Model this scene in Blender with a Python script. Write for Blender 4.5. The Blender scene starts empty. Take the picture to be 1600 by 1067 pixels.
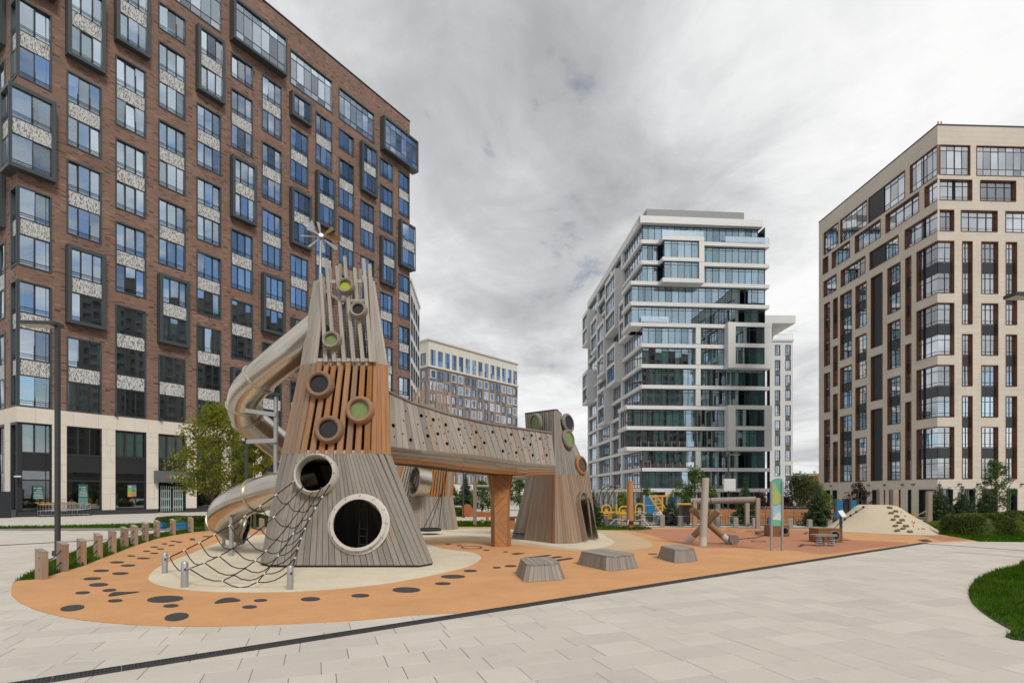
import bpy, bmesh, math, random
from mathutils import Vector, Matrix, noise as mnoise
R = math.radians
rnd = random.Random(7)
sc = bpy.context.scene
COL = sc.collection

# ------------------------------------------------------------------ camera, sky, sun
F, HZ, EYE = 840.0, 770.0, 1.65          # focal length and horizon (photo pixels), eye height
cam = bpy.data.cameras.new('camera'); camo = bpy.data.objects.new('camera', cam); COL.objects.link(camo)
camo.location = (0, 0, EYE); camo.rotation_euler = (R(90), 0, 0)
cam.sensor_width = 36; cam.lens = F/1600*36; cam.shift_y = (HZ-533.5)/1600
cam.clip_start = 0.1; cam.clip_end = 3000
sc.camera = camo
sc.view_settings.view_transform = 'Standard'; sc.view_settings.look = 'None'
sc.view_settings.exposure = 0.1; sc.view_settings.gamma = 1.0; sc.view_settings.use_curve_mapping = False
sc.cycles.max_bounces = 8; sc.cycles.transparent_max_bounces = 12
sc.cycles.sample_clamp_indirect = 6

SUN_EL, SUN_AZ = R(45), R(150)           # azimuth clockwise from +Y: behind the camera, to the right
wd = bpy.data.worlds.new('World'); sc.world = wd; wd.use_nodes = True
nt = wd.node_tree; nt.nodes.clear()
def N(t, ty, **kw):
    n = t.nodes.new(ty)
    for k, v in kw.items():
        if k in n.inputs: n.inputs[k].default_value = v
        else: setattr(n, k, v)
    return n
def L(t, a, ao, b, bi): t.links.new(a.outputs[ao], b.inputs[bi])
def ramp(t, stops, interp='LINEAR'):
    r = t.nodes.new('ShaderNodeValToRGB'); r.color_ramp.interpolation = interp
    e = r.color_ramp.elements
    while len(e) < len(stops): e.new(0.5)
    for q, (p, c) in zip(e, stops):
        q.position = p; q.color = (c, c, c, 1) if isinstance(c, (int, float)) else (*c, 1)
    return r
def mth(t, op, a=None, b=None, va=0.0, vb=0.0):
    n = t.nodes.new('ShaderNodeMath'); n.operation = op
    n.inputs[0].default_value = va; n.inputs[1].default_value = vb
    if a is not None: t.links.new(a, n.inputs[0])
    if b is not None: t.links.new(b, n.inputs[1])
    return n.outputs[0]
def mixc(t, fac, a, b):
    n = t.nodes.new('ShaderNodeMix'); n.data_type = 'RGBA'
    for s, v in ((0, fac), (6, a), (7, b)):
        if isinstance(v, (int, float)): n.inputs[s].default_value = v
        elif isinstance(v, tuple): n.inputs[s].default_value = (*v, 1)
        else: t.links.new(v, n.inputs[s])
    return n.outputs[2]
sky = N(nt, 'ShaderNodeTexSky', sky_type='NISHITA', sun_disc=False, sun_elevation=SUN_EL, sun_rotation=SUN_AZ)
sky.air_density = 1.0; sky.dust_density = 0.6; sky.ozone_density = 1.5
tc = N(nt, 'ShaderNodeTexCoord'); sp = N(nt, 'ShaderNodeSeparateXYZ'); L(nt, tc, 'Generated', sp, 0)
zz = mth(nt, 'ADD', mth(nt, 'MAXIMUM', sp.outputs[2], None, vb=0.0), None, vb=0.16)
cb = N(nt, 'ShaderNodeCombineXYZ')
nt.links.new(mth(nt, 'DIVIDE', sp.outputs[0], zz), cb.inputs[0]); nt.links.new(mth(nt, 'DIVIDE', sp.outputs[1], zz), cb.inputs[1])
CS = (3.2, 1.2, 8.4)
def cloud_noise(loc, scale, detail, rough, dist):
    mp = N(nt, 'ShaderNodeMapping'); mp.inputs['Location'].default_value = tuple(a+b for a, b in zip(loc, CS)); mp.inputs['Scale'].default_value = (-1.0, 0.8, 1.0); L(nt, cb, 0, mp, 0)
    n = N(nt, 'ShaderNodeTexNoise', Scale=scale, Detail=detail, Roughness=rough, Distortion=dist); L(nt, mp, 0, n, 'Vector'); return n.outputs['Fac']
big = cloud_noise((0, 0, 0), 0.55, 3.0, 0.5, 0.3); mid = cloud_noise((5.2, -3.1, 1.0), 1.3, 7.0, 0.58, 0.6); fine = cloud_noise((2.2, 7.7, 4.0), 3.4, 8.0, 0.62, 0.5)
GP = (-22.27, 12.42, 3.0)
gap = cloud_noise(GP, 0.75, 7.0, 0.6, 0.4)
den = mth(nt, 'ADD', mth(nt, 'ADD', mth(nt, 'MULTIPLY', big, None, vb=0.40), mth(nt, 'MULTIPLY', mid, None, vb=0.38)), mth(nt, 'MULTIPLY', fine, None, vb=0.22))
cr = ramp(nt, [(0.36, (4.0, 4.06, 4.25)), (0.435, (5.4, 5.46, 5.6)), (0.485, (6.7, 6.75, 6.85)), (0.525, (7.9, 7.93, 7.97)), (0.59, (9.1, 9.1, 9.07))])
nt.links.new(den, cr.inputs[0])
hole = ramp(nt, [(0.325, 0.0), (0.40, 1.0)]); brk = mth(nt, 'MULTIPLY', mth(nt, 'MINIMUM', mth(nt, 'MAXIMUM', mth(nt, 'SUBTRACT', sp.outputs[0], None, vb=0.58), None, vb=0.0), None, vb=0.25), None, vb=0.44)   # the cover breaks up towards the right, as the window reflections show
rag = mth(nt, 'ADD', mth(nt, 'MULTIPLY', mth(nt, 'SUBTRACT', fine, None, vb=0.5), None, vb=0.30), mth(nt, 'MULTIPLY', mth(nt, 'SUBTRACT', mid, None, vb=0.5), None, vb=0.30))
nt.links.new(mth(nt, 'ADD', mth(nt, 'SUBTRACT', gap, brk), rag), hole.inputs[0])
skyb = N(nt, 'ShaderNodeVectorMath', operation='SCALE'); L(nt, sky, 0, skyb, 0); skyb.inputs['Scale'].default_value = 1.0
col = mixc(nt, hole.outputs[0], skyb.outputs[0], cr.outputs[0])
bg = N(nt, 'ShaderNodeBackground', Strength=0.1); nt.links.new(col, bg.inputs[0])
wo = N(nt, 'ShaderNodeOutputWorld'); L(nt, bg, 0, wo, 0)

sl = bpy.data.lights.new('sun', 'SUN'); sl.energy = 2.3; sl.angle = R(15); sl.color = (1.0, 0.95, 0.88)
so = bpy.data.objects.new('sun', sl); COL.objects.link(so)
sdir = Vector((math.sin(SUN_AZ)*math.cos(SUN_EL), math.cos(SUN_AZ)*math.cos(SUN_EL), math.sin(SUN_EL)))
so.rotation_euler = sdir.to_track_quat('Z', 'Y').to_euler(); so.location = sdir*60

# ------------------------------------------------------------------ helpers
def P(px, py, Y): return Vector(((px-800)/F*Y, Y, EYE-(py-HZ)/F*Y))     # a point seen at a photo pixel, at depth Y
def G(px, py, z=0.0):
    Y = F*(EYE-z)/(py-HZ); return Vector(((px-800)/F*Y, Y, z))
def T(x, y, z): return Matrix.Translation((x, y, z))
def RZ(a): return Matrix.Rotation(a, 4, 'Z')
def RX(a): return Matrix.Rotation(a, 4, 'X')
def RY(a): return Matrix.Rotation(a, 4, 'Y')
I4 = Matrix.Identity(4)
def frame(o, z, x):                       # matrix with local Z along z and local X near x
    z = z.normalized(); y = z.cross(x).normalized(); x = y.cross(z)
    m = Matrix((x, y, z)).transposed().to_4x4(); m.translation = o; return m

class MB:
    def __init__(s): s.v = []; s.f = []; s.m = []
    def add(s, vs, fs, mi=0):
        o = len(s.v); s.v += [tuple(v) for v in vs]
        for f in fs: s.f.append(tuple(i+o for i in f)); s.m.append(mi)
    def box(s, x0, x1, y0, y1, z0, z1, mi=0, M=None):
        vs = [Vector((x, y, z)) for z in (z0, z1) for x, y in ((x0, y0), (x1, y0), (x1, y1), (x0, y1))]
        if M: vs = [M @ v for v in vs]
        s.add(vs, [(3, 2, 1, 0), (4, 5, 6, 7), (0, 1, 5, 4), (1, 2, 6, 5), (2, 3, 7, 6), (3, 0, 4, 7)], mi)
    def cyl(s, a, b, r0, r1=None, n=8, mi=0, cap=True):
        a = Vector(a); b = Vector(b); r1 = r0 if r1 is None else r1
        d = (b-a).normalized(); u = d.orthogonal().normalized(); w = d.cross(u)
        vs = []
        for c, r in ((a, r0), (b, r1)):
            for i in range(n):
                t = 2*math.pi*i/n; vs.append(c+u*(r*math.cos(t))+w*(r*math.sin(t)))
        fs = [(i, (i+1) % n, n+(i+1) % n, n+i) for i in range(n)]
        if cap: fs += [tuple(reversed(range(n))), tuple(range(n, 2*n))]
        s.add(vs, fs, mi)
    def tube(s, pts, r, n=8, mi=0, cap=True):
        pts = [Vector(p) for p in pts]; k = len(pts)
        u = None; vs = []
        for i, p in enumerate(pts):
            d = (pts[min(i+1, k-1)]-pts[max(i-1, 0)]).normalized()
            u = d.orthogonal().normalized() if u is None else (u-d*u.dot(d)).normalized()
            w = d.cross(u); rr = r[i] if isinstance(r, (list, tuple)) else r
            for j in range(n):
                t = 2*math.pi*j/n; vs.append(p+u*(rr*math.cos(t))+w*(rr*math.sin(t)))
        fs = [(i*n+j, i*n+(j+1) % n, (i+1)*n+(j+1) % n, (i+1)*n+j) for i in range(k-1) for j in range(n)]
        if cap: fs += [tuple(reversed(range(n))), tuple(range((k-1)*n, k*n))]
        s.add(vs, fs, mi)
    def lathe(s, prof, n=24, M=None, mi=0, closed=False):     # prof: (radius, z); axis Z
        k = len(prof); vs = []
        for r, z in prof:
            for j in range(n):
                t = 2*math.pi*j/n; v = Vector((r*math.cos(t), r*math.sin(t), z)); vs.append(M @ v if M else v)
        fs = []
        for i in range(k if closed else k-1):
            i2 = (i+1) % k
            for j in range(n): fs.append((i*n+j, i*n+(j+1) % n, i2*n+(j+1) % n, i2*n+j))
        s.add(vs, fs, mi)
    def prism(s, pts, z0, z1, mi=0):
        n = len(pts)
        vs = [(p[0], p[1], z0) for p in pts]+[(p[0], p[1], z1) for p in pts]
        s.add(vs, [tuple(reversed(range(n))), tuple(range(n, 2*n))]+[(i, (i+1) % n, n+(i+1) % n, n+i) for i in range(n)], mi)
    def mesh(s, name, mats, smooth=False):
        me = bpy.data.meshes.new(name); me.from_pydata(s.v, [], s.f)
        for m in (mats if isinstance(mats, (list, tuple)) else [mats]): me.materials.append(m)
        if any(s.m): me.polygons.foreach_set('material_index', s.m)
        if smooth:
            me.polygons.foreach_set('use_smooth', [True]*len(s.f))
            try: me.set_sharp_from_angle(angle=R(38))
            except Exception: pass
        me.update(); return me
def obj(name, me, parent=None, M=None, label=None, cat=None, group=None, kind=None, color=None):
    o = bpy.data.objects.new(name, me); COL.objects.link(o)
    if parent is not None: o.parent = parent
    if M is not None: o.matrix_basis = M
    tag(o, label, cat, group, kind)
    if color is not None: o.color = color
    return o
def tag(o, label=None, cat=None, group=None, kind=None):
    if label: o['label'] = label
    if cat: o['category'] = cat
    if group: o['group'] = group
    if kind: o['kind'] = kind
    return o
def build(name, mb, mat, parent=None, M=None, smooth=False, **kw): return obj(name, mb.mesh(name, mat, smooth), parent, M, **kw)
def empty(name, loc, label, cat, group=None, rz=0.0):
    o = bpy.data.objects.new(name, None); COL.objects.link(o); o.location = loc; o.rotation_euler = (0, 0, rz)
    o.empty_display_size = 0.2
    return tag(o, label, cat, group)
KIDS = {}
def copy_tree(o, M=None, label=None, parent=None):
    c = o.copy(); COL.objects.link(c)
    if parent is not None: c.parent = parent
    if M is not None: c.matrix_basis = M
    if label: c['label'] = label
    for k in [q for q in o.children]: copy_tree(k, parent=c)
    return c
CACHE = {}
def cached(key, fn):
    if key not in CACHE: CACHE[key] = fn()
    return CACHE[key]
def boxmesh(name, w, d, h, mat):          # box from the origin: x 0..w, y 0..d, z 0..h
    def mk():
        b = MB(); b.box(0, w, 0, d, 0, h); return b.mesh(name, mat)
    return cached(('box', name, round(w, 3), round(d, 3), round(h, 3), mat.name), mk)

# ------------------------------------------------------------------ materials
def newmat(name):
    m = bpy.data.materials.new(name); m.use_nodes = True; t = m.node_tree
    return m, t, t.nodes['Principled BSDF']
def mat(name, c, rough=0.6, metal=0.0, var=0.12, scale=3.0, bump=0.0, bscale=60.0, spec=0.5, stretch=(1, 1, 1), coord='Object'):
    m, t, b = newmat(name)
    tx = N(t, 'ShaderNodeTexCoord'); mp = N(t, 'ShaderNodeMapping'); mp.inputs['Scale'].default_value = stretch
    L(t, tx, coord, mp, 0)
    oi = N(t, 'ShaderNodeObjectInfo'); ad = N(t, 'ShaderNodeVectorMath', operation='ADD'); L(t, mp, 0, ad, 0)
    sc_ = mth(t, 'MULTIPLY', oi.outputs['Random'], None, vb=37.0); t.links.new(sc_, ad.inputs[1])
    n = N(t, 'ShaderNodeTexNoise', Scale=scale, Detail=6.0, Roughness=0.62); L(t, ad, 0, n, 'Vector')
    r = ramp(t, [(0.25, 1-var), (0.75, 1+var)]); L(t, n, 'Fac', r, 0)
    mx = N(t, 'ShaderNodeVectorMath', operation='MULTIPLY'); mx.inputs[0].default_value = c; L(t, r, 0, mx, 1)
    L(t, mx, 0, b, 'Base Color')
    b.inputs['Roughness'].default_value = rough; b.inputs['Metallic'].default_value = metal
    b.inputs['Specular IOR Level'].default_value = spec
    if bump:
        n2 = N(t, 'ShaderNodeTexNoise', Scale=bscale, Detail=4.0); L(t, ad, 0, n2, 'Vector')
        bp = N(t, 'ShaderNodeBump', Strength=bump, Distance=0.01); L(t, n2, 'Fac', bp, 'Height'); L(t, bp, 0, b, 'Normal')
    return m

def wood_mat(name, stretchz=1.2):
    # object colour red channel: 0 = weathered grey, 1 = fresh orange; green channel: brightness
    m, t, b = newmat(name)
    tx = N(t, 'ShaderNodeTexCoord'); oi = N(t, 'ShaderNodeObjectInfo')
    ad = N(t, 'ShaderNodeVectorMath', operation='ADD'); L(t, tx, 'Object', ad, 0)
    t.links.new(mth(t, 'MULTIPLY', oi.outputs['Random'], None, vb=91.0), ad.inputs[1])
    mp = N(t, 'ShaderNodeMapping'); mp.inputs['Scale'].default_value = (45, 45, stretchz*1.4); L(t, ad, 0, mp, 0)
    g = N(t, 'ShaderNodeTexNoise', Scale=1.0, Detail=5.0, Roughness=0.6, Distortion=0.4); L(t, mp, 0, g, 'Vector')
    mp2 = N(t, 'ShaderNodeMapping'); mp2.inputs['Scale'].default_value = (5, 5, 0.9); L(t, ad, 0, mp2, 0)
    g2 = N(t, 'ShaderNodeTexNoise', Scale=1.0, Detail=5.0, Roughness=0.65); L(t, mp2, 0, g2, 'Vector')
    grey = ramp(t, [(0.28, (0.205, 0.186, 0.163)), (0.50, (0.262, 0.240, 0.212)), (0.74, (0.310, 0.287, 0.256))]); L(t, g, 'Fac', grey, 0)
    org = ramp(t, [(0.28, (0.28, 0.112, 0.034)), (0.50, (0.37, 0.160, 0.050)), (0.74, (0.45, 0.21, 0.072))]); L(t, g, 'Fac', org, 0)
    sep = N(t, 'ShaderNodeSeparateColor'); L(t, oi, 'Color', sep, 0)
    fac = mth(t, 'ADD', sep.outputs[0], mth(t, 'MULTIPLY', mth(t, 'SUBTRACT', g2.outputs['Fac'], None, vb=0.5), None, vb=1.1))
    k = N(t, 'ShaderNodeClamp'); t.links.new(fac, k.inputs[0])
    c = mixc(t, k.outputs[0], grey.outputs[0], org.outputs[0])
    br = mth(t, 'MULTIPLY', sep.outputs[1], mth(t, 'ADD', mth(t, 'MULTIPLY', oi.outputs['Random'], None, vb=0.28), None, vb=0.86))
    mx = N(t, 'ShaderNodeVectorMath', operation='SCALE'); t.links.new(c, mx.inputs[0]); t.links.new(br, mx.inputs['Scale'])
    L(t, mx, 0, b, 'Base Color'); b.inputs['Roughness'].default_value = 0.7; b.inputs['Specular IOR Level'].default_value = 0.3
    bp = N(t, 'ShaderNodeBump', Strength=0.35, Distance=0.004); L(t, g, 'Fac', bp, 'Height'); L(t, bp, 0, b, 'Normal')
    return m

def glass_mat(name, tint, refl, rcol=(0.9, 0.95, 1.0), rough=0.015, rvar=0.12):
    m = bpy.data.materials.new(name); m.use_nodes = True; t = m.node_tree; t.nodes.clear()
    tr = N(t, 'ShaderNodeBsdfTransparent'); tr.inputs[0].default_value = (*tint, 1)
    gl = N(t, 'ShaderNodeBsdfGlossy', Roughness=rough); gl.inputs[0].default_value = (*rcol, 1); tr.name = 'tr'
    tx = N(t, 'ShaderNodeTexCoord'); ns = N(t, 'ShaderNodeTexNoise', Scale=0.9, Detail=1.0); L(t, tx, 'Object', ns, 'Vector')
    bp = N(t, 'ShaderNodeBump', Strength=0.05, Distance=0.02); L(t, ns, 'Fac', bp, 'Height'); L(t, bp, 0, gl, 'Normal')
    fr = N(t, 'ShaderNodeFresnel', IOR=1.5); oi = N(t, 'ShaderNodeObjectInfo')
    f = mth(t, 'ADD', fr.outputs[0], mth(t, 'ADD', mth(t, 'MULTIPLY', oi.outputs['Random'], None, vb=rvar), None, vb=refl))
    k = N(t, 'ShaderNodeClamp'); t.links.new(f, k.inputs[0])
    mx = N(t, 'ShaderNodeMixShader'); L(t, k, 0, mx, 0); L(t, tr, 0, mx, 1); L(t, gl, 0, mx, 2)
    o = N(t, 'ShaderNodeOutputMaterial'); L(t, mx, 0, o, 0); return m

def brick_mat(name, c1, c2, mortar, scale=1.0):
    m, t, b = newmat(name)
    tx = N(t, 'ShaderNodeTexCoord'); sp_ = N(t, 'ShaderNodeSeparateXYZ'); L(t, tx, 'Object', sp_, 0)
    cb_ = N(t, 'ShaderNodeCombineXYZ'); L(t, sp_, 0, cb_, 0); L(t, sp_, 2, cb_, 1)
    bk = N(t, 'ShaderNodeTexBrick', Scale=scale); bk.offset = 0.37
    bk.inputs['Brick Width'].default_value = 0.34; bk.inputs['Row Height'].default_value = 0.085
    bk.inputs['Mortar Size'].default_value = 0.008; bk.inputs['Bias'].default_value = -0.35
    bk.inputs['Color1'].default_value = (*c1, 1); bk.inputs['Color2'].default_value = (*c2, 1); bk.inputs['Mortar'].default_value = (*mortar, 1)
    L(t, cb_, 0, bk, 'Vector')
    n = N(t, 'ShaderNodeTexNoise', Scale=0.35, Detail=5.0); L(t, tx, 'Object', n, 'Vector')
    r = ramp(t, [(0.3, 0.82), (0.7, 1.16)]); L(t, n, 'Fac', r, 0)
    mpb = N(t, 'ShaderNodeMapping'); mpb.inputs['Scale'].default_value = (2.9, 1.0, 11.8); L(t, tx, 'Object', mpb, 0)
    nn = N(t, 'ShaderNodeTexWhiteNoise'); fl = N(t, 'ShaderNodeVectorMath', operation='FLOOR'); L(t, mpb, 0, fl, 0)
    cbb = N(t, 'ShaderNodeSeparateXYZ'); L(t, fl, 0, cbb, 0); cbc = N(t, 'ShaderNodeCombineXYZ'); L(t, cbb, 0, cbc, 0); L(t, cbb, 2, cbc, 1); L(t, cbc, 0, nn, 'Vector')
    dk = ramp(t, [(0.0, 0.38), (0.06, 0.45), (0.09, 1.0), (0.9, 1.0), (0.97, 1.4)]); L(t, nn, 'Value', dk, 0)
    mx = N(t, 'ShaderNodeVectorMath', operation='MULTIPLY'); L(t, bk, 'Color', mx, 0); L(t, r, 0, mx, 1)
    mx2 = N(t, 'ShaderNodeVectorMath', operation='MULTIPLY'); L(t, mx, 0, mx2, 0); L(t, dk, 0, mx2, 1)
    L(t, mx2, 0, b, 'Base Color'); b.inputs['Roughness'].default_value = 0.85
    bp = N(t, 'ShaderNodeBump', Strength=0.4, Distance=0.01); L(t, bk, 'Fac', bp, 'Height'); bp.invert = True; L(t, bp, 0, b, 'Normal')
    return m

def spandrel_mat(name):
    m, t, b = newmat(name)
    tx = N(t, 'ShaderNodeTexCoord'); oi = N(t, 'ShaderNodeObjectInfo')
    ad = N(t, 'ShaderNodeVectorMath', operation='ADD'); L(t, tx, 'Object', ad, 0)
    t.links.new(mth(t, 'MULTIPLY', oi.outputs['Random'], None, vb=53.0), ad.inputs[1])
    mp = N(t, 'ShaderNodeMapping'); mp.inputs['Scale'].default_value = (24, 24, 5.5); L(t, ad, 0, mp, 0)
    n = N(t, 'ShaderNodeTexNoise', Scale=1.0, Detail=1.5, Roughness=0.5, Distortion=0.6); L(t, mp, 0, n, 'Vector')
    r = ramp(t, [(0.42, (0.11, 0.11, 0.11)), (0.51, (0.52, 0.52, 0.51))]); L(t, n, 'Fac', r, 0)
    L(t, r, 0, b, 'Base Color'); b.inputs['Roughness'].default_value = 0.55; return m

def leaf_mat(name, dark, light, trans=0.35, scale=1.4, spec=0.3):
    m, t, b = newmat(name)
    ge = N(t, 'ShaderNodeNewGeometry'); n = N(t, 'ShaderNodeTexNoise', Scale=scale, Detail=4.0); L(t, ge, 'Position', n, 'Vector')
    n2 = N(t, 'ShaderNodeTexNoise', Scale=23.0, Detail=1.0); L(t, ge, 'Position', n2, 'Vector')
    f = mth(t, 'ADD', mth(t, 'MULTIPLY', n.outputs['Fac'], None, vb=0.6), mth(t, 'MULTIPLY', n2.outputs['Fac'], None, vb=0.4))
    r = ramp(t, [(0.36, dark), (0.64, light)]); t.links.new(f, r.inputs[0])
    L(t, r, 0, b, 'Base Color'); b.inputs['Roughness'].default_value = 0.6; b.inputs['Specular IOR Level'].default_value = spec
    tl = N(t, 'ShaderNodeBsdfTranslucent'); L(t, r, 0, tl, 0)
    mx = N(t, 'ShaderNodeMixShader', Fac=trans); L(t, b, 0, mx, 1); L(t, tl, 0, mx, 2)
    L(t, mx, 0, t.nodes['Material Output'], 0); return m

def ground_mat(name, c, var=0.1, scale=0.6, fine=0.12, fscale=160.0, rough=0.9, bump=0.25):
    m, t, b = newmat(name)
    ge = N(t, 'ShaderNodeNewGeometry')
    n = N(t, 'ShaderNodeTexNoise', Scale=scale, Detail=10.0, Roughness=0.72); L(t, ge, 'Position', n, 'Vector')
    n2 = N(t, 'ShaderNodeTexNoise', Scale=fscale, Detail=2.0); L(t, ge, 'Position', n2, 'Vector')
    r = ramp(t, [(0.3, 1-var), (0.7, 1+var)]); L(t, n, 'Fac', r, 0)
    r2 = ramp(t, [(0.3, 1-fine), (0.7, 1+fine)]); L(t, n2, 'Fac', r2, 0)
    mx = N(t, 'ShaderNodeVectorMath', operation='MULTIPLY'); mx.inputs[0].default_value = c; L(t, r, 0, mx, 1)
    mx2 = N(t, 'ShaderNodeVectorMath', operation='MULTIPLY'); L(t, mx, 0, mx2, 0); L(t, r2, 0, mx2, 1)
    L(t, mx2, 0, b, 'Base Color'); b.inputs['Roughness'].default_value = rough; b.inputs['Specular IOR Level'].default_value = 0.25
    if bump:
        bp = N(t, 'ShaderNodeBump', Strength=bump, Distance=0.004); L(t, n2, 'Fac', bp, 'Height'); L(t, bp, 0, b, 'Normal')
    return m

M_WOOD = wood_mat('weathered_wood')
M_BRICK = brick_mat('brown_brick', (0.185, 0.106, 0.077), (0.245, 0.146, 0.108), (0.165, 0.117, 0.095))
M_FRAME = mat('grey_metal_frame', (0.045, 0.055, 0.062), 0.45, 0.0, 0.08)
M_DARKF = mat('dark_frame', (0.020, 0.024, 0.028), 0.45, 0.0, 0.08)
M_SPAN = spandrel_mat('patterned_panel')
M_GLASS = glass_mat('blue_glass', (0.88, 0.93, 0.92), 0.17, (0.78, 0.89, 1.0), rvar=0.56)
M_GLASSG = glass_mat('green_glass', (0.88, 0.97, 0.95), 0.13, (0.68, 0.84, 1.0), rvar=0.34)
M_GLASSD = glass_mat('shop_glass', (0.88, 0.93, 0.92), 0.06)
M_CURT = mat('curtain_cloth', (0.76, 0.78, 0.75), 0.9, 0, 0.12, 2.0)
M_CURT2 = mat('curtain_cloth_green', (0.50, 0.72, 0.66), 0.9, 0, 0.2, 2.0)
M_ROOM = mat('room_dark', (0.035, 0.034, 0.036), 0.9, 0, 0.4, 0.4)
M_STONE = mat('beige_stone', (0.60, 0.545, 0.475), 0.75, 0, 0.08, 1.2, 0.1)
M_STONE2 = None
M_PLINTH = mat('dark_stone', (0.035, 0.036, 0.038), 0.5, 0, 0.15)
M_WHITE = mat('white_cladding', (0.60, 0.605, 0.60), 0.5, 0, 0.05, 0.4)
M_CREAM = mat('cream_cladding', (0.54, 0.52, 0.46), 0.7, 0, 0.05, 0.4)
M_CORTEN = mat('brown_metal_reveal', (0.155, 0.058, 0.024), 0.5, 0.1, 0.15, 1.5)
M_BLACKP = mat('black_panel', (0.018, 0.019, 0.022), 0.35, 0, 0.1)
M_GREYP = mat('grey_panel', (0.10, 0.11, 0.118), 0.4, 0, 0.1)
M_STEEL = mat('brushed_steel', (0.55, 0.50, 0.43), 0.24, 1.0, 0.10, 1.2, 0.04, 40)
M_GALV = mat('galvanised_metal', (0.42, 0.43, 0.44), 0.45, 0.7, 0.1, 4)
M_LAMP = mat('anthracite_paint', (0.04, 0.043, 0.047), 0.5, 0, 0.1)
M_RING = mat('stone_coloured_ring', (0.49, 0.46, 0.415), 0.55, 0.0, 0.1, 4)
M_ROPE = mat('black_rope', (0.016, 0.015, 0.015), 0.8, 0, 0.2, 30)
M_CLIP = mat('white_sleeve', (0.62, 0.60, 0.56), 0.5)
M_BLACK = mat('black_rubber', (0.015, 0.015, 0.016), 0.7)
M_YEL = mat('yellow_paint', (0.62, 0.33, 0.03), 0.45, 0, 0.08)
M_BLUE = mat('blue_paint', (0.008, 0.14, 0.30), 0.5, 0, 0.08)
M_ORANGE = ground_mat('orange_rubber', (0.525, 0.278, 0.128), 0.12, 0.9, 0.22, 130)
M_REDD = ground_mat('red_ochre_rubber', (0.40, 0.185, 0.105), 0.06, 0.5, 0.10, 220)
M_SAND = ground_mat('sand_rubber', (0.58, 0.51, 0.385), 0.11, 0.9, 0.2, 130)
M_TAN = ground_mat('tan_rubber', (0.50, 0.37, 0.225), 0.05, 0.5, 0.10, 220)
M_DOT = ground_mat('charcoal_rubber', (0.052, 0.053, 0.056), 0.08, 2, 0.2, 220)
M_PAVE = ground_mat('paving_bed', (0.50, 0.465, 0.41), 0.08, 0.3, 0.1, 120)
M_JOINT = ground_mat('joint_sand', (0.21, 0.19, 0.165), 0.1, 2, 0.2, 120)
M_DRAIN = mat('cast_iron', (0.045, 0.047, 0.05), 0.55, 0.2, 0.2, 6)
M_SOIL = ground_mat('soil_under_grass', (0.05, 0.085, 0.018), 0.3, 2, 0.3, 60)
M_FARSAND = ground_mat('pale_sand', (0.50, 0.41, 0.31), 0.08, 0.4, 0.1, 60)

def slab_mat():
    m, t, b = newmat('paving_slab_stone')
    ge = N(t, 'ShaderNodeNewGeometry'); oi = N(t, 'ShaderNodeObjectInfo')
    n = N(t, 'ShaderNodeTexNoise', Scale=150.0, Detail=3.0, Roughness=0.7); L(t, ge, 'Position', n, 'Vector')
    n1_ = N(t, 'ShaderNodeTexNoise', Scale=0.8, Detail=9.0, Roughness=0.72); L(t, ge, 'Position', n1_, 'Vector')
    r = ramp(t, [(0.3, 0.86), (0.7, 1.12)]); L(t, n, 'Fac', r, 0)
    r1 = ramp(t, [(0.26, 0.80), (0.42, 0.97), (0.58, 1.02), (0.74, 1.08)]); L(t, n1_, 'Fac', r1, 0)
    rr = mth(t, 'ADD', mth(t, 'MULTIPLY', ge.outputs['Random Per Island'], None, vb=0.13), None, vb=0.935)
    rr2 = mth(t, 'ADD', mth(t, 'MULTIPLY', oi.outputs['Random'], None, vb=0.13), None, vb=0.94)
    mx = N(t, 'ShaderNodeVectorMath', operation='MULTIPLY'); mx.inputs[0].default_value = (0.50, 0.46, 0.405); L(t, r, 0, mx, 1)
    mx1 = N(t, 'ShaderNodeVectorMath', operation='MULTIPLY'); L(t, mx, 0, mx1, 0); L(t, r1, 0, mx1, 1)
    mx2 = N(t, 'ShaderNodeVectorMath', operation='SCALE'); L(t, mx1, 0, mx2, 0); t.links.new(mth(t, 'MULTIPLY', rr, rr2), mx2.inputs['Scale'])
    L(t, mx2, 0, b, 'Base Color'); b.inputs['Roughness'].default_value = 0.85; b.inputs['Specular IOR Level'].default_value = 0.25
    bp = N(t, 'ShaderNodeBump', Strength=0.25, Distance=0.003); L(t, n, 'Fac', bp, 'Height'); L(t, bp, 0, b, 'Normal')
    return m
M_SLAB = slab_mat()
def cladding_mat(name, c):
    m = brick_mat(name, c, tuple(x*1.05 for x in c), tuple(x*.84 for x in c)); t = m.node_tree
    bk = [n for n in t.nodes if n.type == 'TEX_BRICK'][0]
    bk.inputs['Brick Width'].default_value = 1.5; bk.inputs['Row Height'].default_value = 0.557; bk.inputs['Mortar Size'].default_value = 0.016; bk.inputs['Bias'].default_value = 0.0; bk.offset = 0.5
    for n in t.nodes:
        if n.type == 'VALTORGB' and len(n.color_ramp.elements) == 5:
            for e in n.color_ramp.elements: e.color = (1, 1, 1, 1)
        if n.type == 'VALTORGB' and len(n.color_ramp.elements) == 2: n.color_ramp.elements[0].color = (.93, .93, .93, 1); n.color_ramp.elements[1].color = (1.05, 1.05, 1.05, 1)
    return m
M_STONE2 = cladding_mat('beige_cladding', (0.55, 0.50, 0.43))

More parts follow.
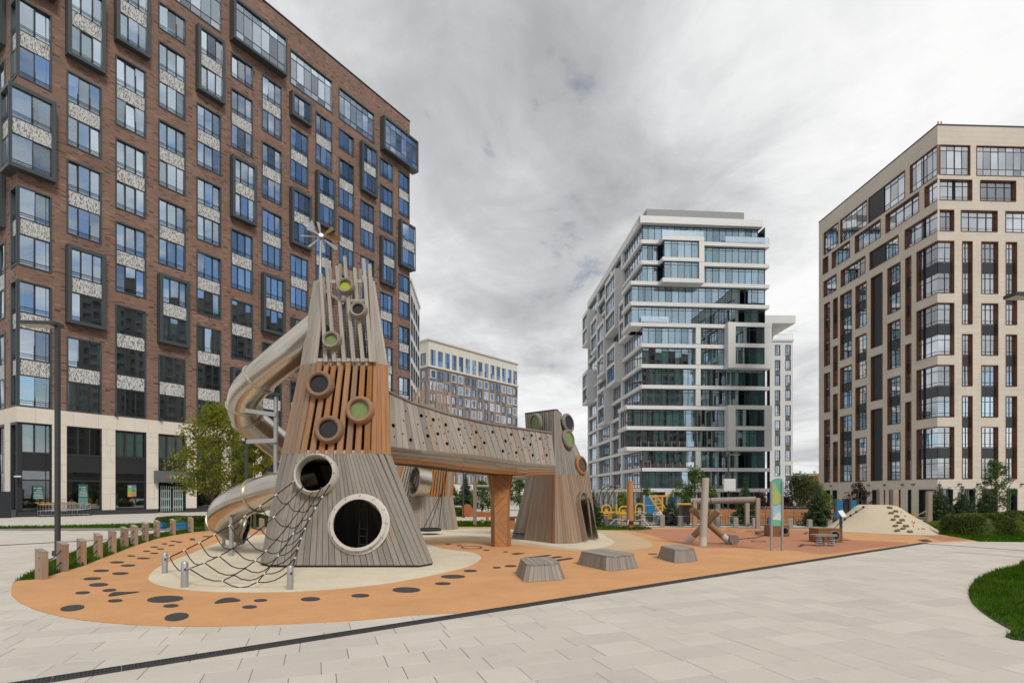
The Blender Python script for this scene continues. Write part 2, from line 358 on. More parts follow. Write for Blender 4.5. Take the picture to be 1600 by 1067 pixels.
# ------------------------------------------------------------------ ground, pavement, playground surface
def smooth(t): t = max(0.0, min(1.0, t)); return t*t*(3-2*t)
def gz(x, y): return -1.25*smooth((y-27.5)/16)*smooth((x-4)/8)
def catmull(pts, n=8, closed=True):
    out = []; k = len(pts)
    for i in range(k if closed else k-1):
        p0 = pts[(i-1) % k] if closed or i > 0 else pts[0]; p1 = pts[i]; p2 = pts[(i+1) % k]
        p3 = pts[(i+2) % k] if closed or i+2 < k else pts[-1]
        for j in range(n):
            t = j/n
            out.append(0.5*((2*p1)+(p2-p0)*t+(2*p0-5*p1+4*p2-p3)*t*t+(3*p1-p0-3*p2+p3)*t**3))
    if not closed: out.append(pts[-1])
    return out
def gpoly(px, n=6): return catmull([G(*p) for p in px], n) if n else [G(*p) for p in px]
def inside(p, poly):
    x, y = p[0], p[1]; c = False; n = len(poly)
    for i in range(n):
        a, b = poly[i], poly[i-1]
        if (a[1] > y) != (b[1] > y) and x < (b[0]-a[0])*(y-a[1])/(b[1]-a[1])+a[0]: c = not c
    return c
def sheet(name, poly, z, m, thick=0.0, parent=None, **kw):
    bm = bmesh.new(); vs = [bm.verts.new((p[0], p[1], z)) for p in poly]
    es = [bm.edges.new((vs[i], vs[(i+1) % len(vs)])) for i in range(len(vs))]
    bmesh.ops.triangle_fill(bm, edges=es, use_beauty=True, use_dissolve=False)
    for f in bm.faces:
        f.normal_update()
        if f.normal.z < 0: f.normal_flip()
    if thick:
        for i in range(len(vs)):
            a, b = vs[i], vs[(i+1) % len(vs)]
            c = bm.verts.new((b.co.x, b.co.y, z-thick)); d = bm.verts.new((a.co.x, a.co.y, z-thick))
            bm.faces.new((a, b, c, d))
    me = bpy.data.meshes.new(name); bm.to_mesh(me); bm.free(); me.materials.append(m)
    return obj(name, me, parent, **kw)

def make_ground():
    xs = [-400, -200, -120, -80, -60, -45, -35]+[-28+2*i for i in range(45)]+[66, 75, 90, 120, 200, 400]
    ys = [-300, -100, -50, -25]+[-10+2*i for i in range(36)]+[66, 75, 90, 120, 180, 300, 600, 1500]
    b = MB(); nx = len(xs)
    vs = [(x, y, gz(x, y)-0.03) for y in ys for x in xs]
    b.add(vs, [(j*nx+i, j*nx+i+1, (j+1)*nx+i+1, (j+1)*nx+i) for j in range(len(ys)-1) for i in range(nx-1)])
    build('ground', b, M_PAVE, smooth=True, kind='structure')
make_ground()

DR0 = Vector((-0.44, 7.41, 0)); DRD = Vector((0.806, 0.592, 0)).normalized(); DRN = Vector((-DRD.y, DRD.x, 0))
def drp(s, off=0.0): return DR0+DRD*s+DRN*off
ORANGE = [G(*p) for p in [(18, 930), (19, 915), (27, 908), (65, 904), (100, 893), (130, 884.5), (156, 874), (180, 865), (212, 852.5), (245, 842), (272, 836.5), (300, 832), (345, 828), (420, 826)]]
ORANGE += [G(*p) for p in [(600, 824), (720, 823), (950, 826), (1040, 824), (1180, 826), (1290, 827), (1400, 829), (1470, 835), (1500, 838)]]
ORANGE += [G(1525, 845)]
OR_LOW = [drp(17.2, 0.11), drp(12, 0.11), drp(6, 0.11), drp(1.2, 0.11), drp(-0.15, 0.11)]
ORANGE += OR_LOW
ORANGE += [G(*p) for p in [(650, 961), (560, 969), (460, 974.5), (370, 978), (290, 979), (200, 975.5), (120, 967.5), (70, 957), (36, 944)]]
i0 = 0
orange_poly = catmull(ORANGE[:23], 5, False)[:-1]+ORANGE[23:28]+catmull(ORANGE[28:]+ORANGE[:1], 6, False)[:-1]

LEN = [0.4, 0.6, 0.8]
def make_pavement():
    a = R(20); ca, sa = math.cos(a), math.sin(a)
    bed = sheet('pavement', [Vector(p) for p in ((-34, -12, 0), (30, -12, 0), (34, 26, 0), (2, 26.5, 0), (-34, 26.5, 0))], -0.012, M_JOINT, kind='structure')
    slabs = []; r = random.Random(3)
    v = -22.0
    while v < 34:
        u = -34.0+r.random()*0.8; d = 0.4
        while u < 40:
            l = r.choice(LEN)
            cx, cy = u+l/2, v+d/2
            x, y = cx*ca-cy*sa, cx*sa+cy*ca
            if 0.5 < y < 23.5 and abs(x) < 26:
                px = 800+F*x/y; py = HZ+F*EYE/y
                if -500 < px < 2100 and py < 1500:
                    hit = all(inside((q[0]*ca-q[1]*sa, q[0]*sa+q[1]*ca), orange_poly) for q in ((u, v), (u+l, v), (u+l, v+d), (u, v+d)))
                    cs = [(q[0]*ca-q[1]*sa, q[0]*sa+q[1]*ca) for q in ((u, v), (u+l, v), (u+l, v+d), (u, v+d))]
                    if not hit and not all(inside(q, lawn_right) for q in cs) and not all(inside(q, lawn_left) for q in cs):
                        seen = -20 < px < 1620 and py < 1085
                        slabs.append((0 if seen else 1, y, u, v, l, d))
            u += l
        v += d
    slabs.sort()
    g = 0.0028; rest = MB()
    for i, (s, y, u, v, l, d) in enumerate(slabs):
        dz = r.uniform(-0.0012, 0.0012)
        if i < 300:
            def mk(l=l):
                b = MB(); x0, x1, y0, y1 = g, l-g, g, d-g; c = 0.003
                b.add([(x0, y0, -0.012), (x1, y0, -0.012), (x1, y1, -0.012), (x0, y1, -0.012), (x0, y0, -c), (x1, y0, -c), (x1, y1, -c), (x0, y1, -c),
                       (x0+c, y0+c, 0), (x1-c, y0+c, 0), (x1-c, y1-c, 0), (x0+c, y1-c, 0)],
                      [(0, 1, 5, 4), (1, 2, 6, 5), (2, 3, 7, 6), (3, 0, 4, 7), (4, 5, 9, 8), (5, 6, 10, 9), (6, 7, 11, 10), (7, 4, 8, 11), (8, 9, 10, 11)])
                return b.mesh('paving_slab', M_SLAB)
            obj('paving_slab', cached(('slab', l), mk), bed, RZ(a) @ T(u, v, dz))
        else:
            M = RZ(a)
            q = [M @ Vector(p) for p in ((u+g, v+g, dz), (u+l-g, v+g, dz), (u+l-g, v+d-g, dz), (u+g, v+d-g, dz))]
            lo = [p-Vector((0, 0, 0.012)) for p in q]
            rest.add(lo+q, [(4, 5, 6, 7), (0, 1, 5, 4), (1, 2, 6, 5), (2, 3, 7, 6), (3, 0, 4, 7)])
    build('paving_slabs', rest, M_SLAB, bed, kind='stuff')
lawn_right = catmull([G(*p) for p in [(1590, 884), (1560, 891), (1532, 902), (1517, 916), (1514, 930), (1522, 945), (1545, 964), (1580, 984), (1620, 1004)]]+[Vector((8.5, 5.0, 0)), Vector((13, 6.5, 0)), Vector((15, 10, 0)), Vector((12.8, 12.9, 0))], 5)
lawn_left = [G(*p) for p in [(19, 913), (27, 907), (65, 903.5), (100, 892.5), (130, 884), (156, 873.5), (180, 864.5), (212, 852), (245, 841.5), (272, 836), (300, 831.5), (345, 827.5), (345, 823.5), (300, 827), (250, 833.5), (212, 839.5), (180, 846), (145, 855), (110, 866), (75, 880), (45, 896)]]
make_pavement()

play = sheet('playground_surface', orange_poly, 0.010, M_ORANGE, 0.03, kind='structure')
def patch(name, px, z, m, n=6): return sheet(name, gpoly(px, n), z-.0025, m, 0.006, play)
patch('sand_coloured_patch', [(234, 908), (236, 896), (256, 882), (296, 866), (340, 848), (380, 838), (440, 834), (560, 833), (650, 846), (690, 857), (735, 863), (752, 871), (735, 884), (690, 896), (630, 908), (560, 917.5), (480, 924), (400, 926), (320, 924.5), (262, 918)], 0.014, M_SAND)
patch('tan_patch', [(560, 826), (640, 825), (740, 824.5), (860, 828), (950, 829), (985, 834), (1020, 851), (985, 859), (900, 861), (820, 853), (740, 846), (650, 845), (590, 836)], 0.014, M_TAN)
patch('sand_coloured_patch', [(580, 827.5), (660, 828), (740, 826.5), (860, 830), (930, 832), (948, 839), (960, 849), (930, 857), (890, 857.5), (820, 848), (740, 838), (650, 839), (600, 833)], 0.018, M_SAND)
patch('red_ochre_patch', [(985, 828), (1100, 826), (1240, 828), (1300, 832), (1330, 843), (1420, 848.5), (1360, 857), (1290, 866), (1255, 862), (1180, 856), (1100, 856), (1050, 846), (1010, 834)], 0.014, M_REDD)
patch('red_ochre_patch', [(1440, 836.5), (1500, 838.5), (1518, 843.5), (1475, 846), (1455, 841)], 0.014, M_REDD, 0)
DOTS = [(113, 951, 19, 4.4, -8), (276, 965, 19, 6, -9), (258, 937, 28.5, 5, -4), (267, 947.5, 12, 2.4, -3), (180, 939.5, 11.5, 2.2, -4), (129, 927, 11.5, 2, -4), (171, 923, 11, 2, -5), (154, 914.4, 15, 2.6, -3),
        (144, 904.8, 14, 2, -3), (158, 892.3, 12.5, 1.8, -2), (188, 896.6, 13, 1.9, -2), (200, 884, 11.5, 1.6, -2), (183, 879, 11, 1.5, -1), (224, 872.8, 10, 1.2, 0), (205, 869, 6.5, 0.9, 0), (241, 864.8, 6.5, 0.9, 0),
        (229, 861.5, 5.5, 0.9, 0), (251, 858, 6, 0.9, 0), (241, 855, 6, 0.9, 0), (268, 852.4, 5, 0.9, 0), (257, 850, 5, 0.9, 0), (280, 847.3, 5, 0.9, 0), (271, 845.8, 5, 0.8, 0), (301, 843.5, 5, 0.8, 0), (300, 842, 4, 0.7, 0), (322, 838.5, 6.5, 0.8, 0),
        (390, 949.3, 11.5, 2.3, -3), (407, 939, 10.5, 2, -3), (485, 937, 15, 3, -2), (563, 931.5, 14, 2.6, -1), (635, 922.5, 22, 4, 0), (692, 912.5, 12.5, 2, 0), (708, 901.5, 19, 2.7, 0), (735, 892.5, 10.5, 1.7, 0),
        (776, 887.4, 6.5, 1.1, 0), (798, 885, 9.5, 1.4, 0), (1020, 866, 8, 0.8, 0), (760, 860, 5, 0.8, 0), (700, 850.5, 4, 0.7, 0), (718, 852.8, 4, 0.7, 0), (790, 862.6, 4, 0.6, 0)]
for x, y, a, b_, s in DOTS:
    pts = []
    for i in range(18):
        t = 2*math.pi*i/18; dx = a*math.cos(t); pts.append(G(x+dx, y+b_*math.sin(t)+dx*s/100.0*1.3))
    sheet('spot', pts, 0.0195, M_DOT, 0.008, play)
sheet('spot', gpoly([(335, 943.5), (346, 937), (362, 935), (376, 939.6), (352, 942.3)], 4), 0.0215, M_DOT, 0, play)
sheet('spot', gpoly([(170, 932.5), (178, 926.5), (200, 926), (219, 925.6), (195, 929.3)], 4), 0.0215, M_DOT, 0, play)
for q in ([(818, 872), (857, 867.5), (862, 868.6), (824, 873.2)], [(834, 874.6), (874, 869.6), (880, 870.8), (841, 875.8)], [(853, 877.5), (891, 872), (897, 873.2), (862, 878.8)], [(798, 865.5), (808, 864.3), (821, 865.2), (805, 867)]):
    sheet('stripe', [G(*p) for p in q], 0.0215, M_DOT, 0, play)
for q in ([(1434, 843.7), (1448, 843), (1457, 846.3), (1444, 846.8)], [(1255, 834.5), (1260, 831.8), (1264, 832), (1259, 834.8)], [(1246, 854.5), (1252, 851), (1258, 851), (1252, 855)]):
    sheet('rubber_step', [G(*p) for p in q], 0.0225, M_DOT, 0, play)
def ring_mark(cx, cy, ax, ay, w):
    b = MB(); n = 28; vs = []
    for k in (1.0, 1-w):
        for i in range(n):
            t = 2*math.pi*i/n; p = G(cx+ax*k*math.cos(t), cy+ay*k*math.sin(t)); vs.append((p.x, p.y, 0.0215))
    b.add(vs, [((i+1) % n, i, n+i, n+(i+1) % n) for i in range(n)]); build('ring_mark', b, M_DOT, play)
ring_mark(737, 855.8, 17, 2.3, 0.16)
ring_mark(1185, 846, 12, 1.2, 0.2)

def make_drain():
    root = empty('drain_channel', DR0, 'dark cast iron drainage channel crossing the pale paving along the orange surface', 'drain')
    root.rotation_euler = (0, 0, math.atan2(DRD.y, DRD.x))
    def sect(l, fine):
        b = MB(); w = 0.085
        b.box(0.002, l-0.002, -w, -w+0.022, -0.03, 0.010); b.box(0.002, l-0.002, w-0.022, w, -0.03, 0.010); b.box(0.002, l-0.002, -0.011, 0.011, -0.03, 0.009)
        b.box(0.002, l-0.002, -w+0.022, w-0.022, -0.03, -0.001, 1)
        if fine:
            n = int(l/0.03)
            for i in range(n): x = 0.004+i*0.03; b.box(x, x+0.013, -w+0.022, w-0.022, -0.004, 0.007)
        return b.mesh('grate', [M_DRAIN, M_BLACK])
    s = -8.0
    while s < 17.2:
        fine = s < 7
        obj('grate', cached(('grate', fine), lambda: sect(0.5, fine)), root, T(s, 0, 0.004)); s += 0.5
    a, b_ = drp(17.2), G(1640, 863)
    d = MB(); n = (b_-a).normalized(); c = Vector((-n.y, n.x, 0))*0.05
    d.add([(*(a-c).xy, 0.004), (*(b_-c).xy, 0.004), (*(b_+c).xy, 0.004), (*(a+c).xy, 0.004), (*(a-c).xy, -.02), (*(b_-c).xy, -.02), (*(b_+c).xy, -.02), (*(a+c).xy, -.02)], [(0, 1, 2, 3), (0, 4, 5, 1), (1, 5, 6, 2), (2, 6, 7, 3), (3, 7, 4, 0)])
    build('slot_drain', d, M_DRAIN, label='thin slot drain in the paving near the clipped hedge', cat='drain')
    a, b_ = G(-60, 855), G(345, 833.5); d = MB(); n = (b_-a).normalized(); c = Vector((-n.y, n.x, 0))*0.13
    d.add([(*(a-c).xy, 0.006), (*(b_-c).xy, 0.006), (*(b_+c).xy, 0.006), (*(a+c).xy, 0.006), (*(a-c).xy, -.02), (*(b_-c).xy, -.02), (*(b_+c).xy, -.02), (*(a+c).xy, -.02)], [(0, 1, 2, 3), (0, 4, 5, 1), (1, 5, 6, 2), (2, 6, 7, 3), (3, 7, 4, 0)])
    build('drain_line', d, M_DRAIN, label='dark drain line across the paving behind the row of wooden posts', cat='drain')
make_drain()

def strip(name, px, z, m, kind='structure'):
    return sheet(name, [G(*p) for p in px], z, m, 0, kind=kind)
M_LEAFG = leaf_mat('grass_blade', (0.024, 0.078, 0.001), (0.095, 0.185, 0.006), 0.35, 1.2, 0.08)
def grass(name, poly, dens, h, w, z=0.0, seed=1):
    r = random.Random(seed); xs = [p[0] for p in poly]; ys = [p[1] for p in poly]; b = MB()
    n = int((max(xs)-min(xs))*(max(ys)-min(ys))*dens)
    for i in range(n):
        x, y = r.uniform(min(xs), max(xs)), r.uniform(min(ys), max(ys))
        if not inside((x, y), poly): continue
        a = r.uniform(0, 6.28); hh = h*r.uniform(0.5, 1.25); ww = w*r.uniform(.7, 1.3); l = hh*r.uniform(0.1, 0.8); t = r.uniform(0, 6.28)
        dx, dy = ww*math.cos(a), ww*math.sin(a); lx, ly = l*math.cos(t), l*math.sin(t)
        b.add([(x-dx, y-dy, z), (x+dx, y+dy, z), (x+dx*.6+lx*.4, y+dy*.6+ly*.4, z+hh*.6), (x-dx*.6+lx*.4, y-dy*.6+ly*.4, z+hh*.6), (x+lx, y+ly, z+hh)], [(0, 1, 2, 3), (3, 2, 4)])
    return build(name, b, M_LEAFG, kind='stuff')
sheet('lawn', lawn_right, 0.012, M_SOIL, 0.03, kind='structure')
grass('grass', [p for p in lawn_right if True], 1500, 0.075, 0.0045, 0.01, 2)
sheet('lawn', lawn_left, 0.007, M_SOIL, 0.03, kind='structure')
grass('grass', lawn_left, 1100, 0.09, 0.008, 0.0, 3)
lawn_b = [G(*p) for p in [(-60, 826), (95, 824.5), (345, 823.5), (420, 822), (420, 817), (345, 818.5), (250, 818), (95, 822), (-60, 824.5)]]
sheet('lawn', lawn_b, -0.004, M_SOIL, 0, kind='structure')
grass('grass', lawn_b, 260, 0.11, 0.016, -0.004, 4)
lawn_c = [G(*p) for p in [(600, 823.5), (720, 822.3), (770, 822), (770, 815), (700, 815), (600, 816)]]
sheet('lawn', lawn_c, -0.006, M_SOIL, 0, kind='structure'); grass('grass', lawn_c, 220, 0.12, 0.018, -0.006, 5)
def zpoly(px, z=0.0):
    out = []
    for x, y in px:
        Y = F*(EYE-z)/(y-HZ)
        for _ in range(6):
            X = (x-800)/F*Y; Y = F*(EYE-gz(X, Y)-z)/(y-HZ)
        out.append(Vector(((x-800)/F*Y, Y, 0)))
    return out
def gsheet(name, poly, z, m, **kw):          # follows the falling ground
    o = sheet(name, poly, 0, m, 0, **kw); me = o.data
    bm = bmesh.new(); bm.from_mesh(me)
    for _ in range(3): bmesh.ops.subdivide_edges(bm, edges=[e for e in bm.edges if e.calc_length() > 2.0], cuts=1, use_grid_fill=True)
    bmesh.ops.triangulate(bm, faces=bm.faces)
    for v in bm.verts: v.co.z = gz(v.co.x, v.co.y)+z
    bm.to_mesh(me); bm.free(); return o
strip('sand_pit', [(600, 814.5), (770, 814), (790, 797), (600, 797)], 0.002, M_FARSAND)
gsheet('sports_surface', [Vector((3, 28.0, 0)), Vector((14, 27.5, 0)), Vector((18, 33, 0)), Vector((15, 46, 0)), Vector((3, 46, 0))], 0.012, M_FARSAND, kind='structure')
lawn_d = [G(*p) for p in [(930, 828), (1000, 828.5), (1020, 826.5), (1000, 823.5), (930, 824)]]
sheet('lawn', lawn_d, 0.022, M_SOIL, 0, kind='structure'); grass('grass', lawn_d, 200, 0.10, 0.016, 0.02, 6)
lawn_e = [G(*p) for p in [(1466, 834.5), (1530, 846), (1640, 847), (1700, 838), (1640, 828), (1466, 827)]]
sheet('lawn', lawn_e, 0.012, M_SOIL, 0, kind='structure'); grass('grass', lawn_e, 260, 0.10, 0.014, 0.01, 7)

# ------------------------------------------------------------------ buildings
def wall_grid(name, root, M, W, Z0, Z1, ops, m, mrev, depth=0.3, room=1.7, x0=0.0, reveal=True):
    xs = sorted({x0, W, *[round(o[i], 3) for o in ops for i in (0, 1)]}); zs = sorted({Z0, Z1, *[round(o[i], 3) for o in ops for i in (2, 3)]})
    xs = [x for x in xs if x0 <= x <= W]; zs = [z for z in zs if Z0 <= z <= Z1]
    b = MB(); idx = {}
    def vid(i, j):
        if (i, j) not in idx: idx[(i, j)] = len(b.v); b.v.append((xs[i], 0, zs[j]))
        return idx[(i, j)]
    for i in range(len(xs)-1):
        for j in range(len(zs)-1):
            cx, cz = (xs[i]+xs[i+1])/2, (zs[j]+zs[j+1])/2
            if any(o[0] < cx < o[1] and o[2] < cz < o[3] for o in ops): continue
            b.f.append((vid(i, j), vid(i+1, j), vid(i+1, j+1), vid(i, j+1))); b.m.append(0)
    if reveal:
        for o in ops:
            a, c, d, e = max(o[0], x0), min(o[1], W), max(o[2], Z0), min(o[3], Z1)
            v = [(a, 0, d), (c, 0, d), (c, 0, e), (a, 0, e), (a, depth, d), (c, depth, d), (c, depth, e), (a, depth, e)]
            b.add(v, [(0, 1, 5, 4), (2, 3, 7, 6)]+([] if c >= W-.05 else [(1, 2, 6, 5)])+([] if a <= x0+.05 else [(3, 0, 4, 7)]), 1)
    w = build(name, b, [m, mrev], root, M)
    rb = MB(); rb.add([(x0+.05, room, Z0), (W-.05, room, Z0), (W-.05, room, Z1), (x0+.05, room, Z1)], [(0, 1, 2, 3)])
    return w, rb
def curtain_mesh(w, h, m, seed):
    def mk():
        r = random.Random(seed); n = 14; b = MB(); vs = []
        for i in range(n+1):
            y = (0.035 if i % 2 else 0.0)+r.uniform(0, 0.02)
            vs += [(w*i/n, y, 0), (w*i/n, y*0.7, h)]
        b.add(vs, [(2*i, 2*i+2, 2*i+3, 2*i+1) for i in range(n)])
        return b.mesh('curtain', m)
    return cached(('curt', round(w, 2), round(h, 2), m.name, seed), mk)
SPN = 3.29
def lmod(root, M, x, z, w, n, prot=0.0, npan=3, wh=2.27, sp=SPN, curt=0.3, fm=None, gm=None, open_='', name='window'):
    """stack of n storey windows in one metal surround"""
    fm = fm or M_FRAME; gm = gm or M_GLASS
    H_ = sp*n-(sp-wh)
    bw = 0.26 if prot else 0.10
    def mk():
        b = MB(); y0 = -prot-0.05; y1 = 0.28
        o = 0.10 if prot else 0.0
        yl = y0+.13 if 'l' in open_ else y1; yr = y0+.13 if 'r' in open_ else y1
        ol = -.0 if 'l' in open_ else o; or_ = 0.0 if 'r' in open_ else o; bl = .10 if 'l' in open_ else bw; br = .10 if 'r' in open_ else bw
        b.box(-ol, bl-ol, y0, yl, -o, H_+o); b.box(w+or_-br, w+or_, y0, yr, -o, H_+o)
        b.box(bl-ol, w+or_-br, y0, y1, -o, bw-o); b.box(bl-ol, w+or_-br, y0, y1, H_+o-bw, H_+o)
        yf = -prot+0.10
        for k in range(n):
            z0 = k*sp
            for i in range(1, npan):
                xx = w*i/npan; b.box(xx-.055, xx+.055, yf, yf+.07, z0+.10, z0+wh-.10, 1)
            b.box(.1, w-.1, yf-.005, yf+.075, z0+.03, z0+.115, 1); b.box(.1, w-.1, yf-.005, yf+.075, z0+wh-.115, z0+wh-.03, 1)
            b.box(.08, w-.08, yf-.06, yf-.035, z0+.42, z0+.45, 1); b.box(.08, w-.08, yf-.06, yf-.035, z0+.28, z0+.30, 1)
        if prot: b.box(bw-o+.002, w+o-bw-.002, 0.24, 0.27, -o+.002, -o+.03, 1)
        return b.mesh(name, [fm, M_DARKF])
    fr = obj(name, cached((name, round(w, 3), n, round(prot, 2), npan, round(wh, 2), round(sp, 2), fm.name, open_), mk), root, M @ T(x, 0, z))
    yf = -prot+0.12; pw = (w-0.2)/npan; ph = wh-.2
    for k in range(n):
        z0 = k*sp+.1
        for i in range(npan):
            ang = R(rnd.gauss(0, 0.8)); tilt = R(rnd.gauss(0, 0.8))
            if rnd.random() < 0.02: ang = R(-7)
            obj('pane', boxmesh('pane', pw-.03, .012, ph, gm), fr, T(.1+pw*i+.015, yf, z0) @ RZ(ang) @ RX(tilt))
        if rnd.random() < curt:
            cm = rnd.choice((M_CURT, M_CURT, M_CURT2)); s = rnd.randrange(3)
            if rnd.random() < 0.4: obj('curtain', curtain_mesh(w-.3, ph, cm, s), fr, T(.15, yf+.13, z0))
            elif rnd.random() < 0.35: obj('blind', boxmesh('blind', pw-.04, .01, ph*rnd.choice((.35, .6, .98)), M_CURT), fr, T(.12+pw*rnd.randrange(npan), yf+.12, z0) @ T(0, 0, 0))
            else:
                obj('curtain', curtain_mesh(w*.28, ph, cm, s), fr, T(.12, yf+.22, z0))
                obj('curtain', curtain_mesh(w*.28, ph, cm, s), fr, T(w*.72-.12, yf+.22, z0))
        if k < n-1:
            obj('spandrel_panel', boxmesh('spandrel_panel', w-.2, .05, sp-wh+.02, M_SPAN), fr, T(.1, yf-.05, k*sp+wh-.01))
    return (x, x+w, z, z+H_)
def bigwin(root, M, x, z, w, h, prot=0.0, nc=6, rows=(0.8, 2.0, 0.8), fm=None, gm=None, name='window', bw=0.1, yf=None, rot=0.3):
    fm = fm or M_FRAME; gm = gm or M_GLASS
    yf = (-prot+0.10) if yf is None else yf
    def mk():
        b = MB(); y0 = -prot-0.05; o = 0.12 if prot else 0.0; bb = 0.22 if prot else bw
        b.box(-o, bb-o, y0, .28, -o, h+o); b.box(w+o-bb, w+o, y0, .28, -o, h+o); b.box(bb-o, w+o-bb, y0, .28, -o, bb-o); b.box(bb-o, w+o-bb, y0, .28, h+o-bb, h+o)
        tot = sum(rows); zz_ = 0
        for i in range(1, nc): b.box(w*i/nc-.03, w*i/nc+.03, yf, yf+.06, bw, h-bw, 1)
        for rr in rows[:-1]:
            zz_ += rr*h/tot; b.box(bw, w-bw, yf-.005, yf+.065, zz_-.03, zz_+.03, 1)
        return b.mesh(name, [fm, M_DARKF])
    fr = obj(name, cached((name, 'big', round(w, 3), round(h, 3), round(prot, 2), nc, rows, fm.name, round(bw, 3), round(yf, 3)), mk), root, M @ T(x, 0, z))
    tot = sum(rows); z0 = 0
    for rr in rows:
        hh = rr*h/tot
        for i in range(nc):
            obj('pane', boxmesh('pane', w/nc-.05, .012, hh-.05, gm), fr, T(w*i/nc+.025, yf+.02, z0+.025) @ RZ(R(rnd.gauss(0, rot))) @ RX(R(rnd.gauss(0, rot))))
        z0 += hh
    return (x, x+w, z, z+h)

def brick_building():
    o = Vector((-34.5, 37.5, 0)); a = math.atan2(840, 540)
    root = empty('apartment_building', o, 'tall brown brick apartment block with grey framed windows and a beige stone base', 'building')
    M = RZ(a); ops = []; Lf = 39.0; ROOF = 50.15
    zb = lambda s: 7.72+SPN*s
    cols = {1: [(0, 2), (2, 2, 'p'), (4, 2), (6, 2), (8, 2, 'p'), (10, 1)], 2: [(0, 3), (3, 2), (5, 2), (7, 2), (9, 2, 'p')],
            3: [(0, 2), (2, 2, 'p'), (4, 2), (6, 2), (8, 2), (10, 1)], 4: [(0, 3), (3, 2), (5, 2), (7, 2), (9, 2, 'p')],
            5: [(0, 2, 'p'), (2, 2), (4, 2), (6, 2, 'p'), (8, 2), (10, 1)], 6: [(0, 3), (3, 2, 'p'), (5, 2), (7, 2), (9, 2)],
            7: [(0, 2), (2, 2), (4, 2), (6, 2, 'p'), (8, 2), (10, 1, 'p')], 8: [(0, 3), (3, 2), (5, 2), (7, 2, 'p'), (9, 2)],
            9: [(0, 2), (2, 2, 'p'), (4, 2), (6, 2), (8, 2), (10, 1)], 10: [(0, 3), (3, 2), (5, 2), (7, 2), (9, 2, 'p')],
            11: [(0, 2), (2, 2), (4, 2), (6, 2, 'p'), (8, 2), (10, 1)]}
    for c, ms in cols.items():
        x = 2.77+3.1*(c-1)+(0.03 if c > 6 else 0)
        for mm in ms:
            s, n = mm[0], mm[1]; cu = 0.8 if s < 2 else (0.6 if s < 4 else 0.35)
            ops.append(lmod(root, M, x, zb(s), 2.2, n, 0.5 if len(mm) > 2 else 0.0, curt=cu))
    for c, pr in ((1, 0.5), (3, 0), (5, 0.75), (7, 0), (9, 0)):
        ops.append(bigwin(root, M, 2.77+3.1*(c-1)+(0.03 if c > 6 else 0), zb(11), 5.3, 3.62, pr))
    # far corner bays
    xr = 37.0
    for s, n, p in ((0, 3, 0), (3, 2, 0), (5, 2, 0), (7, 2, .55), (9, 2, 0)):
        lmod(root, M, xr, zb(s), Lf-xr+(p if p else 0), n, p, npan=2, curt=0.3, open_='r'); ops.append((xr, Lf, zb(s), zb(s)+SPN*n-1.02))
    bigwin(root, M, 33.95, zb(11)-.1, Lf-33.95+.75, 3.8, 0.75); ops.append((33.95, Lf, zb(11), zb(11)+3.62))
    # near corner bays: front part here, side part on the side face
    cor = ((0, 3, 0), (3, 2, 0), (5, 2, .55), (7, 2, 0), (9, 2, .55))
    for s, n, p in cor:
        lmod(root, M, 0.02-p, zb(s), 1.88+p, n, p, npan=2, curt=0.5, open_='l'); ops.append((0.0, 1.9, zb(s), zb(s)+SPN*n-1.02))
    # ground floor: deep shop windows between stone piers
    gx = [(0.0, 1.9)]+[(2.77+3.1*k, 4.97+3.1*k) for k in range(11)]+[(37.0, 38.9)]
    for i, (x0, x1) in enumerate(gx):
        w = x1-x0; ops.append((x0, x1, 0.32 if i != 3 else 0.05, 6.60))
        def mk(w=w, door=(i == 3)):
            b = MB()
            for xx in (0, w-.08): b.box(xx, xx+.08, .1, .22, .33, 6.59)
            for z in ((.33, .45), (2.52, 2.62), (3.22, 3.30), (4.42, 4.56), (6.50, 6.59)): b.box(.08, w-.08, .1, .22, *z)
            n = 3 if w > 2 else 2
            for k in range(1, n): b.box(w*k/n-.05, w*k/n+.05, .11, .2, 4.56, 6.5)
            b.box(.08, w-.08, .14, .2, 3.30, 4.42, 1)
            return b.mesh('shop_window', [M_DARKF, M_BLACKP])
        fr = obj('shop_window', mk(), root, M @ T(x0, 0, 0))
        n = 3 if w > 2 else 2
        for k in range(n):
            obj('pane', boxmesh('pane', w/n-.1, .012, 1.93, M_GLASSD), fr, T(w*k/n+.05, .15, 4.56) @ RZ(R(rnd.gauss(0, .3))))
        if rnd.random() < 0.9: obj('curtain', curtain_mesh(w-.3, 1.9, rnd.choice((M_CURT, M_CURT2, M_CURT)), 1), fr, T(.15, .26, 4.57))
        obj('pane', boxmesh('pane', w-.16, .012, .6, M_GLASSD), fr, T(.08, .15, 2.62))
        if i != 3:
            obj('pane', boxmesh('pane', w-.16, .014, 2.07, M_GLASSD), fr, T(.08, .15, .45))
    # stone band and piers, as single panels over the brick, plinth below
    stones = MB(); zc = (6.62, 7.70)
    def panel(x0, x1, z0, z1):
        obj('stone_panel', boxmesh('stone_panel', x1-x0-.012, .05, z1-z0-.012, M_STONE), root, M @ T(x0+.006, -.055, z0+.006))
    xx = -0.055; r = random.Random(4)
    while xx < Lf-0.3:
        l = min(r.choice((1.0, 1.25, 1.55)), Lf-xx); panel(xx, xx+l, *zc); xx += l
    piers = [(1.9, 2.77)]+[(4.97+3.1*k, 5.87+3.1*k) for k in range(10)]+[(35.97, 37.0)]
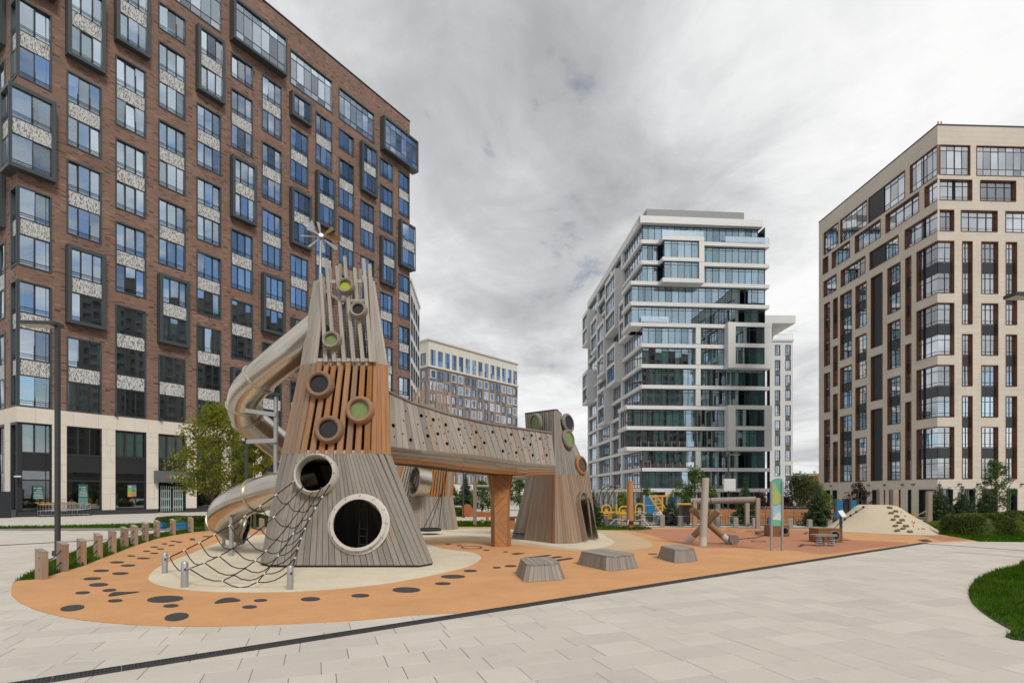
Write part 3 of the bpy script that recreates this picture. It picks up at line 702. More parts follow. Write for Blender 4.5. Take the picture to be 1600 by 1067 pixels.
    for i, (x0, x1) in enumerate(piers):
        z = 0.32; odd = i % 2
        while z < 6.5:
            h = min(1.26 if (odd or z > .5) else .9, 6.62-z)
            if r.random() < .5: panel(x0, x1, z, z+h)
            else:
                f = r.choice((.35, .65)); panel(x0, x0+(x1-x0)*f, z, z+h); panel(x0+(x1-x0)*f, x1, z, z+h)
            z += h
    pl = MB(); pl.box(-.1, 8.9, -.10, 0.02, -.3, .32); pl.box(11.2, Lf, -.10, 0.02, -.3, .32); build('plinth', pl, M_PLINTH, root, M)
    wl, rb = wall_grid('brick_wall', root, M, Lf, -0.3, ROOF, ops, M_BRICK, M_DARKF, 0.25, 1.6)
    # side face running away to the left
    M2 = RZ(a+R(90)+math.pi); M2 = RZ(math.atan2(-540, 840))
    Ls = 14.0; Ms = M2 @ T(-Ls, 0, 0); ops2 = []
    for s, n, p in cor:
        lmod(root, Ms, Ls-1.32, zb(s), 1.30+p-.02, n, p, npan=2, curt=.3, open_='r'); ops2.append((Ls-1.32, Ls, zb(s), zb(s)+SPN*n-1.02))
    for c, x in ((0, Ls-4.7), (1, Ls-7.8)):
        for s, n, p in ((0, 2, 0), (2, 2, 0), (4, 2, .5), (6, 2, 0), (8, 2, .5)) if c == 0 else ((0, 3, 0), (3, 2, 0), (5, 2, 0), (7, 2, 0)):
            ops2.append(lmod(root, Ms, x, zb(s), 2.2, n, p, curt=.3))
        fr = bigwin(root, Ms, x, .35, 2.2, 6.2, 0, nc=2, rows=(2, 1, 1.5), fm=M_DARKF, gm=M_GLASSD); ops2.append(fr)
    ops2.append(bigwin(root, Ms, Ls-1.3, .35, 1.25, 6.2, 0, nc=2, rows=(2, 1, 1.5), fm=M_DARKF, gm=M_GLASSD))
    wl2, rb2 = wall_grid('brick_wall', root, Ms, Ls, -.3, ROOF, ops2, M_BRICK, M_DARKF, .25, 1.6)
    for x0, x1 in ((Ls-2.5, Ls-1.33), (Ls-5.6, Ls-4.72), (Ls-9, Ls-7.82)):
        z = .32
        while z < 6.5:
            h = min(1.26, 6.62-z); obj('stone_panel', boxmesh('stone_panel', x1-x0-.012, .05, h-.012, M_STONE), root, Ms @ T(x0+.006, -.055, z+.006)); z += h
    for x0 in (Ls-1.2, Ls-2.6, Ls-4.0, Ls-5.4, Ls-6.8, Ls-8.2):
        obj('stone_panel', boxmesh('stone_panel', 1.388, .05, 1.068, M_STONE), root, Ms @ T(x0-.2, -.055, 6.626))
    b2 = MB(); b2.box(0, Ls+.1, -.1, .02, -.3, .32); build('plinth', b2, M_PLINTH, root, Ms)
    # room backdrops and floors (dark interior), far side wall, roof
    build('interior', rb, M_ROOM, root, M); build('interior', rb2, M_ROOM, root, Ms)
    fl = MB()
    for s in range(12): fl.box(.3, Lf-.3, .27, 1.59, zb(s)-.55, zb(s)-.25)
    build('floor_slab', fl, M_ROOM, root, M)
    ro = MB(); ro.box(-.08, Lf+.08, -.09, 14, ROOF, ROOF+.1); ro.box(Lf-.02, Lf, .02, 14, -.3, ROOF-.01); build('parapet_cap', ro, M_DARKF, root, M)
    rw = MB(); rw.box(Lf, Lf+.05, .0, 14, -.3, ROOF-.01); build('end_wall', rw, M_BRICK, root, M)
    # rain pipe seams in the brick
    return root, M
bb, MBK = brick_building()

def fx(x, y, z): return bb.matrix_basis  # placeholder
def on_brick(x, y, z):                      # facade coordinates of the brick block to world
    a = math.atan2(840, 540); return Vector((-34.5, 37.5, 0))+RZ(a) @ Vector((x, y, z))
AB = math.atan2(840, 540)

def white_strip_building():
    o = P(641, 770, 76); o.z = 0; a = math.atan2(840, -48)
    root = empty('white_building', o, 'narrow white gridded facade just past the far corner of the brick block', 'building')
    M = RZ(a); ops = []
    for k in range(9):
        for j in range(4):
            ops.append(bigwin(root, M, .8+2.7*j, 2.0+3.2*k, 1.7, 2.3, 0, nc=1, rows=(1,), fm=M_DARKF, rot=.2))
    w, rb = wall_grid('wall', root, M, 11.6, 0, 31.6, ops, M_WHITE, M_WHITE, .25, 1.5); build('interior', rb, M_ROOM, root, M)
    b = MB(); b.box(-.1, 11.7, -.15, 12, 31.6, 32.0); b.box(11.59, 11.65, 0, 12, 0, 31.58); build('roof', b, M_WHITE, root, M)
white_strip_building()

def far_building():
    o = P(669.7, 770, 151); o.z = 0; a = math.atan2(840, 735)
    root = empty('far_building', o, 'distant brown and cream apartment block with pale window surrounds between the towers', 'building')
    M = RZ(a); ops = []; cols = [0.5+i*2.73 for i in range(14)]
    Z0, ST = 4.6, 3.28
    for i, x in enumerate(cols):
        w = 2.25 if i in (0, 1, 12, 13) else 1.85
        for k in range(12):
            z = Z0+ST*k
            h = 2.35 if k < 10 else 2.9
            if k == 11: continue
            if k == 10: z += .15; h = 4.75; w = min(2.25, w+.3)
            fm = M_WHITE if (k+i) % 4 < 2 and k < 10 else (M_GREYP if k < 10 else M_CREAM)
            ops.append(bigwin(root, M, x, z, w, h, 0, nc=2, rows=(1,) if k < 10 else (1, 1.6), fm=fm, bw=.16, rot=.25))
    Lb = 38.4
    w, rb = wall_grid('brick_wall', root, M, Lb, 0, 37.4, [o_ for o_ in ops if o_[2] < 36.5], M_BRICK2, M_GREYP, .25, 1.5)
    w, rb2 = wall_grid('cream_wall', root, M, Lb, 37.4, 44.6, [o_ for o_ in ops if o_[2] > 36.5], M_CREAM, M_CREAM, .25, 1.5)
    build('interior', rb, M_ROOM, root, M); build('interior', rb2, M_ROOM, root, M)
    c = MB(); c.box(-.3, Lb+.3, -.35, 15, 37.1, 37.6); c.box(-.3, Lb+.3, -.4, 15, 44.6, 45.0); c.box(8, 9.5, 3, 4.5, 45, 46.2); c.box(17, 23, 4, 9, 45, 46.3); build('cornice', c, M_CREAM, root, M)
    sp_ = MB()
    for i, x in enumerate(cols):
        wd_ = 2.25 if i in (0, 1, 12, 13) else 1.85
        for k in range(9): 
            if (k+i) % 3 != 1: sp_.box(x+.1, x+wd_-.1, -.04, .02, Z0+ST*k+2.4, Z0+ST*(k+1)-.05)
    build('spandrel_panel', sp_, M_GREYP, root, M, kind='stuff')
    M2 = RZ(math.atan2(-735, 840)) @ T(-8, 0, 0); ops = []
    for x in (.8, 4.6):
        for k in range(11): ops.append(bigwin(root, M2, x, Z0+ST*k+(.4 if k == 10 else 0), 2.2, 2.35 if k < 10 else 3.4, 0, nc=2, rows=(1,), fm=M_GREYP, rot=.2))
    wall_grid('brick_wall', root, M2, 8, 0, 37.4, ops, M_BRICK2, M_GREYP, .25)
    wall_grid('cream_wall', root, M2, 8, 37.4, 44.6, ops, M_CREAM, M_CREAM, .25)
    b3 = MB(); b3.add([(0, 1.5, 0), (8, 1.5, 0), (8, 1.5, 44.5), (0, 1.5, 44.5)], [(0, 1, 2, 3)]); build('interior', b3, M_ROOM, root, M2)
    b4 = MB(); b4.box(-.3, Lb, -.06, 0.0, 0, 4.2); build('stone_base', b4, M_STONE, root, M)
M_BRICK2 = brick_mat('distant_brick', (0.24, 0.175, 0.145), (0.28, 0.205, 0.17), (0.2, 0.16, 0.14))
far_building()

# ---- central building: white bands, green glass
def central_building():
    GZ = -1.6; C = Vector((0.2411*89.0, 89.0, 0)); a = math.atan2(840, 11567)
    root = empty('glass_apartment_building', C, 'white banded apartment tower with green glass walls and projecting boxes', 'building')
    M = RZ(a); W = 21.3; ST = 3.42; Z = lambda k: 2.2+ST*k; NS = 13
    def strip_win(M_, x0, x1, y, k, pane=1.12, gm=None, cur=.62, indiv=True, h0=.23, h1=.40):
        gm = gm or M_GLASSG; w = x1-x0; n = max(1, round(w/pane)); h = ST-h0-h1
        def mk():
            b = MB()
            for i in range(n+1):
                xx = w*i/n; b.box(max(0, xx-.035), min(w, xx+.035), -.02, .08, 0, h)
            b.box(0, w, -.01, .07, 0, .08); b.box(0, w, -.01, .07, h-.08, h); b.box(0, w, -.01, .07, h*.80, h*.80+.06)
            return b.mesh('window', M_DARKF)
        fr = obj('window', cached(('cw', round(w, 2), n, round(h, 2)), mk), root, M_ @ T(x0, y, Z(k)+h0))
        if indiv:
            for i in range(n): obj('pane', boxmesh('pane', w/n-.07, .012, h-.1, gm), fr, T(w*i/n+.035, .03, .05) @ RZ(R(rnd.gauss(0, .22))) @ RX(R(rnd.gauss(0, .15))))
        else: obj('pane', boxmesh('pane', w-.05, .012, h-.1, gm), fr, T(.025, .03, .05))
        if cur and k < 13:
            i = 0
            while i < n:
                if rnd.random() < cur:
                    l = rnd.choice((.7, 1, 1)); obj('curtain', curtain_mesh(w/n*l, h-.2, rnd.choice((M_CURT2, M_CURT2, M_CURT)), rnd.randrange(3)), fr, T(w*i/n+.02, .15, .1))
                i += 1
    class Parts:
        def __init__(s_, name, M_): s_.n = name; s_.M = M_
        def box(s_, x0, x1, y0, y1, z0, z1): obj(s_.n, boxmesh(s_.n, x1-x0, y1-y0, z1-z0, M_WHITE), root, s_.M @ T(x0, y0, z0))
    xp0, xp1 = 9.15, 9.95              # pier
    xb0, xb1 = 14.2, 15.5              # second pier (right boxes)
    bands = Parts('floor_band', M); piers = Parts('pier', M)
    BX = {11: 'A', 10: 'A', 7: 'B', 6: 'B', 3: 'C', 2: 'C'}
    for k in range(NS):
        t = BX.get(k)
        if t == 'A':
            strip_win(M, .2, 2.9, .3, k, 1.0); strip_win(M, 3.3, 9.0, -1.5, k); strip_win(M, 10.0, W, .3, k)
        elif t == 'B':
            strip_win(M, .2, xp0, .3, k, cur=.8); strip_win(M, xp1, xb0, .3, k, cur=.8); strip_win(M, xb1, W-.9, -1.1, k, cur=.85)
        elif t == 'C':
            strip_win(M, -2.3, xb0, .3 if k == 9 else .3, k, cur=.75); strip_win(M, xb1, W-.9, -1.1, k, cur=.8)
        elif k in (8, 9):
            strip_win(M, -1.6, W, .3, k, cur=.5)
        elif k == 12: strip_win(M, .2, W-1.0, .6, k, cur=.2)
        elif k in (5, 4, 1, 0):
            strip_win(M, .2, xp0, .3, k, cur=.85); strip_win(M, xp1, W, .3, k, cur=.75 if k > 1 else .5)
    for k in range(NS+1):
        x0 = -1.9 if k in (8, 9, 10) else (-2.6 if k in (2, 3, 4) else -.1)
        bands.box(x0, W+(.55 if k < NS else -.62), -.25, 3, Z(k)-.38, Z(k)+.22)
    for k in range(NS):
        if k not in (8, 9, 10, 11, 12) and k not in (2, 3): piers.box(xp0, xp1, -.27, .6, Z(k)+.28, Z(k+1)-.42)
    # boxes
    def pbox(x0, x1, k0, k1, d, t=.45, fr=.7):
        box = MB()
        box.box(x0, x1, -d-.2, .3, Z(k0)-.42, Z(k0)+.24); box.box(x0, x1, -d-.2, .3, Z(k1)-.40, Z(k1)+.26)
        for k in range(k0+1, k1): box.box(x0, x1, -d-.2, .3, Z(k)-.38, Z(k)+.22)
        for k in range(k0, k1): box.box(x1-fr, x1, -d-.18, .3, Z(k)+.24, Z(k+1)-.41)
        build('projecting_box', box, M_WHITE, root, M)
    pbox(2.9, 9.9, 10, 12, 1.6, fr=.85)
    for k in (10, 11): strip_win(M @ T(3.28, .28, 0) @ RZ(R(-90)), 0, 1.76, 0, k, .9, cur=0)
    for (k0, k1) in ((6, 8), (2, 4)):
        box = MB()
        box.box(xb0, xb1-.05, -1.3, .3, Z(k0)-.40, Z(k1)+.30); box.box(xb1-.05, W+.4, -1.3, .3, Z(k0)-.41, Z(k0)+.25); box.box(xb1-.05, W+.4, -1.3, .3, Z(k1)-.4, Z(k1)+.27); box.box(xb1-.05, W+.4, -1.3, .3, Z(k0+1)-.4, Z(k0+1)+.25)
        box.box(W-.85, W+.38, -1.28, .3, Z(k0)+.25, Z(k0+1)-.4); box.box(W-.85, W+.38, -1.28, .3, Z(k0+1)+.25, Z(k1)-.4)
        build('projecting_box', box, M_WHITE, root, M)
    par = MB(); par.box(-.3, W-.6, -.1, 20, Z(13)-.40, Z(13)+.85); build('parapet', par, M_WHITE, root, M)
    mech = MB(); mech.box(1.5, 18.6, 2, 16, Z(13)+1.05, Z(13)+3.1); build('roof_screen', mech, mat('roof_screen_grey', (.20, .21, .21), .5), root, M)
    # glass balustrades
    def balustrade(M_, x0, x1, y, z, h=1.05):
        b = MB()
        n = max(2, int((x1-x0)/1.2))
        for i in range(n+1): xx = x0+(x1-x0)*i/n; b.box(xx-.025, xx+.025, y-.03, y+.03, z, z+h)
        f = build('balustrade', b, M_GALV, root, M_)
        obj('pane', boxmesh('pane', x1-x0, .02, h-.1, M_GLASS), f, T(x0, y, z+.05))
    balustrade(M, 3.0, 9.8, -1.6, Z(12)+.27); balustrade(M, W-7, W+.5, -.15, Z(12)+.29); balustrade(M, -.1, 4.5, -.2, Z(8)+.29); balustrade(M, -.2, 9, -.2, Z(2)+.29, .9); balustrade(M, .2, 9, -.2, Z(1)+.29, .9)
    # left face (runs away from the viewer); local x from far end to the corner
    Lf = 41.0; M2 = RZ(math.atan2(-840, 61)) @ T(-Lf, 0, 0)
    b2 = Parts('floor_band', M2); p2 = Parts('pier', M2)
    for k in range(NS+1): b2.box(0, Lf+.05, -.25, 2, Z(k)-.37, Z(k)+.21)
    segs = ((.5, 9.5), (10.3, 21.2), (22.3, 29.3), (30.2, Lf-.4))
    boxes = [(11.3, 7.5, 9, 12, 1.5, 1), (19.1, 6, 7, 10, 1.7, 1), (33.7, 5.5, 10, 12, 1.9, 1), (33.7, 5.5, 6, 8, 1.9, 1), (11.3, 6.5, 6, 8, 1.5, 1), (18.6, 6, 4, 6, 1.7, 1), (26.5, 6, 9, 11, 1.4, 1), (2.8, 8, 8, 10, .9, 0)]
    for k in range(NS):
        for x0, x1 in segs: strip_win(M2, x0, x1, .3, k, 1.4, gm=M_GLASS, cur=.12, indiv=False)
        for (x0, x1) in ((0, .5), (9.5, 10.3), (21.2, 22.3), (29.3, 30.2)): p2.box(x0, x1, -.2, .6, Z(k)+.27, Z(k+1)-.41)
    for s, l, k0, k1, d, solid in boxes:
        x1 = Lf-s; x0 = x1-l; bx2 = MB()
        bx2.box(x0, x1, -d, .25, Z(k0)-.40, Z(k0)+.2); bx2.box(x0, x1, -d, .25, Z(k1)-.45, Z(k1)+.25)
        bx2.box(x1-.4, x1, -d+.01, .25, Z(k0)+.2, Z(k1)-.45); bx2.box(x0, x0+.4, -d+.01, .25, Z(k0)+.2, Z(k1)-.45)
        for k in range(k0+1, k1): bx2.box(x0+.4, x1-.4, -d, .25, Z(k)-.38, Z(k)+.2)
        for k in range(k0, k1): strip_win(M2, x0+.42, x1-.42, -d+.2, k, 1.3, gm=M_GLASS, cur=0, indiv=False)
        build('projecting_box', bx2, M_WHITE, root, M2)
    top = MB(); top.box(0, Lf+.28, -.3, -.05, Z(13)-.46, Z(13)+.9); build('parapet', top, M_WHITE, root, M2)
    # corner bays towards the left at storeys 8-9 and 2-3
    for k0, k1, xw in ((8, 10, 1.8), (2, 4, 2.5)):
        cb_ = MB()
        for k in range(k0, k1):
            strip_win(M2 @ T(0, -xw, 0), Lf-4.4, Lf-.35, .3, k, 1.2, gm=M_GLASS, cur=.1, indiv=False)
            cb_.box(Lf-4.8, Lf-4.4, -xw, .2, Z(k)+.27, Z(k+1)-.41)
        for k in range(k0, k1+1): cb_.box(Lf-4.8, Lf-.01, -xw-.2, .2, Z(k)-.40, Z(k)+.26)
        build('corner_bay', cb_, M_WHITE, root, M2)
    rm = MB(); rm.add([(.6, 2.4, GZ), (W, 2.4, GZ), (W, 2.4, Z(13)), (.6, 2.4, Z(13))], [(0, 1, 2, 3)])
    rm.add([(W+.2, .5, GZ), (W+.2, 20, GZ), (W+.2, 20, Z(13)), (W+.2, .5, Z(13))], [(0, 1, 2, 3)])
    build('interior', rm, M_ROOM, root, M)
    rm2 = MB(); rm2.add([(0, 2.2, GZ), (Lf-2.5, 2.2, GZ), (Lf-2.5, 2.2, Z(13)), (0, 2.2, Z(13))], [(0, 1, 2, 3)]); build('interior', rm2, M_ROOM, root, M2)
    fs = MB()
    for k in range(NS): fs.box(.5, W, .5, 2.39, Z(k)-.42, Z(k)+.2)
    build('floor_slab', fs, M_ROOM, root, M)
    # ground floor: columns and shop glass set back
    g = Parts('column', M)
    for i in range(6): g.box(1+i*4, 1.6+i*4, .3, .9, GZ, Z(0)-.43)
    gl = MB(); gl.box(0, W, 1.9, 1.95, GZ, Z(0)-.43); build('shop_front', gl, M_GLASSD, root, M)
    g2 = Parts('column', M2)
    for i in range(8): g2.box(1+i*5, 1.6+i*5, .3, .9, GZ, Z(0)-.43)
    gl2 = MB(); gl2.box(0, Lf-2, 1.9, 1.95, GZ, Z(0)-.43); build('shop_front', gl2, M_GLASSD, root, M2)
    # right return face
    rw = MB(); rw.box(W-.01, W+.06, .40, 16, GZ, Z(13)-.45); build('return_wall', rw, M_BLACKP, root, M)
    rt = MB()
    for k in range(NS+1): rt.box(W+.3, W+.56, 3.01, 16, Z(k)-.42, Z(k)+.28)
    build('floor_band', rt, M_WHITE, root, M)
central_building()

def rear_tower_building():
    o = P(1203, 770, 118); o.z = -1.5
    root = empty('white_rear_tower', o, 'slim white tower with a cantilevered roof slab behind the glass tower', 'building')
    ops = []; 
    for k in range(10):
        for x in (1.1, 3.4): ops.append(bigwin(root, I4, x, 3.6+3.3*k, 1.15, 2.3, 0, nc=2, rows=(1, 3), fm=M_DARKF, rot=.2))
    w, rb = wall_grid('wall', root, I4, 5.0, 0, 36.4, ops, M_WHITE, M_GREYP, .3, 1.5); build('interior', rb, M_ROOM, root)
    s = MB()
    for k in range(9):
        for x in (1.1, 3.4):
            if k % 2 == (0 if x > 2 else 1): s.box(x, x+1.15, -.02, .05, 3.6+3.3*k+2.31, 3.6+3.3*(k+1)-.01)
    build('spandrel_panel', s, M_GREYP, root)
    b = MB(); b.box(5.0, 5.05, 0, 10, 0, 36.4); b.box(-.2, 5.2, -.2, 10, 36.4, 36.8); b.box(-4, 4.5, -2.2, 9, 39.7, 41.4); b.box(-3, 1.2, 1, 8, 36.8, 39.7); build('roof', b, M_WHITE, root)
    c = MB()
    for i in range(9): c.box(1.5+i*.42, 1.54+i*.42, -.15, -.11, 36.8, 37.9)
    c.box(1.4, 5.1, -.16, -.1, 37.88, 37.94); build('railing', c, M_GALV, root)
rear_tower_building()

# ---- right building: beige stone with brown reveals
def beige_building():
    C = Vector((45.9, 58.0, 0)); a = math.atan2(840, 21382); GZ = -1.3
    root = empty('beige_building', C, 'beige stone apartment block with brown metal window reveals and tall dark windows', 'building')
    M = RZ(a); SP = 3.34; B = 3.17; ROOF = 41.3
    Lf = 21.0; M2 = RZ(math.atan2(-.9992, .0393)) @ T(-Lf, 0, 0)
    def mod(M_, x, w, z, h, n, blank=False, splay=1, nm=2, cur=.3, op=''):
        """reveal with one splayed side, glass set back, dark spandrels"""
        def mk():
            b = MB(); d = .26; s = .09*min(1, w)
            L_, R_ = (s, .05) if splay > 0 else (.05, s)
            t = .04; tl = t; tr = t
            if op == 'l': L_ = d; tl = -.06
            if op == 'r': R_ = d; tr = -.06
            # frame tube, proud of the stone by 6 cm, with splayed inner face
            y0 = -.06
            o = [(0, 0), (w, 0), (w, h), (0, h)]; f = [(tl, t), (w-tr, t), (w-tr, h-t), (tl, h-t)]
            if op == 'l': o[0] = (-.06, 0); o[3] = (-.06, h)
            if op == 'r': o[1] = (w+.06, 0); o[2] = (w+.06, h)
            i_ = [(L_, t), (w-R_, t), (w-R_, h-t*1.6), (L_, h-t*1.6)]
            vs = [(x_, .02, z_) for x_, z_ in o]+[(x_, y0, z_) for x_, z_ in o]+[(x_, y0, z_) for x_, z_ in f]+[(x_, d, z_) for x_, z_ in i_]
            fs = []
            for q in range(4):
                if (op == 'r' and q == 1) or (op == 'l' and q == 3): continue
                r_ = (q+1) % 4; fs += [(q, r_, 4+r_, 4+q), (4+q, 4+r_, 8+r_, 8+q), (8+q, 8+r_, 12+r_, 12+q)]
            b.add(vs, fs)
            if not blank:
                for k in range(n):
                    z0 = k*SP; wh = 2.3 if k < n-1 or n > 1 else h; zt = min(z0+wh, h-.05)
                    b.box(L_, w-R_, d-.06, d-.002, zt-.07, zt-.001, 1) if k < n-1 else None
                    b.box(L_, w-R_, d-.06, d-.002, z0+.06, z0+.13, 1)
                    b.box(L_, w-R_, d-.06, d-.002, z0+(zt-z0)*.72, z0+(zt-z0)*.72+.06, 1)
                    for i in range(1, nm): xx = L_+(w-L_-R_)*i/nm; b.box(xx-.03, xx+.03, d-.06, d-.002, z0+.1, zt-.08, 1)
                    b.box(L_, w-R_, d-.13, d-.11, z0+.42, z0+.45, 1)
            return b.mesh('window', [M_CORTEN, M_DARKF])
        fr = obj('window', cached(('bm', round(w, 2), round(h, 2), n, blank, splay, nm, op), mk), root, M_ @ T(x, 0, z))
        if blank: obj('blank_panel', boxmesh('blank_panel', w-.04, .05, h-.04, M_BLACKP), fr, T(.02, .20, .02))
        else:
            for k in range(n):
                z0 = k*SP; zt = z0+2.3 if (k < n-1) else h
                xa, xb = (.255 if op == 'l' else .03), (w-.255 if op == 'r' else w-.03)
                obj('pane', boxmesh('pane', xb-xa, .012, zt-z0-.06, M_GLASSB), fr, T(xa, .24, z0+.03) @ RX(R(rnd.gauss(0, .25))) @ RZ(R(rnd.gauss(0, .25))))
                if rnd.random() < cur: obj('curtain', curtain_mesh((w-.2)*rnd.choice((.4, .9)), zt-z0-.3, rnd.choice((M_CURT, M_CURT2)), rnd.randrange(3)), fr, T(.1+(.3 if op == 'l' else 0), .5, z0+.12))
                if k < n-1: obj('spandrel_panel', boxmesh('spandrel_panel', xb-xa, .04, SP-2.3, M_GREYD), fr, T(xa, .215, zt))
        return (x, x+w, z, z+h)
    z_ = lambda s: B+SP*s
    hh = lambda n: SP*n-1.05
    ev = ((0, 2), (2, 2), (4, 2), (6, 2)); od = ((0, 3), (3, 2), (5, 3))
    X = lambda px: (px-800)/F*58.3-45.9
    ops = []
    cols = [(X(1501), X(1517.5), od), (X(1532), X(1559), ev), (X(1571.5), X(1589.5), od), (X(1604), X(1631), ev), (X(1643), X(1661), od), (X(1675), X(1702), ev)]
    for i, (x0, x1, pat) in enumerate(cols):
        for j, (s, n) in enumerate(pat): ops.append(mod(M, x0, x1-x0, z_(s), hh(n), n, splay=-1 if (i+j) % 3 else 1, nm=2 if i % 2 == 0 else 3))
    # corner bays
    for s in (0, 2, 4, 6): ops.append(mod(M, .0, X(1488), z_(s), hh(2), 2, splay=-1, nm=2, cur=.5, op='l'))
    for px0, px1, s, h in ((1465, 1488, 8, 2.3), (1499, 1558, 8, 2.3), (1571, 1630, 8, 2.3), (1645, 1700, 8, 2.3), (1465, 1517, 9, 2.25), (1530, 1588, 9, 2.25), (1602, 1660, 9, 2.25)):
        ops.append(mod(M, max(.0, X(px0)), X(px1)-max(.0, X(px0)), z_(s), h, 1, nm=4 if px1-px0 > 30 else 2, cur=.4, splay=1 if px0 % 2 else -1, op='l' if px0 == 1465 else ''))
    for px0, px1 in ((1465, 1514), (1524, 1610), (1622, 1705)):
        x0 = max(.02, X(px0)); o_ = bigwin(root, M, x0, 35.95, X(px1)-x0, 3.25, 0, nc=max(4, int((px1-px0)/11)), rows=(.8, 2, .6), fm=M_CORTEN, gm=M_GLASSB, bw=.05, yf=.1); ops.append(o_)
    W = 17.2
    gw = [(.3, X(1486), 2), (X(1505), X(1522), 1), (X(1533), X(1558), 2), (X(1573), X(1590), 1), (X(1606), X(1631), 2), (X(1645), X(1661), 1)]
    for x0, x1, nc in gw: ops.append(bigwin(root, M, x0, GZ+.05, x1-x0, 2.05-GZ, 0, nc=nc+1, rows=(.8, 1.6, .8), fm=M_DARKF, gm=M_GLASSD, yf=.25))
    w, rb = wall_grid('stone_wall', root, M, W, GZ-.5, ROOF, ops, M_STONE2, M_CORTEN, .24, 2.0)
    build('interior', rb, M_ROOM, root, M)
    # left face
    def S(px): k = (px-800)/F; return (45.9-58*k)/(k+.0393)
    def xs(px): return Lf-S(px)
    ops = []
    spec = [(1387, 1407, ev, 0, 2), (1415, 1424, ((0, 3), (3, 2), (5, 3)), 0, 1), (1361, 1379, od, 1, 1), (1337, 1354, ev, 0, 2), (1313, 1331, od, 0, 2), (1302, 1309, ev, 0, 1), (1288, 1297, od, 0, 2)]
    for i, (p0, p1, pat, blank, nm) in enumerate(spec):
        for j, (s, n) in enumerate(pat): ops.append(mod(M2, xs(p0), xs(p1)-xs(p0), z_(s), hh(n), n, bool(blank), 1 if (i+j) % 2 else -1, nm, cur=.15))
    for s in (0, 2, 4, 6): ops.append(mod(M2, xs(1432.5), Lf-xs(1432.5), z_(s), hh(2), 2, splay=1, nm=3, cur=.4, op='r'))
    for p0, p1, s, bl in ((1414, 1465, 8, 0), (1359, 1404, 8, 0), (1314, 1352, 8, 0), (1287, 1307, 8, 0), (1445, 1465, 9, 0), (1384, 1436, 9, 0), (1336, 1376, 9, 0), (1300, 1328, 9, 0), (1286, 1294, 9, 0)):
        ops.append(mod(M2, xs(p0), xs(p1)-xs(p0), z_(s), 2.3, 1, False, 1, 4 if p1-p0 > 20 else 2, cur=.1, op='r' if p1 == 1465 else ''))
    for p0, p1 in ((1422, 1464.8), (1357, 1414), (1313, 1355), (1287, 1310)):
        ops.append(bigwin(root, M2, xs(p0), 35.95, xs(p1)-xs(p0), 3.25, 0, nc=5, rows=(.8, 2, .6), fm=M_CORTEN, gm=M_GLASSB, bw=.05, yf=.1))
    obj('blank_panel', boxmesh('blank_panel', 2.6, .05, 3.1, M_BLACKP), root, M2 @ T(xs(1357)+.05, .02, 36.0))
    obj('blank_panel', boxmesh('blank_panel', 2.4, .05, 2.1, M_BLACKP), root, M2 @ T(xs(1359)+.1, .15, z_(8)+.1))
    for p0, p1 in ((1436, 1462), (1419, 1424), (1387, 1407), (1363, 1379), (1338, 1354), (1301, 1308), (1288, 1297)): ops.append(bigwin(root, M2, xs(p0), GZ+.05, xs(p1)-xs(p0), 2.0-GZ, 0, nc=2, rows=(.8, 1.6, .8), fm=M_DARKF, gm=M_GLASSD, yf=.25))
    w, rb2 = wall_grid('stone_wall', root, M2, Lf, GZ-.5, ROOF, ops, M_STONE2, M_CORTEN, .24, 2.0)
    build('interior', rb2, M_ROOM, root, M2)
    # horizontal cladding joints as thin recess shadow strips between courses: proud courses of stone
    r = MB(); r.box(-.05, W, -.05, 12, ROOF, ROOF+.12); build('parapet_cap', r, M_DARKF, root, M)
    r2 = MB(); r2.box(-.02, Lf-.06, -.05, 3, ROOF, ROOF+.12); build('parapet_cap', r2, M_DARKF, root, M2)
    sg = MB()
    for k, w_ in enumerate((.16, .12)): sg.box(.1, .36-k*.04, -.01, .0, .2+k*.9, .95+k*.8)
    li = MB()
    for x in (X(1496), X(1526), X(1565), X(1597)): li.box(x-.12, x+.12, -.25, -.01, 2.55, 2.68)
    build('wall_light', li, M_LAMP, root, M)
    li = MB()
    for p in (1428, 1411, 1383, 1358, 1333, 1299): li.box(xs(p)-.12, xs(p)+.12, -.25, -.01, 2.55, 2.68)
    build('wall_light', li, M_LAMP, root, M2)
    cam_ = MB()
    for x in (1.2, 1.75): cam_.box(x, x+.12, -.5, -.02, 2.2, 2.3); cam_.cyl((x-.1, -.45, 2.12), (x+.3, -.45, 2.12), .07, n=8)
    build('security_camera', cam_, M_WHITE, root, M)
    rl = MB()
    for y in (.0, .35): rl.cyl((.5+y, .5, ROOF+.12), (.5+y, .5, ROOF+.75), .07, n=6)
    build('warning_light', rl, M_REDL, root, M)
    ban = MB(); ban.box(0, .5, 0, .02, 0, 1.7); build('red_banner', ban, M_REDB, root, M2 @ T(xs(1396), .26, z_(2)+.25))
M_GLASSB = glass_mat('grey_glass', (0.76, 0.83, 0.83), 0.36, (0.90, 0.95, 1.0), rvar=0.45)
M_GREYD = mat('dark_grey_spandrel', (0.024, 0.027, 0.032), 0.15, 0, 0.1, spec=0.5)
M_REDL = mat('red_lamp', (0.5, 0.02, 0.02), 0.4); M_REDB = mat('red_print', (0.45, 0.03, 0.05), 0.6)
beige_building()

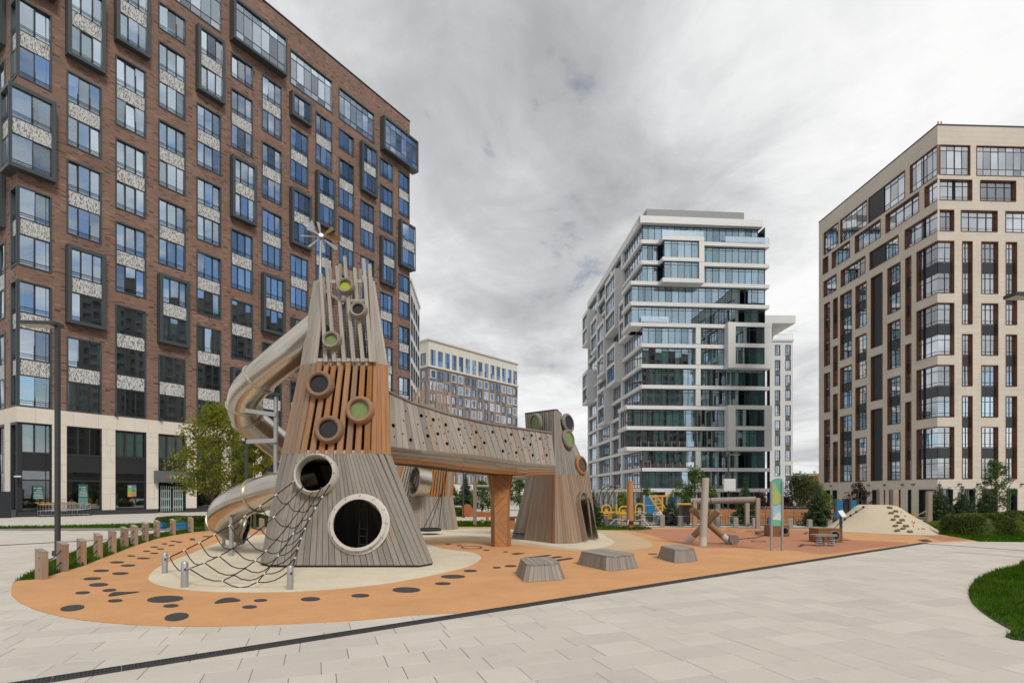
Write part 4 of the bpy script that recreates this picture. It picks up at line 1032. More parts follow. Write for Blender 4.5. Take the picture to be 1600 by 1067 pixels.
def old_houses():
    M_GR = mat('green_roof', (0.10, 0.17, 0.065), 0.7, 0, 0.15, .2); M_RB = mat('red_brick_far', (0.25, 0.07, 0.04), 0.85); M_GW = mat('green_wall', (0.12, 0.15, 0.10), 0.85)
    o = P(1220, 770, 260); o.z = 0
    r = empty('green_roofed_house', o, 'distant long house with a pale green mansard roof beyond the trees', 'building')
    b = MB(); b.box(0, 24, 0, 10, -3, 7.5); build('wall', b, M_GW, r)
    b = MB(); b.add([(-.3, -.3, 7.5), (24.3, -.3, 7.5), (24.3, 10, 7.5), (-.3, 10, 7.5), (1, 3, 11.2), (23, 3, 11.2), (23, 8, 11.2), (1, 8, 11.2)], [(0, 1, 5, 4), (1, 2, 6, 5), (2, 3, 7, 6), (3, 0, 4, 7), (4, 5, 6, 7)]); rf = build('roof', b, M_GR, r)
    for i in range(4): c = MB(); c.add([(0, -.2, 0), (1.6, -.2, 0), (.8, -.2, 1.5), (0, 2, 0), (1.6, 2, 0), (.8, 2, 1.5)], [(0, 1, 2), (0, 2, 5, 3), (1, 4, 5, 2)]); build('dormer', c, M_WHITE, rf, T(3+i*5.4, 0, 8))
    for i in range(3): c = MB(); c.box(0, .8, 0, .8, 0, 1.6); build('chimney', c, M_GALV, rf, T(5+i*7, 5, 11))
    for i in range(6): obj('window', boxmesh('window', 1.2, .1, 2, M_WHITE), r, T(1.5+i*3.8, -.08, 4))
    o = P(1277, 770, 240); o.z = 0
    r = empty('turret_house', o, 'red brick and white house with a pointed green turret roof beside the beige block', 'building')
    b = MB(); b.box(0, 12, 0, 9, -3, 9.5); build('wall', b, M_RB, r); b = MB(); b.box(3.2, 9, -.5, 0, -3, 9.6); build('white_bay', b, M_WHITE, r)
    b = MB(); b.cyl((6, 3, 9.5), (6, 3, 12.5), 3, n=12); build('turret', b, M_WHITE, r)
    b = MB(); b.cyl((6, 3, 12.5), (6, 3, 20), 3.4, .05, n=12); build('turret_roof', b, M_GR, r)
    for i in range(2):
        for k in range(3): obj('window', boxmesh('window', 1.2, .1, 1.8, M_DARKF), r, T(4+i*2.6, -.6, .5+k*3))
old_houses()

def outside_block(loc, rz, W, Hh, label, m):
    root = empty('apartment_building', loc, label, 'building'); root.rotation_euler = (0, 0, rz)
    ops = [(1.2+3.4*i, 3.3+3.4*i, 1.2+3.3*k, 3.2+3.3*k) for i in range(int((W-2)/3.4)) for k in range(int((Hh-2)/3.3))]
    w, rb = wall_grid('wall', root, I4, W, 0, Hh, ops, m, M_GREYP, .3, 1.0); build('interior', rb, M_GREYP, root)
    b = MB(); b.box(0, W, 1.1, 14, 0, Hh-.05); b.box(-.2, W+.2, -.2, 14.2, Hh, Hh+.4); build('rear_block', b, m, root)
outside_block((130, 62, -1), R(-90), 67, 66, 'warm tan tower block far outside the frame on the right, known from window reflections', mat('tan_render', (0.13, 0.115, 0.095), .8, 0, .08, .3))
outside_block((55, -46, -.1), R(180), 59, 38, 'lower pale block behind the viewer, known only from window reflections', M_CREAM)
outside_block((96, -46.5, -.1), R(180), 40, 62, 'taller grey brown block behind the viewer, known only from window reflections', M_BRICK2)

# ------------------------------------------------------------------ the timber play structure
def rel(root, M): return Matrix.Translation(root.location).inverted() @ M
def lerp(a, b, t): return a+(b-a)*t
def wcol(r, b=1.0, dr=0.12, db=0.06): return (r+rnd.gauss(0, dr*.7), b*(1+rnd.gauss(0, db)), 0, 1)
def plank(root, a0, a1, b0, b1, thick=0.035, color=None, cuts=(), name='plank', label=None, ncol=5):
    a, b = (a0+a1)/2, (b0+b1)/2
    M = frame(a, b-a, a1-a0); Mi = M.inverted()
    q = [Mi @ v for v in (a0, a1, b1, b0)]
    mb = MB(); mb2 = MB(); split = [False]
    def prism(p, mb=mb):
        vs = [(v.x, 0, v.z) for v in p]+[(v.x, thick, v.z) for v in p]
        mb.add(vs, [(0, 1, 2, 3), (7, 6, 5, 4), (0, 4, 5, 1), (1, 5, 6, 2), (2, 6, 7, 3), (3, 7, 4, 0)])
    done = False
    for Mf, fn in cuts:
        Fi = Mf.inverted()
        cols = []
        any_ = False
        for i in range(ncol+1):
            u = i/ncol; pb, pt = lerp(q[0], q[1], u), lerp(q[3], q[2], u)
            fb, ft = Fi @ (M @ pb), Fi @ (M @ pt)
            dz = ft.z-fb.z; t = max(0, min(1, (0-fb.z)/dz))
            for _ in range(2):
                x = fb.x+(ft.x-fb.x)*t; r_ = fn(x)
            if r_ and (r_[1] > fb.z and r_[0] < ft.z):
                any_ = True; cols.append((pb, pt, max(0, (r_[0]-fb.z)/dz), min(1, (r_[1]-fb.z)/dz), True))
            else: cols.append((pb, pt, t, t, False))
        if any_:
            done = True; allc = all(c[4] for c in cols)
            for i in range(ncol):
                c, d = cols[i], cols[i+1]
                if not c[4] and not d[4]: prism((c[0], d[0], d[1], c[1])); continue
                if c[2] > 0.002 or d[2] > 0.002: prism((c[0], d[0], lerp(d[0], d[1], d[2]), lerp(c[0], c[1], c[2])))
                if c[3] < 0.998 or d[3] < 0.998: prism((lerp(c[0], c[1], c[3]), lerp(d[0], d[1], d[3]), d[1], c[1]), mb2 if allc else mb)
            break
    if not done: prism(q)
    if mb2.f: build(name, mb2, M_WOOD, root, rel(root, M), color=color)
    if not mb.f: return None
    return build(name, mb, M_WOOD, root, rel(root, M), color=color, label=label)
def facet(root, a0, a1, b0, b1, n, gap, col, cuts=(), thick=0.035, jit=0.0, over=0.0, name='plank'):
    for i in range(n):
        f0, f1 = (i+gap/2)/n, (i+1-gap/2)/n
        c = col(i/n) if callable(col) else col
        A0, A1, B0, B1 = lerp(a0, a1, f0), lerp(a0, a1, f1), lerp(b0, b1, f0), lerp(b0, b1, f1)
        plank(root, A0, A1, B0, B1, thick, c, cuts, name)
def face_frame(p, a0, a1, b0):            # local X along face, Z up the face, Y inward
    return frame(p, (b0-a0)-(a1-a0).normalized()*((b0-a0).dot((a1-a0).normalized())), a1-a0)
def hit(px, py, p0, n):                   # point of a facet seen at a photo pixel
    d = Vector(((px-800)/F, 1, -(py-HZ)/F)); o = Vector((0, 0, EYE)); t = (p0-o).dot(n)/d.dot(n); return o+d*t
def circ(r): return lambda x: (-math.sqrt(r*r-x*x), math.sqrt(r*r-x*x)) if abs(x) < r else None
def porthole(root, Mf, r_in, r_out, d, m, color=None, glass=None, name='porthole', base=0.0, label=None):
    # Mf: Y points inward; ring stands out of the face
    R_ = Mf @ RX(R(90))                    # local Z outward
    b = MB(); b.lathe([(r_out*1.0, -.02), (r_out*1.0, d*.45), (r_out*.93, d*.8), (r_out*.86, d), (r_in+.03, d), (r_in, d*.85), (r_in, -.06)], 32)
    o = build(name, b, m, root, rel(root, R_ @ T(0, 0, base)), smooth=True, color=color, label=label)
    if glass:
        g = MB(); g.cyl((0, 0, d*.35), (0, 0, d*.35+.012), r_in+.004, n=28); build('pane', g, glass, o)
    if m is M_WOOD: return o
    bo = MB()
    for i in range(12):
        t = 2*math.pi*i/12; bo.cyl(((r_in+r_out)*.5*math.cos(t), (r_in+r_out)*.5*math.sin(t), d*.9), ((r_in+r_out)*.5*math.cos(t), (r_in+r_out)*.5*math.sin(t), d+.006), .010, n=6)
    build('bolts', bo, M_DARKF, o, kind='stuff')
    return o
def V(x, y, z): return Vector((x, y, z))
def lv(z, *pts): return [Vector((x, y, z)) for x, y in pts]
def pxl(z, *pts): return [Vector(((px-800)/F*Y, Y, z)) for px, Y in pts]
M_GRN = mat('green_disc', (0.17, 0.24, 0.08), 0.25, 0, 0.15, 6); M_LIME = mat('lime_disc', (0.36, 0.42, 0.03), 0.25, 0, 0.15, 6); M_SMOKE = mat('dark_disc', (0.022, 0.017, 0.018), 0.12, 0, 0.2, 6)

def main_tower():
    root = empty('play_tower', (-3.75, 13.3, 0), 'tall tapering timber play tower with two big round openings and crown of battens', 'play tower')
    z = (0.06, 2.56, 4.72, 6.84)
    L0 = pxl(z[0], (406, 12.2), (422, 11.85), (656, 11.85), (677, 12.25))+lv(z[0], (-2.35, 14.7), (-2.7, 15.1), (-5.2, 15.1), (-5.6, 14.7))
    L1 = pxl(z[1], (439, 12.75), (466, 12.4), (580, 12.4), (611, 12.75))+lv(z[1], (-3.35, 14.5), (-3.6, 14.8), (-5.0, 14.8), (-5.3, 14.5))
    L2 = pxl(z[2], (469, 12.95), (494, 12.65), (584, 12.65), (606.5, 12.95))+lv(z[2], (-3.4, 14.4), (-3.6, 14.7), (-4.8, 14.7), (-5.0, 14.4))
    L3 = pxl(z[3], (489.5, 13.2), (508, 12.95), (574, 12.95), (585, 13.2))+lv(z[3], (-3.65, 14.2), (-3.8, 14.4), (-4.5, 14.4), (-4.7, 14.2))
    g = lambda b=0.95, r=-.28: (lambda u: wcol(r, b, .1))
    # lower section
    n = (L0[2]-L0[1]).cross(L1[1]-L0[1]).normalized()
    c1 = hit(495.5, 742.5, L0[1], n); c2 = hit(561, 818.5, L0[1], n)
    F1 = face_frame(c1, L0[1], L0[2], L1[1]); F2 = face_frame(c2, L0[1], L0[2], L1[1])
    cuts = [(F2, circ(.60)), (F1, circ(.42))]
    def cutsel(i, nn): return cuts
    N_ = 23
    for i in range(N_):
        f0, f1 = (i+.05)/N_, (i+.95)/N_
        A0, A1, B0, B1 = lerp(L0[1], L0[2], f0), lerp(L0[1], L0[2], f1), lerp(L1[1], L1[2], f0), lerp(L1[1], L1[2], f1)
        mid = lerp(A0, B0, (c2.z-z[0])/(z[1]-z[0])); cs = cuts if True else []
        use = []
        for Fm, fn in cuts:
            pl = [Fm.inverted() @ v for v in (A0, A1, B0, B1)]
            zc = [(-p.z) for p in pl]
            xm0 = pl[0].x+(pl[2].x-pl[0].x)*(-pl[0].z)/(pl[2].z-pl[0].z); xm1 = pl[1].x+(pl[3].x-pl[1].x)*(-pl[1].z)/(pl[3].z-pl[1].z)
            rr = .60 if Fm is F2 else .42
            if xm1 > -rr and xm0 < rr: use.append((Fm, fn))
        if len(use) == 2:                   # both openings cross this plank: split it between them
            t = 0.52
            Am0, Am1 = lerp(A0, B0, t), lerp(A1, B1, t)
            c = wcol(-.28, .95, .1)
            plank(root, A0, A1, Am0, Am1, .035, c, [use[0] if use[0][0] is F2 else use[1]]); plank(root, Am0, Am1, B0, B1, .035, c, [use[0] if use[0][0] is F1 else use[1]])
        else: plank(root, A0, A1, B0, B1, .035, wcol(-.28, .95, .1), use)
    for (i, k) in ((0, 3), (2, 3), (3, 18), (4, 3), (5, 18), (6, 3), (7, 18)):
        facet(root, L0[i], L0[(i+1) % 8], L1[i], L1[(i+1) % 8], k, .08 if i < 3 else .015, g(.95))
    # middle section
    og = lambda r, b=1.05, d=.18: (lambda u: wcol(r, b, d))
    facet(root, L1[0], L1[1], L2[0], L2[1], 4, .08, og(.35, .95)); facet(root, L1[2], L1[3], L2[2], L2[3], 4, .08, og(.78, 1.05))
    facet(root, L1[1], L1[2], L2[1], L2[2], 8, .36, lambda u: wcol(.76+.12*math.sin(u*9), .95, .2), thick=.05)
    for (i, k) in ((3, 16), (4, 3), (5, 12), (6, 3), (7, 16)): facet(root, L1[i], L1[(i+1) % 8], L2[i], L2[(i+1) % 8], k, .08, og(.6))
    # upper section
    facet(root, L2[0], L2[1], L3[0], L3[1], 5, .08, g(1.3, -.1)); facet(root, L2[2], L2[3], L3[2], L3[3], 4, .08, g(1.3, -.1))
    for (i, k) in ((3, 9), (5, 8), (7, 9)): facet(root, L2[i], L2[(i+1) % 8], L3[i], L3[(i+1) % 8], k, .3, g(1.2, -.1))
    fu = (L3[1]-L2[1]).normalized(); xd = V(1, 0, 0)
    for i, (pb, pt, yt) in enumerate(((510, 503, 427), (524, 511, 403), (539, 527, 414), (554, 540, 400), (568, 555, 417), (581, 569, 403), (586, 579, 412))):
        kt = (EYE+(HZ-yt)/F*12.9); 
        a = lerp(L2[1], L2[2], (pb-494)/90.0); b = V((pt-800)/F*13.0, 12.98+.02*(i % 3), kt); w = V(.045, 0, 0); s = V(0, -.07-.012*(i % 2), 0)
        plank(root, a-w+s, a+w+s, b-w*.8+s, b+w*.8+s, .05, wcol(-.12, 1.35, .06, .06), name='batten')
    for i, (px_, yt, Y) in enumerate(((516, 418, 14.2), (531, 412, 14.3), (548, 424, 14.3), (563, 420, 14.3), (577, 425, 14.1))):
        b = P(px_, yt, Y); a = V(b.x-.02, b.y+.05, z[2]+.3); w = V(.045, 0, 0); plank(root, a-w, a+w, b-w*.8, b+w*.8, .05, wcol(-.1, 1.15, .06), name='batten')
    # bands, platforms, base
    def hoop(name, Lx, h, m, inset=.03):
        c = sum(Lx, V(0, 0, 0))/8; b = MB(); o = []; 
        for p in Lx: d = (c-p); d.z = 0; d.normalize(); o.append(p+d*inset)
        vs = [v-root.location for v in o]+[v-root.location+V(0, 0, h) for v in o]
        i2 = []
        for p in Lx: d = (c-p); d.z = 0; d.normalize(); i2.append(p+d*(inset+.06)-root.location)
        vs += i2+[v+V(0, 0, h) for v in i2]
        fs = []
        for i in range(8):
            j = (i+1) % 8; fs += [(i, j, 8+j, 8+i), (24+i, 24+j, 16+j, 16+i), (8+i, 8+j, 24+j, 24+i), (16+i, 16+j, j, i)]
        b.add(vs, fs); return build(name, b, m, root)
    for Lx, dz in ((L1, .0), (L2, -.07), (L2, .03), (L3, -.12)):
        hoop('steel_band', [p+V(0, 0, dz) for p in Lx], .08, M_RING, .055)
    def plat(name, Lx, dz):
        b = MB(); c = sum(Lx, V(0, 0, 0))/8; pts = [(p+(c-p)*.05-root.location) for p in Lx]; zz_ = pts[0].z+dz
        b.prism([(p.x, p.y) for p in pts], zz_-.06, zz_); build(name, b, M_WOODD, root)
    plat('platform', L1, -.1); plat('platform', L2, -.1)  # floors added inside to keep the tower's interior dark
    b = MB(); b.prism([((p.x-(-3.75))*.985, (p.y-13.3)*.985) for p in L0], .0, .07); build('base_frame', b, M_BLACK, root)
    # openings
    porthole(root, F2, .60, .695, .05, M_RING, name='opening_ring', base=.0)
    porthole(root, F2, .59, .635, .12, M_RING, name='opening_ring', base=.0)
    porthole(root, F1, .41, .50, .24, M_RING, name='opening_ring')
    n2 = (L1[2]-L1[1]).cross(L2[1]-L1[1]).normalized()
    for px_, py_, ro, gl, c in ((501, 602, .345, M_SMOKE, .45), (563.5, 641.5, .345, M_GRN, .6), (515.5, 672, .345, M_SMOKE, .5)):
        p = hit(px_, py_, L1[1], n2); porthole(root, face_frame(p, L1[1], L1[2], L2[1]), ro*.64, ro*.96, .16, M_WOOD, (c, .82, 0, 1), gl)
    n3 = (L2[2]-L2[1]).cross(L3[1]-L2[1]).normalized()
    for px_, py_, ro, gl, c in ((543.5, 452.5, .215, M_LIME, .05), (563, 489, .215, M_SMOKE, .05), (521.5, 536, .235, M_GRN, .05)):
        p = hit(px_, py_, L2[1], n3); porthole(root, face_frame(p, L2[1], L2[2], L3[1]) , ro*.62, ro*.95, .14, M_WOOD, (c, .95, 0, 1), gl, base=.10)
    # safety net and posts inside the top
    b = MB(); A, B_, C_, D_ = [lerp(p, sum(L2+L3, V(0, 0, 0))/16, .16)-root.location for p in (L2[1], L2[2], L3[2], L3[1])]
    for i in range(24):
        t = i/23
        b.cyl(lerp(A, B_, t), lerp(D_, C_, min(1, t+.0)), .004, n=3, cap=False); b.cyl(lerp(A, D_, t), lerp(B_, C_, t), .004, n=3, cap=False)
    build('safety_net', b, M_ROPE, root, kind='stuff')
    for px_, Y in ((503, 13.5), (541, 13.9), (577, 13.5)):
        b = MB(); b.cyl(P(px_, 560, Y)-root.location, P(px_+3, 434, Y)-root.location, .06, n=8); build('post', b, M_WOOD, root, color=(.0, 1.1, 0, 1))
    # rope ladder inside the big opening
    b = MB(); c = c2-root.location
    for dx in (-.12, .07): b.cyl(c+V(dx, .5, 0.5), c+V(dx-.02, .45, -.6), .014, n=5)
    for k in range(6): b.cyl(c+V(-.12, .5, .4-k*.18), c+V(.07, .5, .4-k*.18), .012, n=5)
    build('rope_ladder', b, M_ROPE, root)
    return root, c1, F1
M_WOODD = mat('dark_timber', (0.05, 0.035, 0.025), 0.8, 0, .2)
MT, NET_C, NET_F = main_tower()

def pinwheel():
    hub = P(501.5, 371, 13.5); base = P(499.5, 432, 13.5)
    root = empty('wind_wheel', base, 'metal wind wheel with bronze and silver blades on a mast above the tower', 'wind wheel')
    b = MB(); b.cyl((0, 0, -.6), hub-base, .035, .028, n=8); build('mast', b, M_GALV, root)
    h = hub-base; M_DULL = mat('dull_blade', (.33, .34, .35), .5, .5); M_BRZ = mat('bronze_blade', (0.33, 0.19, 0.07), .35, .8, .1)
    n = Vector((.35, -.85, .35)).normalized(); u = n.orthogonal().normalized(); w = n.cross(u)
    for i in range(8):
        t = 2*math.pi*i/8+.2; d = u*math.cos(t)+w*math.sin(t); s = n.cross(d)*.75+n*.45; s.normalize(); nn = d.cross(s)
        mb = MB(); a = h+d*.10; e = h+d*.46
        vs = [a-s*.015, a+s*.015, e+s*.05, e+d*.03, e-s*.05]
        mb.add([v for v in vs]+[v+nn*.008 for v in vs], [(0, 1, 2, 3, 4), (9, 8, 7, 6, 5)]+[(i_, (i_+1) % 5, 5+(i_+1) % 5, 5+i_) for i_ in range(5)])
        build('blade', mb, M_BRZ if i in (3, 4) else M_DULL, root)
    mb = MB(); tip = P(482, 352, 13.9)-base; mb.cyl(h, lerp(h, tip, .7), .018, n=6); d = (tip-h).normalized(); s = V(.3, 0, .95); s = (s-d*s.dot(d)).normalized(); nn = d.cross(s)
    a = lerp(h, tip, .6); vs = [a-s*.06, a+s*.06, tip+s*.16, tip-s*.12]
    mb.add(vs+[v+nn*.01 for v in vs], [(0, 1, 2, 3), (7, 6, 5, 4), (0, 4, 5, 1), (1, 5, 6, 2), (2, 6, 7, 3), (3, 7, 4, 0)]); build('tail_vane', mb, M_GALV, root)
    mb = MB(); mb.cyl(h-n*.05, h+n*.08, .06, n=10); build('hub', mb, M_GALV, root)
pinwheel()

def tube_slide(label, path, r, flanges, posts, arms=(), group=None):
    pts = catmull([P(*p) for p in path], 7, False)
    o = Vector((pts[len(pts)//2].x, pts[len(pts)//2].y, 0)); root = empty('tube_slide', o, label, 'tube slide')
    pts = [p-o for p in pts]
    cut = sorted({0, len(pts)-1, *flanges})
    for a, b_ in zip(cut, cut[1:]):
        mb = MB(); seg = pts[a:b_+1]; mb.tube(seg, r, 28, cap=False)
        # inner skin so that the open end has thickness
        mb.tube([p for p in seg], r-.012, 28, cap=False)
        build('tube', mb, M_STEEL, root, smooth=True)
    for f in flanges+[len(pts)-1]:
        d = (pts[min(f+1, len(pts)-1)]-pts[max(f-1, 0)]).normalized(); M = frame(pts[f], d, d.orthogonal())
        mb = MB(); mb.lathe([(r-.005, -.03), (r+.03, -.03), (r+.035, -.02), (r+.035, .02), (r+.03, .03), (r-.005, .03)], 36, closed=True); build('flange', mb, M_STEELR, root, M, smooth=True)
    for a, b_ in posts:
        mb = MB(); mb.cyl(a-o, b_-o, .055, n=12); build('support_post', mb, M_GALV, root, smooth=True)
    for a, b_ in arms:
        mb = MB(); d = (b_-a); M = frame(a-o, d, V(0, 0, 1)); mb.box(-.05, .05, -.05, .05, 0, d.length); build('support_arm', mb, M_GALV, root, M)
    return root
M_STEELR = mat('steel_flange', (0.50, 0.45, 0.36), 0.4, .7, .1, 3)
def gp(px, py): return G(px, py)
a_ = P(361.5, 806, 14.05); 
tube_slide('lower steel tube slide curling out of the tower to the ground beside the leafy tree',
           [(500, 744, 13.7), (455, 757, 13.65), (412, 770, 13.8), (376, 783, 14.2), (353, 799, 14.8), (352, 815, 15.5), (370, 824, 16.0), (384, 827, 16.1)], .43, [16, 33],
           [(V(a_.x, a_.y, 0), a_), (G(349.5, 853), P(349.5, 838, 16.7)), (G(371, 853), P(371, 838, 16.7))])
b0 = P(431, 620, 13.55)
tube_slide('upper steel tube slide bending round behind the tower below its crown of battens',
           [(505, 507, 13.5), (470, 537, 13.35), (437, 564, 13.3), (404, 593, 13.4), (383, 620, 13.7), (385, 650, 14.1), (408, 672, 14.5), (438, 696, 14.9), (475, 720, 15.2)], .40, [21, 31, 36],
           [(V(b0.x, b0.y, 0), b0)], [(P(384, 641.5, 13.45), P(432, 648, 13.5)), (P(386, 690, 13.45), P(433, 688, 13.5))])

# ---- climbing net from the upper round opening down to three steel bollards
def bollard(px, pyb, label, h=.43, r=.052):
    p = G(px, pyb); root = empty('steel_bollard', p, label, 'bollard', 'steel bollards holding the climbing net')
    b = MB(); b.lathe([(0.0001, 0), (r+.0, 0), (r, h-.03), (r*.8, h-.008), (r*.45, h), (0.0001, h)], 20); build('post', b, M_GALV, root, smooth=True)
    b = MB(); b.cyl((r*.6, -r*.7, h-.13), (r*.75, -r*1.05, h-.13), .017, n=10); build('eye_bolt', b, M_BLACK, root)
    return p
B1 = bollard(257.5, 896, 'grey steel bollard at the left end of the rope net'); B2 = bollard(288.5, 918, 'grey steel bollard in front of the sand coloured patch edge, nearest the dark spots', .46, .058); B3 = bollard(453.5, 921.5, 'grey steel bollard with a bolt hole in front of the tower base', .42)
def climbing_net():
    root = empty('climbing_net', V(-4.6, 10.8, 0), 'black rope climbing net with white sleeves sloping from the round opening to bollards', 'climbing net')
    o = root.location; n = NET_F @ V(0, -1, 0)-NET_F @ V(0, 0, 0)
    c = NET_C
    up = NET_F @ V(0, 0, 1)-NET_F @ V(0, 0, 0); rt = NET_F @ V(1, 0, 0)-NET_F @ V(0, 0, 0)
    T0 = c+rt*-.42-up*.20+n*.24; T1 = c-up*.45+n*.24; T2 = c+rt*.40-up*.25+n*.24
    q1 = V(B1.x+.10, B1.y, .34); q2 = V(B2.x+.12, B2.y+.02, .34); q3 = V(B3.x+.0, B3.y+.10, .36)
    def left(v): return lerp(T0, q1, v)+V(0, 0, -.45*v*(1-v))
    def right(v):
        p = lerp(T2, q3, v); return p+V(-.25*math.sin(v*math.pi), .25*math.sin(v*math.pi), -.5*v*(1-v))
    def bottom(u):
        if u < .28: return lerp(q1, q2, u/.28)+V(0, 0, -.10*math.sin(u/.28*math.pi))
        t = (u-.28)/.72; return lerp(q2, q3, t)+V(0, 0, -.27*math.sin(t*math.pi))
    def top(u): return lerp(T0, T1, u*2) if u < .5 else lerp(T1, T2, u*2-1)
    def S(u, v):
        e = lerp(left(v), right(v), u)+lerp(top(u), bottom(u), v)-(lerp(lerp(T0, q1, v), lerp(T2, q3, v), u))
        corr = lerp(lerp(T0, T2, u), lerp(q1, q3, u), v)
        p = lerp(left(v), right(v), u)+lerp(top(u), bottom(u), v)-corr
        p += V(0, 0, -.22*math.sin(u*math.pi)*math.sin(v*math.pi)); p.z = max(p.z, .03); return p-o
    nu, nv = 4, 8
    for i in range(nu+1):
        b = MB(); b.tube([S(i/nu, k/24) for k in range(25)], .013 if i in (0, nu) else .0105, 6); build('rope', b, M_ROPE, root, smooth=True)
    for j in range(1, nv+1):
        b = MB(); v = (j/nv)**.9
        b.tube([S(k/16, v)+V(0, 0, -.07*abs(math.sin(k/16*nu*math.pi))) for k in range(17)], .0105, 6); build('rope', b, M_ROPE, root, smooth=True)
    r = random.Random(5); k = MB(); w = MB()
    for j in range(0, nv+1):
        v = (j/nv)**.9
        for i in range(nu+1):
            p = S(i/nu, v); q = S(i/nu, min(1, v+.03)); d = (q-p).normalized() if (q-p).length > 1e-6 else V(0, 0, 1)
            if i in (0, nu) or r.random() < .35: w.cyl(p-d*.025, p+d*.035, .0165, n=7)
            else: k.cyl(p-d*.02, p+d*.02, .019, n=6)
    build('sleeve', w, M_CLIP, root, kind='stuff'); build('knot', k, M_BLACK, root, kind='stuff')
    for q, bp in ((q1, B1), (q2, B2), (q3, B3)):
        b = MB(); b.cyl(q-o, V(bp.x, bp.y, q.z)-o, .012, n=6); b.cyl(lerp(q, V(bp.x, bp.y, q.z), .2)-o, lerp(q, V(bp.x, bp.y, q.z), .6)-o, .022, n=8); build('shackle', b, M_GALV, root)
    for t in (T0, T1, T2):
        b = MB(); b.cyl(t-o-n*.05, t-o+n*.03, .018, n=8); build('shackle', b, M_GALV, root)
climbing_net()

# ---- bridge
def plate(name, loops, thick, m, root, M, color=None):
    bm = bmesh.new(); es = []
    for lp in loops:
        vs = [bm.verts.new((x, 0, z)) for x, z in lp]
        es += [bm.edges.new((vs[i], vs[(i+1) % len(vs)])) for i in range(len(vs))]
    bmesh.ops.triangle_fill(bm, edges=es, use_beauty=True)
    ext = bmesh.ops.extrude_face_region(bm, geom=bm.faces[:])
    for e in ext['geom']:
        if isinstance(e, bmesh.types.BMVert): e.co.y += thick
    bmesh.ops.recalc_face_normals(bm, faces=bm.faces)
    me = bpy.data.meshes.new(name); bm.to_mesh(me); bm.free(); me.materials.append(m)
    return obj(name, me, root, M, color=color)
HB = [(600+x/4.106, 600+y/4.106) for x, y in ((101, 183), (65, 266), (172, 358), (229, 204), (313, 229), (293, 331), (346, 319), (397, 261), (405, 382), (488, 288), (594, 308), (645, 376), (584, 403))]
HB += [(790+x/4.27, 620+y/4.27) for x, y in ((41, 250), (121, 279), (168, 258), (172, 316), (235, 279), (80, 369), (182, 389), (275, 388))]+[(790, 689), (786, 704.6), (808.6, 706.6), (771.5, 674.5)]
HS = [(600+x/4.106, 600+y/4.106) for x, y in ((139, 174), (127, 235), (119, 319), (68, 337), (270, 209), (218, 259), (353, 228), (249, 297), (275, 280), (302, 266), (356, 273), (388, 316), (412, 304), (253, 378), (311, 397), (337, 382), (447, 409), (490, 257), (522, 280), (565, 266), (613, 267), (649, 301), (491, 325), (564, 320), (550, 349), (512, 377), (620, 345), (500, 409), (624, 411))]
HS += [(790+x/4.27, 620+y/4.27) for x, y in ((21, 226), (95, 241), (141, 258), (59, 290), (39, 312), (86, 334), (21, 376), (72, 401), (130, 336), (110, 352), (160, 355), (203, 290), (265, 279), (278, 270), (280, 315), (262, 345), (287, 349), (300, 350), (248, 395), (220, 420), (251, 412))]
